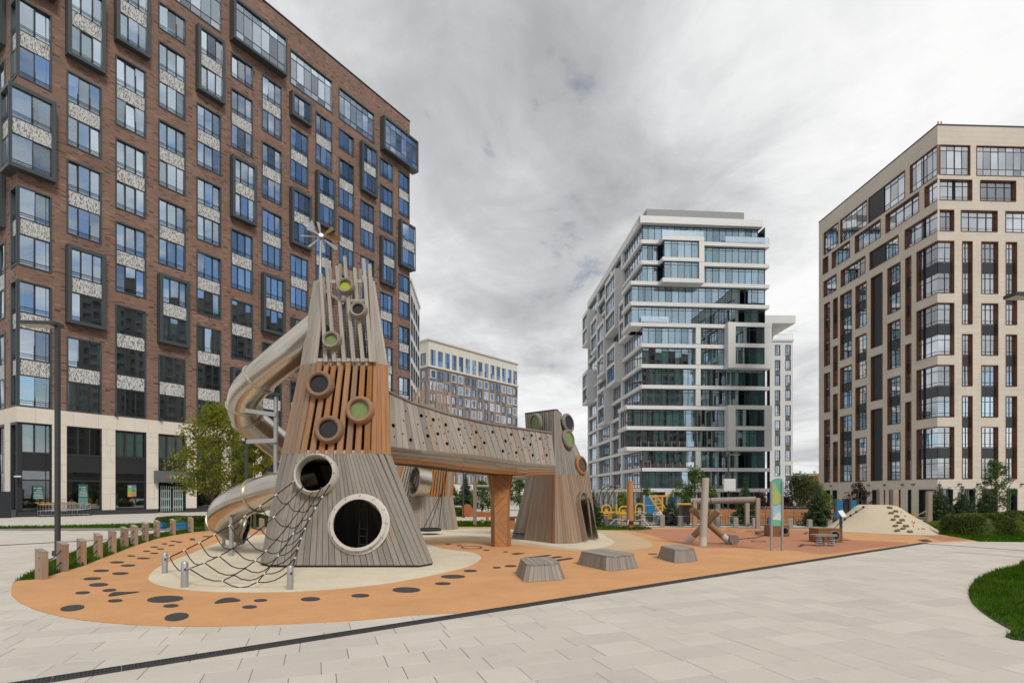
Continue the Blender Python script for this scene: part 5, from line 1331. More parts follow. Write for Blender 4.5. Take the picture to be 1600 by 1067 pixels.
def bridge():
    tops = [(608.5, 614, 13.35), (642, 629.5, 13.85), (704, 649, 14.65), (759, 662, 15.35), (808, 669.5, 16.05), (862, 677, 16.95)]
    bots = [(610, 697, 13.2), (658, 703, 13.85), (724, 708.5, 14.7), (777, 715, 15.4), (822, 723, 16.1), (868, 727, 16.95)]
    skb = [(610, 722.5, 13.5), (658, 726, 14.1), (722, 734.5, 14.95), (775, 740, 15.65), (822, 742.5, 16.3), (868, 741, 17.1)]
    tw = [P(*p) for p in tops]; bw = [P(*p) for p in bots]; sw = [P(*p) for p in skb]
    root = empty('timber_footbridge', V(-.8, 15.2, 0), 'covered looking timber footbridge pierced with round holes between the two play towers', 'footbridge')
    M0 = T(*root.location)
    d = (bw[-1]-bw[0]).normalized(); inn = V(-d.y, d.x, 0); inn.normalize()
    ns = (5, 7, 6, 5, 6)
    for s in range(5):
        n = ns[s]
        for i in range(n):
            f0, f1 = (i+.03)/n, (i+.97)/n
            A0, A1 = lerp(bw[s], bw[s+1], f0), lerp(bw[s], bw[s+1], f1); B0, B1 = lerp(tw[s], tw[s+1], f0), lerp(tw[s], tw[s+1], f1)
            M = frame((A0+A1)/2, (B0+B1)/2-(A0+A1)/2, A1-A0); Mi = M.inverted()
            q = [Mi @ v for v in (A0, A1, B1, B0)]; loops = [[(v.x, v.z) for v in q]]
            nrm = M @ V(0, 1, 0)-M @ V(0, 0, 0); h = q[2].z; used = []
            for hs, rr in ((HB, .052), (HS, .025)):
                for hx, hy in hs:
                    p = Mi @ hit(hx, hy, A0, nrm)
                    if 0.1 < p.z < h-.1:
                        t = p.z/h; xl = q[0].x+(q[3].x-q[0].x)*t; xr = q[1].x+(q[2].x-q[1].x)*t
                        if xl-.0 < p.x < xr:
                            x = max(xl+rr+.006, min(xr-rr-.006, p.x))
                            if xr-xl > 2*rr+.015 and all((x-a)**2+(p.z-b)**2 > (rr+c+.01)**2 for a, b, c in used):
                                used.append((x, p.z, rr)); k = 10 if rr > .03 else 7
                                loops.append([(x+rr*math.cos(2*math.pi*j/k), p.z+rr*math.sin(2*math.pi*j/k)) for j in range(k)])
            plate('plank', loops, .035, M_WOOD, root, rel(root, M), wcol(-.22 if rnd.random() > .03 else .2, 1.12, .07))
            # far parapet, no holes
            o2 = inn*1.25
            plank(root, A0+o2, A1+o2, B0+o2, B1+o2, .035, wcol(0, .9))
        o = root.location; li = MB(); e_ = inn*.09; q = [bw[s]+e_-o, bw[s+1]+e_-o, tw[s+1]+e_-o-V(0, 0, .06), tw[s]+e_-o-V(0, 0, .06)]; e2 = inn*.03
        li.add(q+[v+e2 for v in q], [(0, 1, 2, 3), (7, 6, 5, 4), (0, 4, 5, 1), (1, 5, 6, 2), (2, 6, 7, 3), (3, 7, 4, 0)]); build('shade_backing', li, M_BLACK, root)  # black sheet added behind the planks so the holes look shaded
        # skirt boards, three courses
        for k in range(4):
            f0, f1 = k/4+.022, (k+1)/4-.022
            L_, R_ = (lerp(bw[s], sw[s], f1), lerp(bw[s], sw[s], f0)), (lerp(bw[s+1], sw[s+1], f1), lerp(bw[s+1], sw[s+1], f0))
            M = frame(lerp(L_[0], L_[1], .5), lerp(R_[0], R_[1], .5)-lerp(L_[0], L_[1], .5), L_[0]-L_[1]); Mi = M.inverted(); q = [Mi @ v for v in (L_[0], L_[1], R_[1], R_[0])]
            mb = MB(); vs = [(v.x, -.02, v.z) for v in q]+[(v.x, .02, v.z) for v in q]
            mb.add(vs, [(3, 2, 1, 0), (4, 5, 6, 7), (0, 1, 5, 4), (1, 2, 6, 5), (2, 3, 7, 6), (3, 0, 4, 7)])
            build('skirt_board', mb, M_WOOD, root, rel(root, M), color=wcol((-.15, .0, .45, .9)[k], 1.05, .08))
        # deck underside, inner ceiling
        mb = MB(); o = root.location; a, b_, c, e = sw[s]-o, sw[s+1]-o, sw[s+1]-o+inn*.8, sw[s]-o+inn*.8
        up = V(0, 0, .08); mb.add([a, b_, c, e, a+up, b_+up, c+up, e+up], [(3, 2, 1, 0), (4, 5, 6, 7), (0, 1, 5, 4), (1, 2, 6, 5), (2, 3, 7, 6), (3, 0, 4, 7)]); build('deck', mb, M_WOODD, root)
        mb = MB(); a, b_ = tw[s]-o+V(0, 0, .0), tw[s+1]-o; u = V(0, 0, .045); y0 = -inn*.035; y1 = inn*.06
        mb.add([a+y0, b_+y0, b_+y1, a+y1, a+y0+u, b_+y0+u, b_+y1+u, a+y1+u], [(3, 2, 1, 0), (4, 5, 6, 7), (0, 1, 5, 4), (1, 2, 6, 5), (2, 3, 7, 6), (3, 0, 4, 7)]); build('top_rail', mb, M_WOOD, root, color=(-.1, .8, 0, 1))
    # leg with herringbone boards
    LV = [[P(767, 855.5, 16.75), P(773.5, 858, 16.35), P(791.5, 857, 16.35), P(799, 854.5, 16.75)], [P(766.6, 815.6, 16.75), P(773, 815.6, 16.4), P(792.4, 815.6, 16.4), P(796, 815.4, 16.75)],
          [P(766.5, 776, 16.75), P(772.2, 776, 16.4), P(793.2, 776, 16.4), P(797.5, 776, 16.75)], [P(758.5, 738, 16.75), P(770, 738, 16.4), P(797, 738, 16.4), P(802, 738, 16.75)]]
    for p in LV[0]: p.z = 0.01
    for s in range(3):
        lo, hi = LV[s], LV[s+1]
        for f in (0, 2): facet(root, lo[f], lo[f+1], hi[f], hi[f+1], 2, .06, lambda u: wcol(.85, 1.0, .1), name='leg_board')
        a0, a1, b0_, b1 = lo[1], lo[2], hi[1], hi[2]; dl = (.55, -.55, .6)[s]*-1
        nn = 5; 
        t0s = [-.75+i*(2.3/ (nn+2)) for i in range(nn+3)]
        for t0, t1 in zip(t0s, t0s[1:]):
            cl = lambda t: max(0.0, min(1.0, t))
            l0, l1, r0, r1 = t0+.008, t1-.008, t0+dl+.008, t1+dl-.008
            # clip the diagonal strip to the panel (u across, t up)
            poly = clip_unit([(0, l0), (1, r0), (1, r1), (0, l1)])
            if len(poly) < 3: continue
            pts = [lerp(lerp(a0, a1, u), lerp(b0_, b1, u), t) for u, t in poly]
            c = sum(pts, V(0, 0, 0))/len(pts); dirn = lerp(lerp(a0, a1, 1), lerp(b0_, b1, 1), .5+dl*.5)-lerp(lerp(a0, a1, 0), lerp(b0_, b1, 0), .5-dl*.5)
            M = frame(c, dirn, V(0, 0, 1).cross(dirn) if False else (b0_-a0)); Mi = M.inverted(); k = len(pts); mb = MB()
            q = [Mi @ v for v in pts]; mb.add([(v.x, 0, v.z) for v in q]+[(v.x, -.03, v.z) for v in q], [tuple(range(k)), tuple(range(2*k-1, k-1, -1))]+[(i, (i+1) % k, k+(i+1) % k, k+i) for i in range(k)])
            build('leg_board', mb, M_WOOD, root, rel(root, M), color=wcol(.85, 1.05, .12))
        mb = MB(); cl_ = [lerp(p, p+V(0, .35, 0), 1) for p in (lo[0], lo[3])]
    mb = MB(); o = root.location
    for s in range(3):
        lo, hi = LV[s], LV[s+1]; e = V(0, .5, 0); i_ = V(.03, .06, 0); j_ = V(-.03, .06, 0)
        q = [lo[1]+i_, lo[2]+j_, lo[3]+e+j_, lo[0]+e+i_, hi[1]+i_, hi[2]+j_, hi[3]+e+j_, hi[0]+e+i_]; mb.add([v-o for v in q], [(3, 2, 1, 0), (4, 5, 6, 7), (0, 1, 5, 4), (1, 2, 6, 5), (2, 3, 7, 6), (3, 0, 4, 7)])
    build('leg_core', mb, M_WOODD, root)
def clip_unit(poly):
    def clip(pts, f, inter):
        out = []
        for i in range(len(pts)):
            a, b = pts[i-1], pts[i]
            if f(b):
                if not f(a): out.append(inter(a, b))
                out.append(b)
            elif f(a): out.append(inter(a, b))
        return out
    def at(t): return lambda a, b: (a[0]+(b[0]-a[0])*(t-a[1])/(b[1]-a[1]), t)
    p = clip(poly, lambda q: q[1] >= 0, at(0.0)); return clip(p, lambda q: q[1] <= 1, at(1.0)) if p else p
bridge()

def side_tower():
    root = empty('play_tower', (1.5, 18.6, 0), 'lower timber play tower with arched steel doorway at the right end of the footbridge', 'play tower')
    z = (.02, 2.26, 4.42)
    A = pxl(z[0], (799, 19.4), (867, 17.35), (899, 17.45), (933, 19.1))+lv(z[0], (2.9, 20.4), (.6, 20.6))
    B = pxl(z[1], (824.5, 19.2), (867, 17.75), (881, 17.8), (922, 19.1))+lv(z[1], (2.5, 20.0), (.9, 20.2))
    C = pxl(z[2], (820, 18.95), (866, 18.1), (871, 18.1), (878, 19.2))+lv(z[2], (1.7, 19.7), (.8, 19.8))
    nr = (A[3]-A[2]).cross(B[2]-A[2]).normalized(); dc = hit(915, 830, A[2], nr); bz = A[2].lerp(A[3], .55); 
    FD = face_frame(bz, A[2], A[3], B[2])
    arch = lambda x: (-1, 1.18+math.sqrt(max(0, .44**2-x*x))) if abs(x) < .44 else None
    for i, (k, col) in enumerate(((22, lambda u: wcol(.18+.45*u*u, .92-.1*u, .14)), (7, lambda u: wcol(.42, .95, .12)), (16, lambda u: wcol(.30, 1.0, .12)), (8, lambda u: wcol(.2)), (18, lambda u: wcol(.2)), (8, lambda u: wcol(.2)))):
        j = (i+1) % 6; facet(root, A[i], A[j], B[i], B[j], k, .07, col, [(FD, arch)] if i == 2 else ())
    for i, (k, col) in enumerate(((14, lambda u: wcol(-.2, .95, .08)), (4, lambda u: wcol(-.2, .95, .08)), (12, lambda u: wcol(-.1, 1.0, .1)), (6, lambda u: wcol(-.1)), (12, lambda u: wcol(-.1)), (8, lambda u: wcol(-.1)))):
        j = (i+1) % 6; facet(root, B[i], B[j], C[i], C[j], k, .24 if i == 2 else .07, col, thick=.04)
    b = MB(); b.prism([(p.x-1.5, p.y-18.6) for p in C], z[2], z[2]+.05); build('top_cap', b, M_WOODD, root)
    b = MB(); b.prism([((p.x-1.5)*.97, (p.y-18.6)*.97) for p in B], z[1]-.05, z[1]); build('platform', b, M_WOODD, root)
    # steel doorway tunnel
    def loop(r, h): return [(-r, 0)]+[(-r*math.cos(math.pi*i/14), h+r*math.sin(math.pi*i/14)) for i in range(15)]+[(r, 0)]
    o_, i_ = loop(.52, 1.18), loop(.455, 1.18); mb = MB(); k = len(o_); y0, y1 = -.20, .35
    vs = [(x, y0, zz) for x, zz in o_]+[(x, y0, zz) for x, zz in i_]+[(x, y1, zz) for x, zz in o_]+[(x, y1, zz) for x, zz in i_]; fs = []
    for q in range(k-1): fs += [(q, q+1, k+q+1, k+q), (2*k+q, 2*k+q+1, q+1, q), (k+q, k+q+1, 3*k+q+1, 3*k+q)]
    fs += [(0, k, 3*k, 2*k), (k-1, 2*k+k-1, 4*k-1, 2*k-1)]
    mb.add(vs, fs); build('doorway', mb, M_STEEL, root, rel(root, FD), smooth=True)
    nu_ = (B[3]-B[2]).cross(C[2]-B[2]).normalized(); nl = (B[1]-B[0]).cross(C[0]-B[0]).normalized()
    FU = lambda p: face_frame(p, B[2], B[3], C[2])
    for px_, py_, gl, c in ((887, 661, M_SMOKE, -.1), (887.5, 686, M_GRN, -.05), (908, 727, M_SMOKE, .95)):
        p = hit(px_, py_, B[2], nu_); porthole(root, FU(p), .25, .34, .08, M_WOOD, (c, .85, 0, 1), gl)
    p = hit(838, 661.5, B[0], nl); porthole(root, face_frame(p, B[0], B[1], C[0]), .27, .35, .08, M_WOOD, (-.2, .95, 0, 1), M_GRN)
    b = MB(); p = hit(812, 833, A[0], (A[1]-A[0]).cross(B[0]-A[0]).normalized())-root.location; b.box(-.28, .28, -.10, .0, -.02, .02, M=T(p.x, p.y-.02, p.z) @ RZ(math.atan2(A[1].y-A[0].y, A[1].x-A[0].x))); build('foot_ledge', b, M_DARKF, root)
side_tower()

def rear_tower():
    root = empty('play_tower', (-4.2, 25, 0), 'rear timber play tower with spiky batten crown seen behind the footbridge', 'play tower')
    z = (.02, 1.48, 3.9, 5.7)
    def ring(z_, pl, pr, Y, d): 
        f = pxl(z_, (pl, Y+.4), (pl+12, Y), (pr-9, Y), (pr, Y+.5)); a, b_ = (pr-800)/F*(Y+d), (pl-800)/F*(Y+d); return f+lv(z_, (a-.15, Y+d), (b_+.15, Y+d))
    A, B, C, D = ring(z[0], 600, 716, 23.9, 3.2), ring(z[1], 606, 707.5, 24.3, 2.6), ring(z[2], 628, 714, 24.2, 2.6), ring(z[3], 650, 701, 24.5, 2.0)
    for i, k in enumerate((5, 24, 4, 18, 22, 18)):
        j = (i+1) % 6; facet(root, A[i], A[j], B[i], B[j], k, .07, lambda u: wcol(.3-.45*u, .95, .12))
        facet(root, B[i], B[j], C[i], C[j], k if i != 1 else 18, .07 if i != 1 else .28, lambda u: wcol(-.15 if u < .35 else .95, 1.1, .12), thick=.045)
        facet(root, C[i], C[j], D[i], D[j], k, .10, lambda u: wcol(-.05, 1.1, .1))
    for i, (px_, yt) in enumerate(((648, 612), (653, 606), (658, 610), (662, 604), (675, 601), (681, 603), (686, 599), (691, 606), (696, 609), (702, 613))):
        b = P(px_, yt, 24.4 if i % 2 else 25.8); a = V(b.x+.12*(1 if px_ > 670 else -1), b.y, z[3]-.9); w = V(.06, 0, 0); plank(root, a-w, a+w, b-w*.8, b+w*.8, .06, wcol(.25, 1.0, .1), name='batten')
    b = MB(); c = P(650, 751, 23.7)-root.location; M = frame(c, V(-.85, -.5, .12), V(0, 0, 1)); b.lathe([(.66, -.5), (.68, .0), (.72, .02), (.72, .08), (.60, .08), (.60, -.4)], 30, M); build('tunnel_ring', b, M_STEEL, root, smooth=True)
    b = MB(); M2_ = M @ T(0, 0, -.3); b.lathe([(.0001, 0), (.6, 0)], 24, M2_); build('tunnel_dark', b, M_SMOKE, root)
    for Lx in (B, C):
        b = MB(); cc = sum(Lx, V(0, 0, 0))/6; b.prism([((p.x+(cc.x-p.x)*.04)+4.2, (p.y+(cc.y-p.y)*.04)-25) for p in Lx], Lx[0].z-.1, Lx[0].z-.04); build('platform', b, M_WOODD, root)
rear_tower()

def swing():
    A, B = P(698, 731, 21.6), P(826, 747, 19.5)
    b = MB(); o = (A+B)/2; b.cyl(A-o, B-o, .10, n=12); c = build('log_crossbeam', b, M_GALVW, None, T(*o), smooth=True, label='pale round log crossbeam spanning behind the footbridge leg', cat='crossbeam')
    top = P(697.5, 733, 21.6); root = empty('nest_swing', V(top.x, top.y, 0), 'black round nest swing seat hanging on two ropes beneath the footbridge', 'swing')
    o = root.location; s = P(671, 827, 21.3)-o
    b = MB(); n = 20
    b.tube([s+V(.42*math.cos(2*math.pi*i/n), .42*math.sin(2*math.pi*i/n), 0) for i in range(n+1)], .055, 8, cap=False); build('seat_ring', b, M_BLACK, root, smooth=True)
    b = MB(); b.lathe([(.0001, -.03), (.40, -.01)], 20, T(*s)); build('seat_mat', b, M_BLACK, root)
    k = P(692, 765, 21.5)-o
    for dx, dy in ((-.2, -.25), (.36, .0), (-.05, .3)):
        b = MB(); b.tube([k, s+V(dx, dy, .05)], .014, 6); build('rope', b, M_ROPE, root)
    b = MB(); b.tube([top-o, k], .018, 6); build('rope', b, M_ROPE, root)
M_GALVW = mat('pale_log', (0.40, 0.36, 0.30), .7, 0, .15, 3)
swing()

# ---- low timber deck benches
def deck_seat(label, quad, h, taper=.80):
    ps = [G(*p) for p in quad]; c = (ps[0]+ps[2])/2
    bk = c*2-ps[1]; base = [ps[0], ps[1], ps[2], bk]
    root = empty('timber_bench', c, label, 'bench', 'low timber deck benches on the orange surface')
    # chamfered corners
    def ch(pts, f):
        out = []
        for i in range(4):
            p, q, r_ = pts[i-1], pts[i], pts[(i+1) % 4]
            out += [lerp(q, p, f), lerp(q, r_, f)]
        return out
    lo = ch(base, .10); hi = [c+(p-c)*taper+V(0, 0, h) for p in lo]; lo = [p+V(0, 0, .015) for p in lo]
    for i in range(8):
        j = (i+1) % 8; l = (lo[j]-lo[i]).length; facet(root, lo[i], lo[j], hi[i], hi[j], max(1, round(l/.085)), .06, lambda u: wcol(.02, .92, .1), thick=.03)
    # top boards
    t = [p+V(0, 0, .03) for p in hi]; ax = (t[2]-t[1]).normalized() if True else 0
    e1 = (base[1]-base[0]).normalized(); e2 = V(-e1.y, e1.x, 0)
    us = [(p-c).dot(e1) for p in t]; vs_ = [(p-c).dot(e2) for p in t]; n = max(5, round((max(vs_)-min(vs_))/.12))
    v0, v1 = min(vs_), max(vs_)
    for k in range(n):
        a, b = v0+(v1-v0)*k/n+.004, v0+(v1-v0)*(k+1)/n-.004
        def span(v):
            xs_ = []
            for i in range(8):
                j = (i+1) % 8
                if (vs_[i]-v)*(vs_[j]-v) <= 0 and abs(vs_[i]-vs_[j]) > 1e-6: xs_.append(us[i]+(us[j]-us[i])*(v-vs_[i])/(vs_[j]-vs_[i]))
            return (min(xs_), max(xs_)) if len(xs_) > 1 else (0, 0)
        sa, sb = span(a), span(b); zt = h+.03; q = [c+e1*u+e2*v+V(0, 0, zt) for u, v in ((sa[0]-.01, a), (sa[1]+.01, a), (sb[1]+.01, b), (sb[0]-.01, b))]
        m = lerp(q[0], q[1], .5); M = frame(lerp(lerp(q[0], q[3], .5), lerp(q[1], q[2], .5), 0), e1, e2); Mi = M.inverted(); w = [Mi @ p for p in q]
        mb = MB(); yy = [(p.x, p.y, p.z) for p in w]; dn = Mi.to_3x3() @ V(0, 0, -.03)
        mb.add(yy+[(p[0]+dn.x, p[1]+dn.y, p[2]+dn.z) for p in yy], [(0, 1, 2, 3), (7, 6, 5, 4), (0, 4, 5, 1), (1, 5, 6, 2), (2, 6, 7, 3), (3, 7, 4, 0)])
        build('seat_board', mb, M_WOOD, root, rel(root, M), color=wcol(-.1, 1.05, .08))
deck_seat('smallest timber deck bench nearest the dark floor stripes', [(804, 895), (819, 911), (885, 906)], .29, .80)
deck_seat('widest low timber deck bench, the middle one of three', [(897, 881), (953, 893.5), (1003, 887)], .28, .86)
deck_seat('timber deck bench nearest the crossed logs', [(1024, 871), (1057, 881), (1094, 876)], .28, .82)

# ------------------------------------------------------------------ posts, ropes and lamps
def gpt(px, py):
    """point of the (falling) ground seen at a photo pixel"""
    z = 0.0
    for _ in range(12):
        Y = F*(EYE-z)/(py-HZ); X = (px-800)/F*Y; z = gz(X, Y)
    return V(X, Y, z)
def at(px, Y): X = (px-800)/F*Y; return V(X, Y, gz(X, Y))
def size(pxs, Y): return pxs*Y/F
ORD = ['nearest', 'second', 'third', 'fourth', 'fifth', 'sixth', 'seventh', 'eighth', 'ninth', 'tenth', 'eleventh', 'twelfth', 'thirteenth', 'fourteenth']
POSTS = [(65, 905, 18, 47), (98, 893, 17, 47), (127.5, 882.5, 15, 41), (153.5, 872.5, 13.5, 39.5), (175.5, 864.5, 12, 36.5), (194.5, 856, 11, 33), (210, 851.8, 10.5, 32), (227, 846.3, 10, 31), (245, 840.5, 9, 28), (270, 835.8, 8.5, 25), (298, 831.3, 8, 23.5), (324, 829, 7.5, 21), (409, 829.5, 7.5, 20)]
pp = []
for i, (px, py, w, h) in enumerate(POSTS):
    p = G(px, py); Y = p.y; W_, H_ = size(w, Y)*.93, size(h, Y)
    r = empty('wooden_post', p, f'weathered slant topped wooden post, {ORD[i]} from the camera in the row beside the lawn' if i < 12 else 'lone slant topped wooden post behind the rope net beyond the lower slide', 'post', 'slant topped wooden posts along the lawn')
    r.rotation_euler = (0, 0, math.atan2(-.45, 1)+rnd.gauss(0, .04)); b = MB(); d = .055
    x = W_/2; hl, hr = H_, H_*.90
    b.add([(-x, -d, -.1), (x, -d, -.1), (x, d, -.1), (-x, d, -.1), (-x, -d, hl), (x, -d, hr), (x, d, hr), (-x, d, hl)], [(3, 2, 1, 0), (4, 5, 6, 7), (0, 1, 5, 4), (1, 2, 6, 5), (2, 3, 7, 6), (3, 0, 4, 7)])
    build('board', b, M_WOOD, r, color=wcol(.42, 1.0, .08))
    c = MB(); c.add([(-x-.004, -d-.004, hl), (x+.004, -d-.004, hr), (x+.004, d+.004, hr), (-x-.004, d+.004, hl), (-x-.004, -d-.004, hl+.012), (x+.004, -d-.004, hr+.012), (x+.004, d+.004, hr+.012), (-x-.004, d+.004, hl+.012)], [(3, 2, 1, 0), (4, 5, 6, 7), (0, 1, 5, 4), (1, 2, 6, 5), (2, 3, 7, 6), (3, 0, 4, 7)])
    build('end_grain_top', c, M_WOOD, r, color=wcol(-.3, 1.1, .03))
    pp.append((p, H_))
for i in range(11):
    (a, ha), (b_, hb) = pp[i], pp[i+1]
    o = (a+b_)/2; mb = MB()
    for k in (.72, .34):
        A, B = a+V(.02, -.07, ha*k)-o, b_+V(.02, -.07, hb*k)-o
        mb2 = MB(); mb2.tube([lerp(A, B, t/10)+V(0, 0, -.34*ha*(t/10)*(1-t/10)*2) for t in range(11)], .011, 6)
        if k == .72: r = build('fence_rope', mb2, M_ROPE, None, T(*o), label=f'pair of dark sagging ropes strung between the {ORD[i]} and {ORD[i+1]} wooden posts by the lawn', cat='rope', group='ropes between the wooden posts')
        else: build('lower_rope', mb2, M_ROPE, r)

def lamp_post(p, h, head, label, w=.046):
    r = empty('lamp_post', p, label, 'street lamp', 'dark lamp posts'); b = MB()
    b.box(-w, w, -w, w, -.05, h); build('mast', b, M_LAMP, r)
    b = MB(); b.box(-w*1.8, w*1.8, -w*1.8, w*1.8, -.05, .14); build('base_plate', b, M_LAMP, r)
    b = MB(); M = T(0, 0, h+.02) @ RZ(head); b.box(-w, .85, -.17, .17, -.03, .05); b.box(-w*1.1, w*1.1, -w*1.1, w*1.1, -.06, .055)
    build('lamp_head', b, M_LAMP, r, M)
    b = MB(); b.box(.10, .82, -.145, .145, -.05, -.0305); build('lens', b, M_CREAM, r, M)
    return r
lamp_post(G(90, 868), 6.05, R(185), 'dark square lamp post at the left standing behind the wooden posts')
lamp_post(P(1627, 770, 13.5)*1+V(0, 0, -EYE), 6.55, R(184), 'lamp post at the right edge of which only the flat lamp head reaches into view')
lamp_post(G(385, 832), 6.0, R(10), 'dark lamp post behind the small leafy tree and the tube slides')
lp = lamp_post(at(1138, 40), 5.6, R(-4), 'dark lamp post carrying a white loudspeaker box in front of the glass tower')
b = MB(); b.box(-.42, .42, -.3, -.09, 2.9, 3.8); b.box(-.3, .3, -.311, -.3005, 3.0, 3.7); build('speaker_box', b, M_WHITE, lp)
lamp_post(at(1002, 42), 5.2, R(20), 'thin dark lamp post behind the tall wooden mast near the blue wall')
lamp_post(at(724, 36), 3.9, R(30), 'slim dark pole in front of the blue spruce seen below the footbridge')

# ------------------------------------------------------------------ log sculpture, beam frame, boxes, board
def logbar(b, p, q, r, n=14, mi=0): b.cyl(p, q, r, n=n, mi=mi)
def log_sculpture():
    r = empty('log_climber', at(1105, 17.1), 'climbing sculpture of two crossed brown logs and a leaning grey log', 'log climber'); o = r.location
    for nm, a, b_, Y0, Y1, rr, c in (('grey_log', (1098, 851), (1102.5, 747), 16.75, 17.0, .115, (-.4, 1.45, 0, 1)), ('crossed_log', (1137, 844), (1080, 794.5), 17.3, 17.3, .105, (.5, .72, 0, 1)), ('crossed_log', (1076, 845), (1122, 798), 17.6, 17.0, .105, (.5, .72, 0, 1))):
        A, B = P(*a, Y0)-o, P(*b_, Y1)-o; d = B-A; M = frame(A, d, V(0, -1, 0)); mb = MB(); mb.cyl((0, 0, -.08), (0, 0, d.length), rr, rr*.96, 16)
        lo = build(nm, mb, M_WOOD, r, M, smooth=True, color=c)
        mb = MB(); mb.cyl((0, 0, -.09), (0, 0, .24), rr+.006, n=16); build('steel_shoe', mb, M_RING, lo, smooth=True)
        if nm == 'grey_log':
            mb = MB(); mb.cyl((0, -rr-.0, d.length-.12), (0, rr, d.length-.12), .02, n=8); build('bolt', mb, M_DARKF, lo)
    mb = MB(); p = P(1143.5, 841, 17.3); mb.cyl((0, -.22, 0), (0, .22, 0), .155, n=22); ro = build('log_roller', mb, M_WOOD, None, T(p.x, p.y, .165), smooth=True, color=(.25, .8, 0, 1), label='short thick log roller lying beside the crossed logs', cat='log')
    mb = MB(); mb.tube([P(1108, 768, 17.2)-o, P(1112, 790, 17.2)-o, P(1104, 812, 17.2)-o], .012, 6); build('rope', mb, M_ROPE, r)
log_sculpture()
def beam_frame():
    r = empty('beam_frame', at(1133, 25.5), 'weathered timber frame with a horizontal round beam behind the crossed logs', 'timber frame'); o = r.location
    for a, t, Y in ((1085.5, 781, 25.9), (1097.5, 782, 27.0), (1167.5, 783, 27.0), (1184, 777.5, 25.0)):
        g = at(a, Y)-o; z = EYE-(t-HZ)/F*Y-o.z; mb = MB(); mb.box(g.x-.09, g.x+.09, g.y-.07, g.y+.07, g.z-.1, z); build('post', mb, M_WOOD, r, color=wcol(.25, 1.1, .05))
    A, B = P(1083, 783, 26.0)-o, P(1181, 780.5, 25.1)-o; d = B-A; M = frame(A, d, V(0, 0, 1)); mb = MB(); mb.cyl((0, 0, -.1), (0, 0, d.length), .15, n=14); build('beam', mb, M_WOOD, r, M, smooth=True, color=(0, 1.1, 0, 1))
beam_frame()
def rope_bits():
    mb = MB(); pts = [G(1126, 832), G(1135, 829.5)+V(0, 0, .12), G(1150, 832), G(1165, 830), G(1178, 832)]
    mb.tube(catmull([p+V(0, 0, .03) for p in pts], 5, False), .022, 6); build('yellow_rope', mb, M_YEL, label='yellow rope lying on the red ochre surface right of the crossed logs', cat='rope')
    mb = MB(); pts = [G(1148, 844.5), G(1165, 842), G(1180, 841), G(1200, 835.5)]
    mb.tube(catmull([p+V(0, 0, .03) for p in pts], 5, False), .016, 6); build('ground_rope', mb, M_CORTEN, label='brown rope curving over the ground from the log roller to the wooden box', cat='rope')
    mb = MB(); A, B = G(1181, 836)+V(0, 0, .1), G(1204, 833)+V(0, 0, .15); mb.cyl(A, B, .055, n=8); build('balance_log', mb, M_WOOD, color=(.3, .5, 0, 1), smooth=True, label='thin dark log leaning towards the rope beside the wooden box', cat='log')
rope_bits()
def tunnel_box(px, py, w, h, d, label, ring_px, rz, r):
    p = G(px, py); b_ = empty('wooden_box', p, label, 'wooden box', 'orange brown boxes with round openings'); b_.rotation_euler = (0, 0, rz)
    mb = MB(); t = .04
    mb.box(0, w, 0, d, h-t, h); mb.box(0, w, 0, d, 0, t); mb.box(0, t, 0, d, t, h-t); mb.box(w-t, w, 0, d, t, h-t); mb.box(t, w-t, d-t, d, t, h-t)
    build('case', mb, M_BOXW, b_)
    cx, cz = ring_px*w, h*.5; n = 24
    lo = [(t, t), (w-t, t), (w-t, h-t), (t, h-t)]; plate('front', [[(x, z) for x, z in lo], [(cx+r*math.cos(2*math.pi*i/n), cz+r*math.sin(2*math.pi*i/n)) for i in range(n)]], .03, M_BOXW, b_, T(0, .012, 0))
    mb = MB(); M = T(cx, 0, cz) @ RX(R(90)); mb.lathe([(r-.01, -.2), (r+.012, -.2), (r+.012, .05), (r-.01, .05)], 26, M, closed=True); build('steel_ring', mb, M_GALV, b_, smooth=True)
M_BOXW = mat('brown_plywood', (0.22, 0.10, 0.03), .6, 0, .15, 2)
tunnel_box(1204, 838.5, .72, .44, .5, 'brown wooden box with a round opening behind the tall green board', .74, .02, .135)
tunnel_box(1279, 848, .80, .47, .55, 'larger brown wooden box with a round opening beside the spring board', .66, .03, .16)
def spring_board():
    p = G(1287, 853); r = empty('spring_board', p, 'wooden wobble board on fat coil springs in front of the brown box', 'spring rider')
    mb = MB(); mb.prism([(-.36, -.2), (.33, -.16), (.42, .05), (.2, .24), (-.3, .2), (-.42, 0)], .31, .37); build('board', mb, M_WOOD, r, color=(.1, .9, 0, 1))
    for x, y in ((-.2, -.08), (.2, -.05), (0, .12)):
        mb = MB(); mb.tube([(x+.09*math.cos(t*.9), y+.09*math.sin(t*.9), .01+.30*t/30) for t in range(31)], .016, 6); build('spring', mb, M_GALV, r, smooth=True)
spring_board()
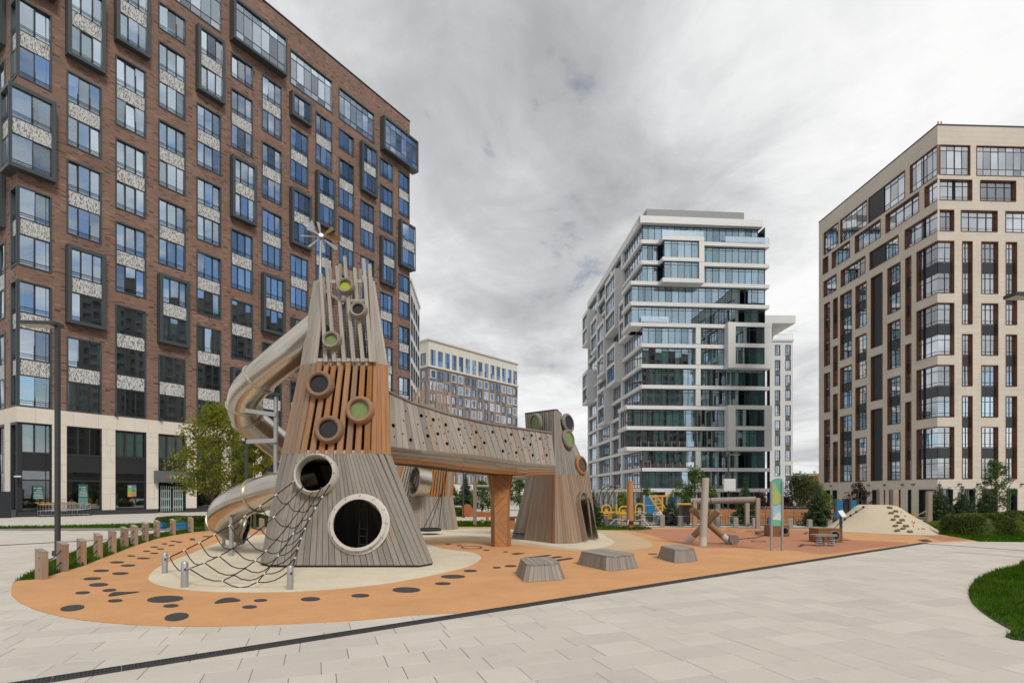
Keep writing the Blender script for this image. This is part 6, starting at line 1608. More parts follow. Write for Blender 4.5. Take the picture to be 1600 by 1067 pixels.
def info_board():
    a, c = G(1207.5, 861), G(1219.8, 860); o = (a+c)/2; r = empty('pattern_board', o, 'tall narrow board with green and blue landscape artwork between two steel posts', 'info board')
    Y = o.y; z = lambda py: EYE-(py-HZ)/F*Y; x0, x1 = a.x-o.x, c.x-o.x
    for x in (x0, x1): mb = MB(); mb.box(x-.028, x+.028, -.028, .028, -.1, z(752)); build('post', mb, M_GALV, r)
    M_T = mat('teal_print', (0.10, 0.36, 0.30), .5, 0, .1, 8); M_L = mat('lime_print', (0.34, 0.42, 0.12), .5, 0, .12, 10); M_MI = mat('mint_print', (0.13, 0.42, 0.25), .5, 0, .08, 6); M_SK = mat('sky_print', (0.30, 0.50, 0.58), .5, 0, .1, 6); M_WH = mat('pale_print', (0.55, 0.62, 0.58), .5, 0, .2, 14)
    def pl(name, pts, m, y, t=.012):
        mb = MB(); q = [(x0+.03+(x1-x0-.06)*u, z(v)) for u, v in pts]; k = len(q)
        mb.add([(x, y, zz_) for x, zz_ in q]+[(x, y+t, zz_) for x, zz_ in q], [tuple(range(k)), tuple(range(2*k-1, k-1, -1))]+[((i+1) % k, i, k+i, k+(i+1) % k) for i in range(k)]); build(name, mb, m, r)
    pl('panel', [(-.15, 822), (1.15, 822), (1.15, 748), (.75, 746.6), (.35, 747.5), (.05, 749.5), (-.15, 753)], M_T, 0)
    pl('print', [(-.14, 788), (-.14, 755), (.35, 752.5), (.55, 765), (.85, 772), (1.14, 772), (1.14, 783), (.6, 789)], M_L, -.006, .005)
    pl('print', [(-.14, 812), (-.14, 789), (.5, 790), (1.14, 786), (1.14, 812)], M_SK, -.004, .003)
    pl('print', [(-.1, 812), (.45, 803), (.75, 799), (1.1, 806), (1.1, 812.5)], M_WH, -.008, .003)
    pl('print', [(-.14, 821.6), (-.14, 812), (.5, 813.5), (1.14, 812), (1.14, 821.6)], M_MI, -.006, .005)
    pl('print', [(-.05, 753.6), (.3, 755), (.5, 753.4), (.3, 751.6)], M_MI, -.0095, .003)
info_board()
def sign_post():
    p = G(1314, 844); r = empty('sign_post', p, 'thin black post with a small tilted white plate at the foot of the mound', 'sign')
    mb = MB(); mb.box(-.035, .035, -.03, .03, 0, .88); build('post', mb, M_LAMP, r)
    mb = MB(); mb.box(-.02, .26, -.1, .1, 0, .02); build('foot', mb, M_LAMP, r)
    mb = MB(); mb.box(-.09, .09, -.012, .012, -.13, .13); build('plate', mb, M_WHITE, r, T(.03, -.02, .93) @ RX(R(-35)) @ RY(R(-12)))
sign_post()

# ------------------------------------------------------------------ climbing mound
def mound():
    r = empty('climbing_mound', G(1372, 834)+V(0, 1.6, 0), 'pale sand coloured climbing mound with stones and a knotted rope', 'mound'); o = r.location
    base = [G(1282, 828)+V(0, -.2, 0), G(1330, 832), G(1400, 835.5), G(1440, 836.5), G(1466, 835.5), V(20.0, 25.6, 0), V(18.2, 27.2, 0), V(15.9, 26.6, 0)]
    top = [P(1349, 792.5, 24.6), P(1356, 790.5, 24.0), P(1380, 790.5, 23.7), P(1395, 790.5, 23.8), P(1402, 791.5, 24.2), V(17.5, 25.0, 1.08), V(17.0, 25.5, 1.08), V(16.3, 25.3, 1.08)]
    B_ = catmull([p-o for p in base], 6); T_ = catmull([p-o for p in top], 6); n = len(B_); mb = MB(); vs = []
    prof = [(0, 0), (.04, .02), (.12, .095), (.5, .50), (.86, .90), (.95, .975), (1.0, 1.0)]
    for u, h in prof:
        for i in range(n):
            a, b_ = B_[i], T_[i]; p = lerp(a, b_, u); p.z = .018+(b_.z-.0)*h; vs.append(p)
    k = len(prof); c = sum(T_, V(0, 0, 0))/n; vs.append(V(c.x, c.y, c.z+.03))
    fs = [(j*n+i, j*n+(i+1) % n, (j+1)*n+(i+1) % n, (j+1)*n+i) for j in range(k-1) for i in range(n)]+[((k-1)*n+i, (k-1)*n+(i+1) % n, k*n) for i in range(n)]
    mb.add(vs, fs); s_ = build('slope', mb, M_SANDL, r, smooth=True)
    from mathutils.bvhtree import BVHTree
    bv = BVHTree.FromPolygons([tuple(v+o) for v in vs], fs)
    def onm(px, py):
        d = V((px-800)/F, 1, -(py-HZ)/F).normalized(); h = bv.ray_cast(V(0, 0, EYE), d); return (h[0], h[1]) if h[0] else (None, None)
    M_ST = mat('olive_stone', (0.15, 0.115, 0.055), .8, 0, .25, 8, .3, 30); M_RH = mat('red_hold', (0.45, 0.08, 0.06), .6)
    for x, y, s in ((1390, 793.6, 1), (1400, 799.2, 1), (1392.4, 801.8, 1), (1400.7, 807, 1), (1396, 812.2, .9), (1409.3, 812.8, 1), (1405.7, 817, .95), (1399.4, 822, .95), (1416, 822.3, 1), (1410.4, 826.3, .85), (1402, 829.3, 1), (1422, 831, 1)):
        p, nn = onm(x, y)
        if not p: continue
        M = frame(p, nn, V(1, 0, 0)); mb = MB(); q = [(-.11, -.02), (-.08, -.07), (.05, -.08), (.11, -.03), (.10, .06), (-.09, .07)]; q = [(a*s+rnd.gauss(0, .008), b_*s+rnd.gauss(0, .008)) for a, b_ in q]
        mb.add([(a, b_, -.02) for a, b_ in q]+[(a*.8, b_*.8, .06) for a, b_ in q], [tuple(range(6, 12))]+[(i, (i+1) % 6, 6+(i+1) % 6, 6+i) for i in range(6)]); build('climbing_stone', mb, M_ST, r, rel(r, M))
    for x, y in ((1408, 800), (1414, 806.5), (1425, 815), (1427, 822), (1429, 816), (1441, 826), (1444, 826.5), (1435, 826.5), (1427.5, 818)):
        p, nn = onm(x, y)
        if p: mb = MB(); mb.cyl((0, 0, -.01), (0, 0, .035), .035, .02, 7); build('climbing_hold', mb, M_RH, r, rel(r, frame(p, nn, V(1, 0, 0))))
    mb = MB(); rp = []
    for x, y in ((1303, 826), (1312, 817), (1319, 811.6), (1328, 806), (1337, 800.5), (1348, 793)): p, nn = onm(x+1, y+.8); rp += [p-o+V(0, 0, .05)] if p else []
    if len(rp) > 1:
        mb.tube(rp, .012, 6); rr_ = build('rope', mb, M_ROPE, r)
        for p in rp[1:]: mb = MB(); mb.cyl(p-V(0, 0, .045), p+V(0, 0, .045), .045, n=8); build('knot', mb, M_BLACK, rr_)
M_SANDL = ground_mat('sand_rubber_mound', (0.50, 0.43, 0.315), 0.05, 0.5, 0.10, 220)
mound()
def mound_posts():
    for i, (px, t, py) in enumerate(((1376, 764, 792), (1382.5, 765, 792), (1397.5, 764, 793))):
        Y = 26.5; p = at(px, Y); z = EYE-(t-HZ)/F*Y
        mb = MB(); mb.box(-.13, .13, -.12, .12, -.3, z-p.z); build('timber_pillar', mb, M_WOOD, None, T(*p), color=wcol(.15, 1.1, .05), label=('left', 'middle', 'right')[i]+' one of three weathered timber pillars rising behind the mound', cat='pillar', group='timber pillars behind the mound')
    r = empty('rope_frame', at(1450, 25.5), 'timber frame with a cross bar and slanting rope right of the mound', 'timber frame'); o = r.location
    mb = MB(); a = at(1451.5, 24.5)-o; mb.box(a.x-.09, a.x+.09, a.y-.09, a.y+.09, -.1, 1.72); build('post', mb, M_WOOD, r, color=(.2, 1.1, 0, 1))
    mb = MB(); mb.cyl(P(1426, 809, 25)-o, P(1454, 809.5, 24.5)-o, .06, n=8); build('cross_bar', mb, M_WOOD, r, color=(.2, 1.0, 0, 1))
    mb = MB(); mb.cyl(P(1435, 804, 25)-o, P(1449, 797, 24.5)-o, .02, n=6); build('rope', mb, M_CLIP, r)
    mb = MB(); mb.cyl(P(1430, 812, 26)-o, P(1428.5, 800, 26)-o, .04, n=6); build('yellow_bar', mb, M_YEL, r)
mound_posts()

# ------------------------------------------------------------------ sports area beyond the surface
def wood_bollards():
    for i, (px, t, py) in enumerate(((946.5, 804, 826), (975, 805, 826), (1005, 806, 826), (1035, 805, 822), (1063.5, 806, 821.5), (1121, 808, 823), (1149.5, 808, 823), (1179, 809, 824), (1235, 810, 825.5), (1265, 811, 826), (1296, 811, 825))):
        Y = 26.6; p = at(px, Y); h = EYE-(t-HZ)/F*Y-p.z
        mb = MB(); mb.add([(-.11, -.07, -.1), (.11, -.07, -.1), (.11, .07, -.1), (-.11, .07, -.1), (-.11, -.07, h*.93), (.11, -.07, h*.93), (.11, .07, h), (-.11, .07, h)], [(3, 2, 1, 0), (4, 5, 6, 7), (0, 1, 5, 4), (1, 2, 6, 5), (2, 3, 7, 6), (3, 0, 4, 7)])
        lab = ('short timber bollard by the grey bin, leftmost along the sports area edge', 'short timber bollard just left of the tall wooden mast', 'short timber bollard just right of the tall wooden mast', 'short timber bollard beside the person in the striped top', 'short timber bollard between the small spruce and the black box', 'short timber bollard framed by the crossed logs', 'short timber bollard right of the loudspeaker lamp post', 'short timber bollard left of the right beam frame post', 'short timber bollard behind the brown box at the green board', 'short timber bollard on the left of the broad spruce', 'short timber bollard between the broad spruce and the mound')[i]
        build('timber_bollard', mb, M_WOOD, None, T(*p) @ RZ(rnd.gauss(0, .2)), color=wcol(.1, 1.1, .05), label=lab, cat='bollard', group='short timber bollards')
wood_bollards()
def tall_mast():
    r = empty('climbing_mast', at(984.5, 25.0), 'tall orange brown wooden mast with a ring of star shaped seats at its foot', 'mast'); h = 2.2
    mb = MB(); mb.cyl((0, 0, -.1), (0, 0, h), .17, .14, 14); build('mast', mb, M_WOOD, r, smooth=True, color=(.85, 1.1, 0, 1))
    mb = MB(); mb.prism([(.34*math.cos(t*math.pi/4), .34*math.sin(t*math.pi/4)) for t in range(8)], .32, .37); build('platform', mb, M_CORTEN, r)
    for t in range(6):
        a = t*math.pi/3+.2; mb = MB(); mb.tube([(.3*math.cos(a), .3*math.sin(a), .36), (.75*math.cos(a), .75*math.sin(a), .42), (1.0*math.cos(a), 1.0*math.sin(a), .2)], .035, 6); build('arm', mb, M_GALV, r)
tall_mast()
def slat_fence():
    Y = 33.0; x0, x1 = (1062-800)/F*Y, (1330-800)/F*Y
    r = empty('slat_fence', at(1196, Y), 'orange brown horizontal board fence along the back of the playground', 'fence'); o = r.location
    nb = 5; 
    n = 6; L_ = (x1-x0)/n
    for k in range(n):
        for i in range(nb):
            gx0 = x0+k*L_; z = gz(gx0+L_/2, Y)-o.z
            c = boxmesh('board', L_-.02, .04, .185, M_WOOD); obj('board', c, r, T(gx0-o.x, rnd.uniform(-.004, .004), .02+i*.198+z*.0), color=wcol(.95, .95, .08))
    for k in range(n+1): obj('post', boxmesh('post', .1, .1, 1.0, M_DARKF), r, T(x0+k*L_-o.x-.05, .05, 0))
    return r
slat_fence()
def bar_fence(name, px0, px1, Y0, Y1, h, step, label, rail=.02):
    a, b_ = at(px0, Y0), at(px1, Y1); o = (a+b_)/2; r = empty(name, o, label, 'fence'); n = int((b_-a).length/step); mb = MB()
    for i in range(n+1):
        p = lerp(a, b_, i/n); p.z = gz(p.x, p.y); p = p-o; mb.box(p.x-.009, p.x+.009, p.y-.009, p.y+.009, p.z, p.z+h)
    build('bars', mb, M_LAMP, r, kind='stuff')
    for zf in (.08, h): 
        mb = MB(); mb.tube([V(p.x, p.y, gz(p.x, p.y)+zf)-o for p in (lerp(a, b_, t/8) for t in range(9))], rail, 5); build('rail', mb, M_LAMP, r)
    for i in range(0, 9, 2): p = lerp(a, b_, i/8); mb = MB(); z = gz(p.x, p.y); mb.box(-.04, .04, -.04, .04, 0, h+.1); build('post', mb, M_LAMP, r, T(p.x-o.x, p.y-o.y, z-o.z))
bar_fence('low_railing', 1110, 1325, 27.2, 27.6, .46, .13, 'low black bar railing in front of the orange board fence')
bar_fence('dark_railing', 1165, 1335, 41, 41, 1.75, .11, 'tall dark bar fence above and behind the orange board fence', .03)
bar_fence('low_railing', 925, 1075, 27.6, 27.8, .46, .15, 'low black railing beside the sports area with the gym ladders')
def blue_wall():
    Y = 34; r = empty('blue_climbing_wall', at(1016, Y), 'bright blue climbing wall panels on legs in the sports area', 'climbing wall'); o = r.location
    for px0, px1, t, bt in ((1006, 1024, 775, 803), (1042, 1058, 775.5, 800)):
        A, B = P(px0, bt, Y)-o, P(px1, t, Y)-o; mb = MB(); mb.box(A.x, B.x, -.06, .06, A.z, B.z); build('panel', mb, M_BLUE, r)
        for x in (A.x, B.x): mb = MB(); mb.box(x-.05, x+.05, -.08, .08, -.1, B.z+.08); build('post', mb, M_GALV, r)
        mb = MB(); mb.box(A.x, B.x, -.065, -.055, (A.z+B.z)/2-.02, (A.z+B.z)/2+.02); build('rail', mb, M_GALV, r)
    mb = MB(); A, B = P(1024, 815, Y)-o, P(1031, 795, Y)-o; mb.box(A.x, B.x, -.2, .2, -.05, B.z); build('blue_block', mb, M_BLUE, r)
    r2 = empty('blue_playhouse', at(1320, 30), 'blue panelled play frame with dark mesh between, left of the mound', 'play frame'); o = r2.location; Y = 30
    for px0, px1, t, bt in ((1306, 1316, 781.5, 800), (1327, 1338, 781, 802), (1303, 1316, 799.5, 815)):
        A, B = P(px0, bt, Y)-o, P(px1, t, Y)-o; mb = MB(); mb.box(A.x, B.x, -.05, .05, A.z, B.z); build('panel', mb, M_BLUE, r2)
    A, B = P(1316, 802, Y)-o, P(1328, 779, Y)-o; mb = MB()
    for i in range(14): x = A.x+(B.x-A.x)*i/13; mb.box(x-.008, x+.008, .0, .015, A.z, B.z)
    for i in range(22): z = A.z+(B.z-A.z)*i/21; mb.box(A.x, B.x, .0, .015, z-.008, z+.008)
    build('mesh', mb, M_ROPE, r2, kind='stuff')
    for px in (1305, 1327.5, 1338.5): q = P(px, 779, Y)-o; mb = MB(); mb.box(q.x-.05, q.x+.05, -.06, .06, -.2, q.z); build('post', mb, M_LAMP, r2)
blue_wall()
def yellow_things():
    Y = 31; r = empty('gym_ladder', at(1030, Y), 'yellow steel gym ladder with slanting rails before the blue wall', 'gym ladder'); o = r.location
    q = lambda px, py, y=Y: P(px, py, y)-o
    for a, b_ in (((1014.5, 775), (1031, 799)), ((1026, 775), (1040, 795))): mb = MB(); mb.tube([q(*a), q(*b_)], .045, 6); build('rail', mb, M_YEL, r)
    for a in (1034.5, 1048): mb = MB(); mb.tube([q(a, 774), V(q(a, 774).x, 0, -.1)], .05, 6); build('post', mb, M_YEL, r)
    mb = MB(); mb.tube([q(1014.5, 774.8), q(1048.5, 774.8)], .045, 6); build('top_bar', mb, M_YEL, r)
    for k in range(5):
        f = k/4.4; mb = MB(); mb.tube([lerp(q(1016, 777), q(1031, 799), f), lerp(q(1026.5, 777), q(1041, 798), f)], .03, 6); build('rung', mb, M_YEL, r)
    mb = MB(); mb.tube([q(1058, 787, 32), q(1086, 787.5, 32)], .05, 6); build('high_bar', mb, M_YEL, r)
    r = empty('basketball_hoop', at(1044.5, 36), 'white basketball backboard above the blue and yellow gym frames', 'basketball hoop'); o = r.location
    A, B = P(1039.5, 776, 36)-o, P(1049.5, 763.5, 36)-o; mb = MB(); mb.box(A.x, B.x, -.03, .03, A.z, B.z); build('backboard', mb, M_WHITE, r)
    mb = MB(); n = 14; c = V((A.x+B.x)/2, -.22, A.z+.12); mb.tube([c+V(.15*math.cos(2*math.pi*i/n), .15*math.sin(2*math.pi*i/n), 0) for i in range(n+1)], .02, 5, cap=False); build('rim', mb, M_CORTEN, r)
    mb = MB(); mb.box(-.06, .06, .1, .2, -.2, A.z+.2); build('post', mb, M_LAMP, r)
    fr = ((947, 789, 802, 'yellow seated exercise machine left of the thin flag pole'), (974, 791, 806, 'yellow exercise machine with a cross arm, left of the wooden mast'), (999, 787, 806, 'yellow framed exercise machine with grey seat, next to the blue wall'))
    for i, (px, t, bt, lab) in enumerate(fr):
        Y = 32+i*.5; r = empty('exercise_machine', at(px, Y), lab, 'exercise machine', 'yellow exercise machines'); h = EYE-(t-HZ)/F*Y-r.location.z
        mb = MB(); mb.tube([(-.25, 0, 0), (-.25, 0, h*.85), (-.1, 0, h), (.18, 0, h), (.28, 0, h*.8), (.28, 0, 0)], .045, 6); build('frame', mb, M_YEL, r)
        mb = MB(); mb.box(-.22, .2, -.25, .15, .45, .52); build('seat', mb, M_YEL if i != 2 else M_GALV, r)
        mb = MB(); mb.tube([(-.45, -.1, h*.55), (.05, -.1, h*.6), (.4, -.1, h*.5)], .03, 6); build('handle', mb, M_YEL, r)
        mb = MB(); mb.box(-.05, .15, .12, .18, .5, h*.8); build('backrest', mb, M_YEL if i != 2 else M_GALV, r)
    for px, t, Y, lab in ((963, 768, 28, 'thin pole with a yellow head standing left of the wooden mast'),):
        r = empty('marker_pole', at(px, Y), lab, 'pole'); h = EYE-(t-HZ)/F*Y-r.location.z; mb = MB(); mb.cyl((0, 0, 0), (0, 0, h*.62), .05, n=8); build('lower_pole', mb, M_YEL, r); mb = MB(); mb.cyl((0, 0, h*.62), (0, 0, h), .03, n=8); build('upper_pole', mb, M_GALV, r); mb = MB(); mb.box(-.1, .1, -.08, .08, h, h+.08); build('head', mb, M_YEL, r)
    r = empty('goal_frame', at(957, 28), 'low yellow tube frame left of the marker pole', 'tube frame'); mb = MB(); mb.tube([(-.2, 0, 0), (-.2, 0, .66), (.4, 0, .66), (.4, 0, 0)], .04, 6); build('tube', mb, M_YEL, r)
    for px, Y, w, h, lab in ((956, 26.8, .26, .32, 'small grey litter bin at the left edge of the sports area'), (1070.5, 29, .22, .95, 'tall narrow black box beside the small spruce')):
        p = at(px, Y); mb = MB(); mb.box(-w, w, -.18, .18, 0, h); mb.box(-w-.02, w+.02, -.2, .2, h, h+.04); build('litter_bin' if h < .5 else 'equipment_box', mb, M_GREYP if h < .5 else M_BLACKP, None, T(*p), label=lab, cat='bin' if h < .5 else 'box')
    for i, px in enumerate((936, 943, 950)):  # dark arch lamps, only their curved tubes are drawn
        Y = 33; r = empty('arched_lamp', at(px, Y), ('left', 'middle', 'right')[i]+' one of three curved dark arch lamps by the right play tower', 'hoop', 'curved dark hoops'); mb = MB(); h = 1.95
        mb.tube([(0, 0, 0), (0, 0, h*.6), (.08+.1*i, 0, h*.9), (.35+.1*i, 0, h+.1), (.8, 0, h+.15)], .035, 6); build('hoop', mb, M_LAMP, r)
    for px, Y, lab in ((1169, 27.5, 'blue topped bollard light by the beam frame'), (1119, 28.5, 'blue block seen between the crossed logs and the fence'), (1144.5, 28.5, 'blue block standing left of the lamp post bollard'), (1201, 27, 'blue bollard light between the beam frame and green board')):
        p = at(px, Y); mb = MB(); w = .1 if px in (1119, 1144.5) else .05; mb.box(-w, w, -.08, .08, 0, .35); mb.box(-w*.7, w*.7, -.06, .06, .35, .42); build('blue_block', mb, M_BLUE, None, T(*p), label=lab, cat='block')
yellow_things()

# ------------------------------------------------------------------ people
def person(p, rz, label, top, pants, hair, lean=.25):
    r = empty('person', p, label, 'person'); r.rotation_euler = (0, 0, rz)
    J = {'pel': (0, 0, .16), 'chest': (.0, -.08-lean*.3, .46), 'neck': (0, -.12-lean*.5, .62), 'hl': (-.09, 0, .15), 'hr': (.09, 0, .15), 'kl': (-.16, -.36, .40), 'kr': (.16, -.38, .38), 'al': (-.13, -.42, .05), 'ar': (.14, -.46, .05), 'tl': (-.13, -.58, .04), 'tr': (.14, -.62, .04),
         'sl': (-.19, -.12-lean*.4, .58), 'sr': (.19, -.12-lean*.4, .58), 'el': (-.25, -.28, .42), 'er': (.25, -.30, .42), 'wl': (-.13, -.45, .44), 'wr': (.11, -.46, .44), 'fl': (-.07, -.52, .43), 'fr': (.05, -.53, .43)}
    E_ = [('pel', 'chest', .15, .16), ('chest', 'neck', .16, .06), ('chest', 'sl', .11, .065), ('chest', 'sr', .11, .065), ('sl', 'el', .06, .045), ('sr', 'er', .06, .045), ('el', 'wl', .045, .032), ('er', 'wr', .045, .032), ('wl', 'fl', .032, .03), ('wr', 'fr', .032, .03), ('pel', 'hl', .14, .095), ('pel', 'hr', .14, .095), ('hl', 'kl', .095, .065), ('hr', 'kr', .095, .065), ('kl', 'al', .065, .042), ('kr', 'ar', .065, .042), ('al', 'tl', .042, .035), ('ar', 'tr', .042, .035)]
    names = list(J); rad = {}
    for a, b_, r0, r1 in E_: rad[a] = max(rad.get(a, 0), r0); rad[b_] = r1 if b_ not in rad else rad[b_]
    me = bpy.data.meshes.new('body'); me.from_pydata([J[n] for n in names], [(names.index(a), names.index(b_)) for a, b_, _, _ in E_], [])
    o = obj('body', me, r); md = o.modifiers.new('skin', 'SKIN'); md.use_smooth_shade = True
    for i, n in enumerate(names): me.skin_vertices[0].data[i].radius = (rad[n], rad[n]); me.skin_vertices[0].data[i].use_root = (n == 'pel')
    o.modifiers.new('sub', 'SUBSURF').levels = 2; o.modifiers['sub'].render_levels = 2
    dg = bpy.context.evaluated_depsgraph_get(); m2 = bpy.data.meshes.new_from_object(o.evaluated_get(dg)); o.modifiers.clear(); o.data = m2
    m2.materials.clear()
    for m in (top, pants, M_SKIN): m2.materials.append(m)
    for f in m2.polygons:
        c = f.center; hand = (c - Vector(J['fl'])).length < .06 or (c-Vector(J['fr'])).length < .06
        f.material_index = 2 if hand or (c.z > .60 and abs(c.x) < .07) else (0 if (c.z > .2 and c.y > -.33 and not (abs(c.x) < .24 and c.y < -.2 and c.z < .40)) or (abs(c.x) > .2 and c.z > .36) or (c.y < -.33 and c.z > .415) else 1)
    n = Vector(J['neck'])+V(0, -.03, .11); mb = MB(); mb.lathe([(.0001, -.125), (.045, -.115), (.068, -.06), (.078, .0), (.076, .05), (.055, .10), (.0001, .118)], 14)
    h = build('head', mb, M_SKIN, r, T(*n) @ RX(R(-12)), smooth=True)
    mb = MB(); mb.cyl((0, -.078, -.01), (0, -.10, -.03), .012, .014, 6); build('nose', mb, M_SKIN, h)
    mb = MB(); mb.lathe([(.085, -.06), (.092, .01), (.088, .06), (.062, .11), (.0001, .13)], 14, T(0, .018, .004)); build('hair', mb, hair, h, smooth=True)
M_SKIN = mat('skin', (0.42, 0.24, 0.17), .55); M_TOPA = mat('striped_top', (0.55, 0.57, 0.62), .9, 0, .35, 9, stretch=(.4, .4, 3)); M_TOPB = mat('black_cloth', (0.012, 0.012, 0.014), .9); M_JEAN = mat('grey_trousers', (0.22, 0.24, 0.27), .9); M_HAIR = mat('dark_hair', (0.02, 0.014, 0.01), .6); M_HAIRF = mat('fair_hair', (0.30, 0.24, 0.17), .6)
person(at(1031.5, 29.5)+V(0, 0, .06), R(-50), 'person in a pale striped top crouching on the ground by a timber bollard', M_TOPA, M_JEAN, M_HAIRF)
person(at(1042.5, 27.25)+V(0, 0, .03), R(100), 'person dressed in black sitting beside the small spruce', M_TOPB, M_TOPB, M_HAIR)

# ------------------------------------------------------------------ things in front of the brick block
def carts():
    def make(first=True):
        r = empty('shopping_cart', (0, 0, 0), 'x', 'shopping cart', 'row of nested shopping carts'); mb = MB()
        w, l, h0, h1 = .26, .42, .42, .95
        for x in (-w, w):
            mb.tube([(x, -l, h0+.1), (x, l, h0), (x, l, h1), (x, -l, h1-.05), (x, -l, h0+.1)], .012, 5)
            mb.tube([(x, -l, .12), (x, l, .12), (x, l*.9, h0)], .014, 5)
            for k in range(6): y = -l+2*l*k/5; mb.tube([(x, y, h0+.05), (x, y, h1-.03)], .006, 4)
        for k in range(7): x = -w+2*w*k/6; mb.tube([(x, -l, h0+.1), (x, -l, h1-.05)], .006, 4); mb.tube([(x, -l, h0+.1), (x, l, h0)], .006, 4)
        mb.tube([(-w, -l, h1-.05), (w, -l, h1-.05)], .012, 5); build('basket', mb, M_GALV, r)
        mb = MB(); mb.cyl((-w-.03, l+.1, h1+.05), (w+.03, l+.1, h1+.05), .03, n=8); mb.box(-w, w, -l, l, h1-.10, h1-.045); build('handle', mb, M_YEL, r)
        for x in (-w, w):
            for y in (-l, l): mb = MB(); mb.cyl((x-.015, y, .06), (x+.015, y, .06), .06, n=10); build('wheel', mb, M_BLACK, r)
        return r
    c0 = None; labs = ['leftmost shopping cart of the nested row outside the shop window', 'second nested shopping cart from the left, by the lamp post', 'third nested shopping cart from the left outside the shop', 'middle nested shopping cart of the row, just left of centre', 'nested shopping cart right of the middle of the row', 'third nested shopping cart from the right end of the row', 'second nested shopping cart from the right end of the row', 'rightmost shopping cart at the end of the nested row']
    for i in range(8):
        x = 1.25+i*.30; p = on_brick(x, -1.15, -.03); M = T(*p) @ RZ(AB+R(90))
        if c0 is None: c0 = make(); c0.matrix_basis = M; c0['label'] = labs[0]
        else: copy_tree(c0, M, labs[i])
carts()
def shop_bits():
    b = bb
    root = empty('shop_sign', on_brick(8.6, -.1, 2.55), 'dark grey sign box with red and green chevrons over the shop door', 'sign'); root.rotation_euler = (0, 0, AB)
    mb = MB(); mb.box(0, 3.0, -.5, 0, 0, .95); build('box', mb, M_GREYP, root)
    def chev(x, m):
        mb = MB(); t = .10; pts = [(x+.22, .62), (x+.10, .62), (x, .46), (x+.10, .30), (x+.22, .30), (x+.12, .46)]; k = 6
        mb.add([(a, -.53, c) for a, c in pts]+[(a, -.50, c) for a, c in pts], [tuple(range(k)), tuple(range(2*k-1, k-1, -1))]+[((i+1) % k, i, k+i, k+(i+1) % k) for i in range(k)]); build('chevron', mb, m, root)
    chev(.72, mat('sign_red', (.6, .02, .03), .5)); chev(.98, mat('sign_green', (.05, .5, .06), .5))
    cu = bpy.data.curves.new('lettering', 'FONT'); cu.body = 'VA JOM'; cu.size = .40; cu.extrude = .012
    t = bpy.data.objects.new('lettering', cu); COL.objects.link(t); dg = bpy.context.evaluated_depsgraph_get(); me = bpy.data.meshes.new_from_object(t.evaluated_get(dg)); bpy.data.objects.remove(t)
    me.materials.append(M_WHITE); obj('lettering', me, root, T(1.27, -.515, .32) @ RX(R(90)))
    # folding grilles behind the door glass
    for k in range(2):
        r = empty('folding_grille', on_brick(8.94+.25+k*.98, .05, .1), ('left', 'right')[k]+' pale folding security grille in the shop doorway under the sign', 'grille', 'folding grilles'); r.rotation_euler = (0, 0, AB)
        for i in range(6): mb = MB(); mb.box(i*.15, i*.15+.04, 0, .03, 0, 2.15); build('bar', mb, M_MINT, r)
        mb = MB()
        for z in (.35, 1.05, 1.75):
            for i in range(5): mb.tube([(i*.15+.02, -.01, z-.13), (i*.15+.17, -.01, z+.13)], .012, 4); mb.tube([(i*.15+.02, -.01, z+.13), (i*.15+.17, -.01, z-.13)], .012, 4)
        build('lattice', mb, M_MINT, r, kind='stuff')
    # posters in the windows
    def poster(x, z, w, h, label, bands):
        r = empty('poster', on_brick(x, .06, z), label, 'poster'); r.rotation_euler = (0, 0, AB)
        for (u0, u1, v0, v1, m) in bands: mb = MB(); d = .004 if (u0, v0) == (0, 0) and v1 == 1 else .012; mb.box(u0*w, u1*w, -d, 0.0, v0*h, v1*h); build('print' if d > .005 else 'sheet', mb, m, r)
    dk = mat('dark_green_print', (.03, .10, .09), .4); wt = mat('pale_green_print', (.36, .45, .43), .5); vi = mat('violet_print', (.16, .13, .25), .5); gn = mat('bright_green_print', (.12, .42, .08), .5); yo = mat('amber_print', (.45, .26, .07), .5); rd = mat('rose_print', (.42, .16, .12), .5)
    lines = [(.1, .9, .30, .36, wt), (.05, .95, .18, .24, wt), (.15, .85, .42, .47, wt), (.1, .95, .06, .12, wt), (.3, .8, .62, .69, wt), (.1, .25, .80, .88, wt), (.35, .8, .80, .88, wt), (.1, .4, .52, .56, wt), (.5, .9, .52, .56, wt)]
    poster(.85, 1.2, .62, .95, 'dark green notice with pale text lines in the corner shop window', [(0, 1, 0, 1, dk)]+lines)
    poster(3.5, .55, .6, 1.75, 'tall teal notice with pale text lines in the window behind the shopping carts', [(0, 1, 0, 1, dk), (.02, .98, .02, .42, mat('teal_film', (.10, .24, .24), .4))]+[(a, b_, .45+.5*c, .45+.5*d, m) for a, b_, c, d, m in lines])
    poster(6.75, 1.35, .62, .95, 'small violet, green and amber poster in the dark shop window', [(0, 1, 0, 1, vi), (.0, 1, .36, .72, gn), (.0, .5, .0, .36, yo), (.5, 1, .06, .36, rd), (.1, .45, .76, .92, wt), (.5, .95, .42, .66, mat('mint_green_print', (.10, .45, .20), .5))])
    mb = MB(); mb.box(-.22, .05, -.5, 0, 0, .1); build('wall_camera', mb, M_WHITE, None, T(*on_brick(.0, -.1, 2.75)) @ RZ(AB), label='small white camera on the glass corner of the shop', cat='camera')
    r = empty('kiosk', on_brick(-.9, -1.2, 0), 'dark grey kiosk cabinet at the left picture edge by the corner pier', 'cabinet'); r.rotation_euler = (0, 0, AB-R(90)); mb = MB(); mb.box(-1.1, -.1, -.3, .3, -.03, 1.75); build('case', mb, M_DARKF, r)
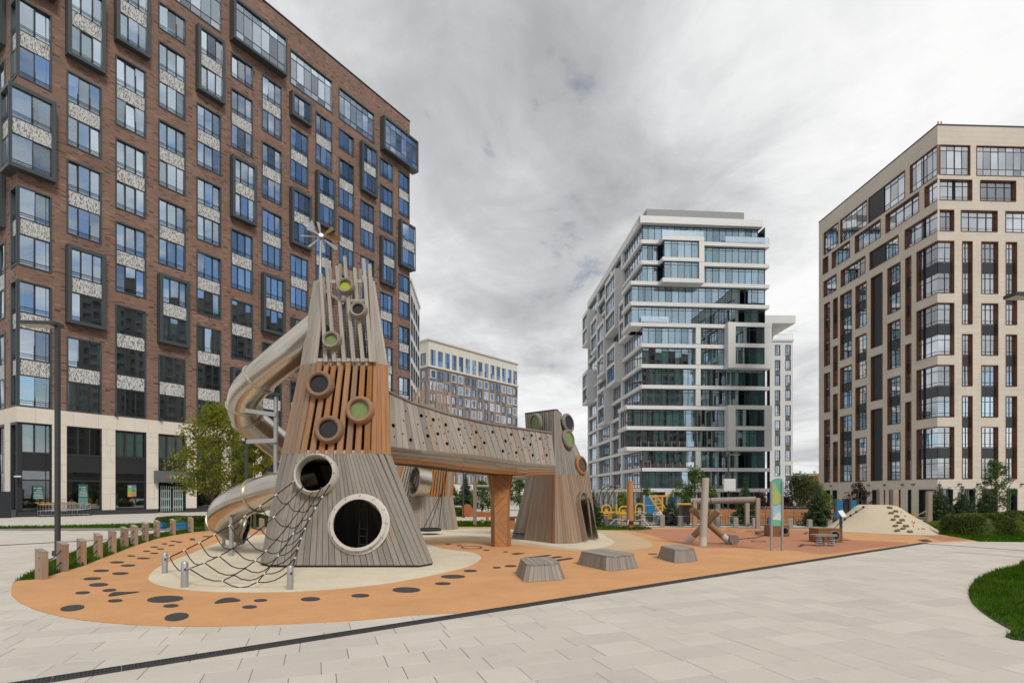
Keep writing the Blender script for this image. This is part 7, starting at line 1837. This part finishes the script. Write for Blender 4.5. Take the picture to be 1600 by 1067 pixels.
    for px, lab in ((252, 'small blue planter box at the left on the lawn strip beside a post'), (284.5, 'wider blue planter box on the lawn strip in front of the low hedge')):
        p = G(px, 825.5); w = .16 if px < 260 else .28; mb = MB(); mb.box(-w, w, -.15, .15, 0, .27); mb.box(-w+.02, w-.02, -.13, .13, .27, .275); build('blue_planter', mb, M_BLUE, None, T(*p), label=lab, cat='planter')
    for x in (5.2, 8.4): mb = MB(); mb.box(0, .18, -.25, 0, 0, .16); build('floodlight', mb, M_LAMP, None, T(*on_brick(x+.6, -.06, 7.75)) @ RZ(AB), label=('floodlight on the stone ledge left of the sign bay', 'floodlight on the stone ledge above the shop sign')[x > 6], cat='floodlight', group='small dark floodlights')
    # a rain pipe like mast by the corner bay
M_MINT = mat('mint_paint', (.42, .52, .50), .5)
shop_bits()

# ------------------------------------------------------------------ trees and shrubs
def leaf_mb(b, c, s, r, flat=0.0):
    n = Vector((r.gauss(0, 1), r.gauss(0, 1), r.gauss(0, 1)+flat)).normalized(); u = n.orthogonal().normalized(); a = r.uniform(0, 6.28); w = n.cross(u); d = u*math.cos(a)+w*math.sin(a); e = n.cross(d)
    l = s*r.uniform(.6, 1.3); b.add([c-d*l, c-d*.1*l+e*.42*l, c+d*l, c-d*.1*l-e*.42*l], [(0, 1, 2, 3)])
def tree(name, p, h, rad, label, m, bole=.35, n=5200, ls=.055, seed=1, squash=1.0, lean=(0, 0), cat='tree', trunk_r=.07, group=None, clumps=26):
    r = random.Random(seed); root = empty(name, p, label, cat, group); tb = MB(); top = V(lean[0], lean[1], h*.86)
    pts = [V(0, 0, -.1), V(lean[0]*.15, lean[1]*.15, h*bole*.6), V(lean[0]*.4, lean[1]*.4, h*bole*1.2), V(lean[0]*.8, lean[1]*.8, h*.7), top]
    tb.tube(catmull(pts, 4, False), [trunk_r*(1-.052*i) for i in range(17)], 8)
    cl = []
    for i in range(clumps):
        t = (i+.5)/clumps; z = h*(bole+(1-bole)*t*.97); prof = math.sin(math.pi*min(1, (.12+.88*t))**.85)**.7; a = i*2.4+r.uniform(-.4, .4); rr = rad*prof*r.uniform(.35, 1.0)
        c = V(lean[0]*z/h+rr*math.cos(a), lean[1]*z/h+rr*math.sin(a)*squash, z); cl.append((c, rad*r.uniform(.20, .42)))
        s = V(lean[0]*z/h*.7, lean[1]*z/h*.7, max(h*bole*.6, z-rr*.8)); tb.tube([s, lerp(s, c, .5)+V(0, 0, .06*h*.3), c], [trunk_r*.32, trunk_r*.2, trunk_r*.08], 5)
    build('trunk', tb, M_BARK, root, smooth=True)
    b = MB(); per = n//len(cl)
    for c, cr in cl:
        for _ in range(per):
            d = Vector((r.gauss(0, 1), r.gauss(0, 1), r.gauss(0, .75))).normalized()*cr*(r.random()**.45)
            leaf_mb(b, c+d, ls, r, .4)
    build('crown', b, m, root); return root
M_BARK = mat('bark', (0.09, 0.065, 0.045), .9, 0, .3, 12, .5, 40)
M_LW = leaf_mat('willow_leaf', (0.10, 0.125, 0.010), (0.33, 0.345, 0.045), .55); M_LG = leaf_mat('green_leaf', (0.035, 0.072, 0.014), (0.11, 0.185, 0.035)); M_LY = leaf_mat('yellow_green_leaf', (0.08, 0.12, 0.012), (0.20, 0.25, 0.03)); M_LM = leaf_mat('maroon_leaf', (0.020, 0.010, 0.012), (0.07, 0.03, 0.03)); M_LS = leaf_mat('spruce_needle', (0.020, 0.042, 0.014), (0.080, 0.130, 0.050), .15, 3); M_LSB = leaf_mat('blue_spruce_needle', (0.020, 0.042, 0.032), (0.070, 0.120, 0.095), .15, 3); M_LH = leaf_mat('hedge_leaf', (0.034, 0.064, 0.008), (0.120, 0.170, 0.026), .2, 2)
tree('leafy_tree', G(331, 825), 5.75, 1.75, 'young leafy tree with a wind blown crown left of the tube slides', M_LW, .30, 8200, .08, 3, lean=(.25, 0), clumps=52)
tree('leafy_tree', G(398, 826), 4.4, .85, 'slimmer leafy tree half hidden behind the tube slides', M_LW, .28, 5200, .075, 8, clumps=22)
tree('small_tree', at(1086, 34), 3.6, 1.25, 'round dark green tree before the glass tower behind the beam frame', M_LG, .25, 5200, .07, 5)
tree('small_tree', at(1249, 46), 4.3, 2.1, 'dark bronze green tree between the slim white tower and the beige block', leaf_mat('bronze_leaf', (0.03, 0.035, 0.014), (0.08, 0.075, 0.03)), .12, 6000, .10, 6)
tree('small_tree', at(1268, 54), 4.2, 2.0, 'yellow green tree behind the dark railing', M_LY, .12, 5000, .11, 7)
tree('small_tree', at(1286, 44), 2.9, 1.3, 'pale green bushy tree next to the corner of the beige block', M_LY, .12, 4000, .09, 9)
tree('small_tree', at(1556, 28), 3.35, 1.0, 'thin green tree in front of the beige block right of the spruces', M_LG, .3, 2600, .06, 10, clumps=18)
tree('maroon_tree', at(1341, 33), 2.6, .8, 'thin maroon leaved tree against the beige block behind the blue play frame', M_LM, .3, 1800, .06, 11, clumps=16)
tree('maroon_tree', at(1226, 44), 2.6, 1.3, 'dark maroon shrub tree behind the tall green board', M_LM, .08, 3200, .085, 12)
tree('maroon_tree', at(1188, 44), 2.9, 1.2, 'dark maroon shrub tree behind the right post of the beam frame', M_LM, .1, 3000, .085, 13)
tree('maroon_tree', at(1152, 44), 2.7, .9, 'dark maroon shrub tree behind the loudspeaker lamp post', M_LM, .1, 2400, .085, 14)
tree('small_tree', at(1010, 44), 3.2, 1.1, 'thin green tree behind the blue climbing wall', M_LG, .2, 3000, .085, 15)
tree('small_tree', at(974, 46), 2.6, .9, 'pale green small tree behind the wooden mast', M_LY, .15, 2200, .085, 16)
tree('small_tree', at(753, 44), 2.6, 1.2, 'green bushy tree right of the blue spruce under the footbridge', M_LG, .15, 3200, .09, 17)
tree('small_tree', at(704, 44), 2.2, .9, 'green shrub tree left of the blue spruce under the footbridge', M_LG, .12, 2400, .09, 18)
tree('small_tree', at(812, 52), 3.2, 1.3, 'green tree in the gap between bridge leg and right play tower', M_LG, .2, 3200, .10, 19)
def spruce(p, h, rad, label, m, seed=1, blue=False):
    r = random.Random(seed); root = empty('spruce_tree', p, label, 'spruce', 'spruce trees'); tb = MB(); tb.cyl((0, 0, -.1), (0, 0, h), .05+.012*h, .008, 8)
    b = MB(); tiers = max(12, int(h*8))
    for k in range(tiers):
        t = k/tiers; z = h*(.06+.92*t); L_ = rad*(1-t)**1.05*r.uniform(.75, 1.12)+.03; nb = max(6, int(15*(1-t)+5))
        for i in range(nb):
            a = 6.283*i/nb+k*.7+r.uniform(-.2, .2); l = L_*r.uniform(.65, 1.12); d = V(math.cos(a), math.sin(a), 0); s = V(-d.y, d.x, 0); dz = r.uniform(-.28, .02)
            e = d*l+V(0, 0, dz*l); c0 = V(0, 0, z)
            tb.tube([c0, c0+e], [.012, .004], 4) if k % 2 == 0 and i % 2 == 0 else None
            ns = max(5, int(l/.022))
            for j in range(ns):
                f = (j+.4)/ns; c = c0+e*f+V(0, 0, -.05*l*f*f); w = (.03+.20*l*(1-f*.7))
                for sg in (-1, 1):
                    q = c+s*sg*w*r.uniform(.1, 1)+d*.05*r.random()+V(0, 0, r.uniform(-.05, .05))
                    leaf_mb(b, q, (.045+.012*h)*(.45+.6*(1-t)), r, .2)
    build('trunk', tb, M_BARK, root); build('crown', b, m, root)
spruce(at(1278.5, 27.5), 2.15, .95, 'broad dark spruce before the orange board fence right of the green board', M_LS, 1)
spruce(at(1048.5, 28.0), 1.75, .62, 'small dark spruce beside the person in black', M_LS, 2)
spruce(at(1164, 28.5), 2.55, .80, 'spruce with a pale tip behind the beam frame', M_LS, 3)
spruce(at(927.5, 26.5), 1.85, .55, 'dark spruce touching the right edge of the right play tower', M_LS, 4)
spruce(at(1468, 25.5), 2.2, .80, 'leftmost of the three spruces in front of the beige block', M_LS, 5)
spruce(at(1503, 26.5), 2.1, .85, 'middle one of the three spruces in front of the beige block', M_LS, 6)
spruce(at(1540, 28.0), 1.95, .95, 'rightmost of the three spruces in front of the beige block', M_LS, 7)
spruce(at(727.5, 45), 3.4, 1.15, 'tall blue spruce seen under the footbridge', M_LSB, 8)
def hedge(p, rx, ry, h, label, m, n=9000, ls=.035, seed=1, rz=0.0, boxy=.5, cat='hedge', name='hedge'):
    r = random.Random(seed); root = empty(name, p, label, cat); root.rotation_euler = (0, 0, rz); mb = MB(); b = MB()
    def sup(u, v):
        cu, su, cv, sv = math.cos(u), math.sin(u), math.cos(v), math.sin(v); e = lambda x: math.copysign(abs(x)**boxy, x)
        k = 1+.06*mnoise.noise(Vector((math.cos(u)*2, math.sin(u)*2, v*2+seed))); return V(rx*e(cv)*e(cu)*k, ry*e(cv)*e(su)*k, h*e(sv)*k if sv > 0 else 0)
    nu, nv = 28, 8; vs = [sup(6.283*i/nu, 1.57*j/nv)*.90 for j in range(nv+1) for i in range(nu)]
    mb.add(vs, [(j*nu+i, j*nu+(i+1) % nu, (j+1)*nu+(i+1) % nu, (j+1)*nu+i) for j in range(nv) for i in range(nu)]); build('core', mb, m, root, smooth=True)
    for _ in range(n):
        p_ = sup(r.uniform(0, 6.283), math.asin(r.random()) if r.random() < .6 else r.uniform(0, 1.57)); leaf_mb(b, p_*r.uniform(.88, 1.06)+V(0, 0, .02), ls, r, .3)
    build('leaves', b, m, root)
hedge(at(1549, 20.5)+V(0, .6, 0), 1.12, .62, .80, 'large clipped green hedge in front of the beige block at the right', M_LH, 24000, .032, 1)
hedge(at(1592, 21), .45, .4, .50, 'small yellow green shrub at the right end of the clipped hedge', M_LY, 2600, .035, 2, boxy=.8, cat='shrub', name='shrub')
hedge(at(1482, 24), .85, .4, .38, 'low light green hedge strip between the mound and the clipped hedge', M_LY, 4200, .035, 3, boxy=.6)
hedge(at(1486, 23), .35, .3, .62, 'taller bright green shrub at the left end of the clipped hedge', leaf_mat('bright_leaf', (0.05, 0.11, 0.012), (0.14, 0.23, 0.03)), 2200, .045, 4, boxy=.9, cat='shrub', name='shrub')
hedge(at(1588, 27), .9, .5, .72, 'dark rounded shrub behind the right end of the clipped hedge', M_LH, 3600, .045, 5, boxy=.8, cat='shrub', name='shrub')
hedge(at(290, 29.5), 1.5, .5, .36, 'low dark hedge along the lawn strip before the shop door', M_LH, 4000, .05, 6)
hedge(at(395, 27.5), .9, .5, .55, 'dark shrub behind the rope net beside the lone post', M_LH, 3000, .05, 7, boxy=.8, cat='shrub', name='shrub')
hedge(at(383, 30), .8, .5, 1.15, 'shrub with lilac grey flowers behind the lower tube slide', leaf_mat('lilac_shrub', (0.05, 0.06, 0.05), (0.16, 0.15, 0.20)), 2500, .06, 8, boxy=.9, cat='shrub', name='shrub')
hedge(at(968, 38), 3.4, .8, .95, 'long clipped hedge behind the yellow exercise machines', M_LH, 6500, .06, 9, boxy=.4)
hedge(at(700, 38), 1.6, .6, .6, 'low green hedge beyond the lawn under the footbridge', M_LH, 3500, .06, 10, boxy=.5)
hedge(at(1105, 38), 2.6, .6, .8, 'dark green hedge behind the crossed logs', M_LH, 5000, .06, 11, boxy=.45)
def far_bits():
    r = empty('corten_planter', at(733, 37), 'rusty orange curved planter wall under the footbridge', 'planter'); o = r.location; mb = MB(); x0, x1 = size(-11, 37), size(38, 37)
    mb.add([(x0, 0, 0), (x1, 0, 0), (x1, 0, .30), (.4, 0, .38), (0, 0, .85), (x0+.25, 0, .9), (x0, 0, .7), (x0, .4, 0), (x1, .4, 0), (x1, .4, .30), (.4, .4, .38), (0, .4, .85), (x0+.25, .4, .9), (x0, .4, .7)], [(0, 1, 2, 3, 4, 5, 6), (13, 12, 11, 10, 9, 8, 7)]+[((i+1) % 7, i, 7+i, 7+(i+1) % 7) for i in range(7)]); build('wall', mb, mat('corten_steel', (.30, .10, .03), .8, 0, .2, 2), r)
    r = empty('timber_gallows', at(742, 27.2), 'weathered timber post with a horizontal rail beside the bridge leg', 'timber frame'); h = EYE-(749-HZ)/F*27.2-r.location.z; mb = MB(); mb.box(-.085, .085, -.08, .08, -.1, h); build('post', mb, M_WOOD, r, color=(.2, .9, 0, 1)); mb = MB(); mb.cyl((.05, 0, h-.33), (1.1, 0, h-.36), .07, n=10); build('rail', mb, M_WOOD, r, color=(0, 1.3, 0, 1))
    for i, (px, t, Y) in enumerate(((754, 811, 26.5), (761.5, 807.5, 26.8))):
        r = empty('stepping_post', at(px, Y), ('left', 'right')[i]+' one of two little drum posts on thin legs beside the bridge leg', 'drum post', 'little drum posts'); h = EYE-(t-HZ)/F*Y; mb = MB(); mb.cyl((0, 0, h-.17), (0, 0, h), .075, n=10); build('drum', mb, M_WOOD, r, color=(.2, .9, 0, 1)); mb = MB(); mb.cyl((0, 0, -.05), (0, 0, h-.17), .015, n=6); build('leg', mb, M_LAMP, r)
    r = empty('timber_table', at(800, 24.5), 'small orange timber counter between the bridge leg and the right play tower', 'counter'); mb = MB(); mb.box(-.28, .28, -.2, .2, .5, .58); build('top', mb, M_CORTEN, r); mb = MB(); mb.box(-.14, .14, -.12, .12, -.03, .5); build('pedestal', mb, M_WOOD, r, color=(.9, .9, 0, 1))
    for i, (px, py) in enumerate(((715, 793), (717, 801))):
        pass
    p = G(715, 806); mb = MB(); mb.box(-.28, .28, -.05, .05, 0, .75); build('white_board', mb, M_CREAM, None, T(*p), label='small pale notice board at the right edge of the rear play tower', cat='notice board')
far_bits()
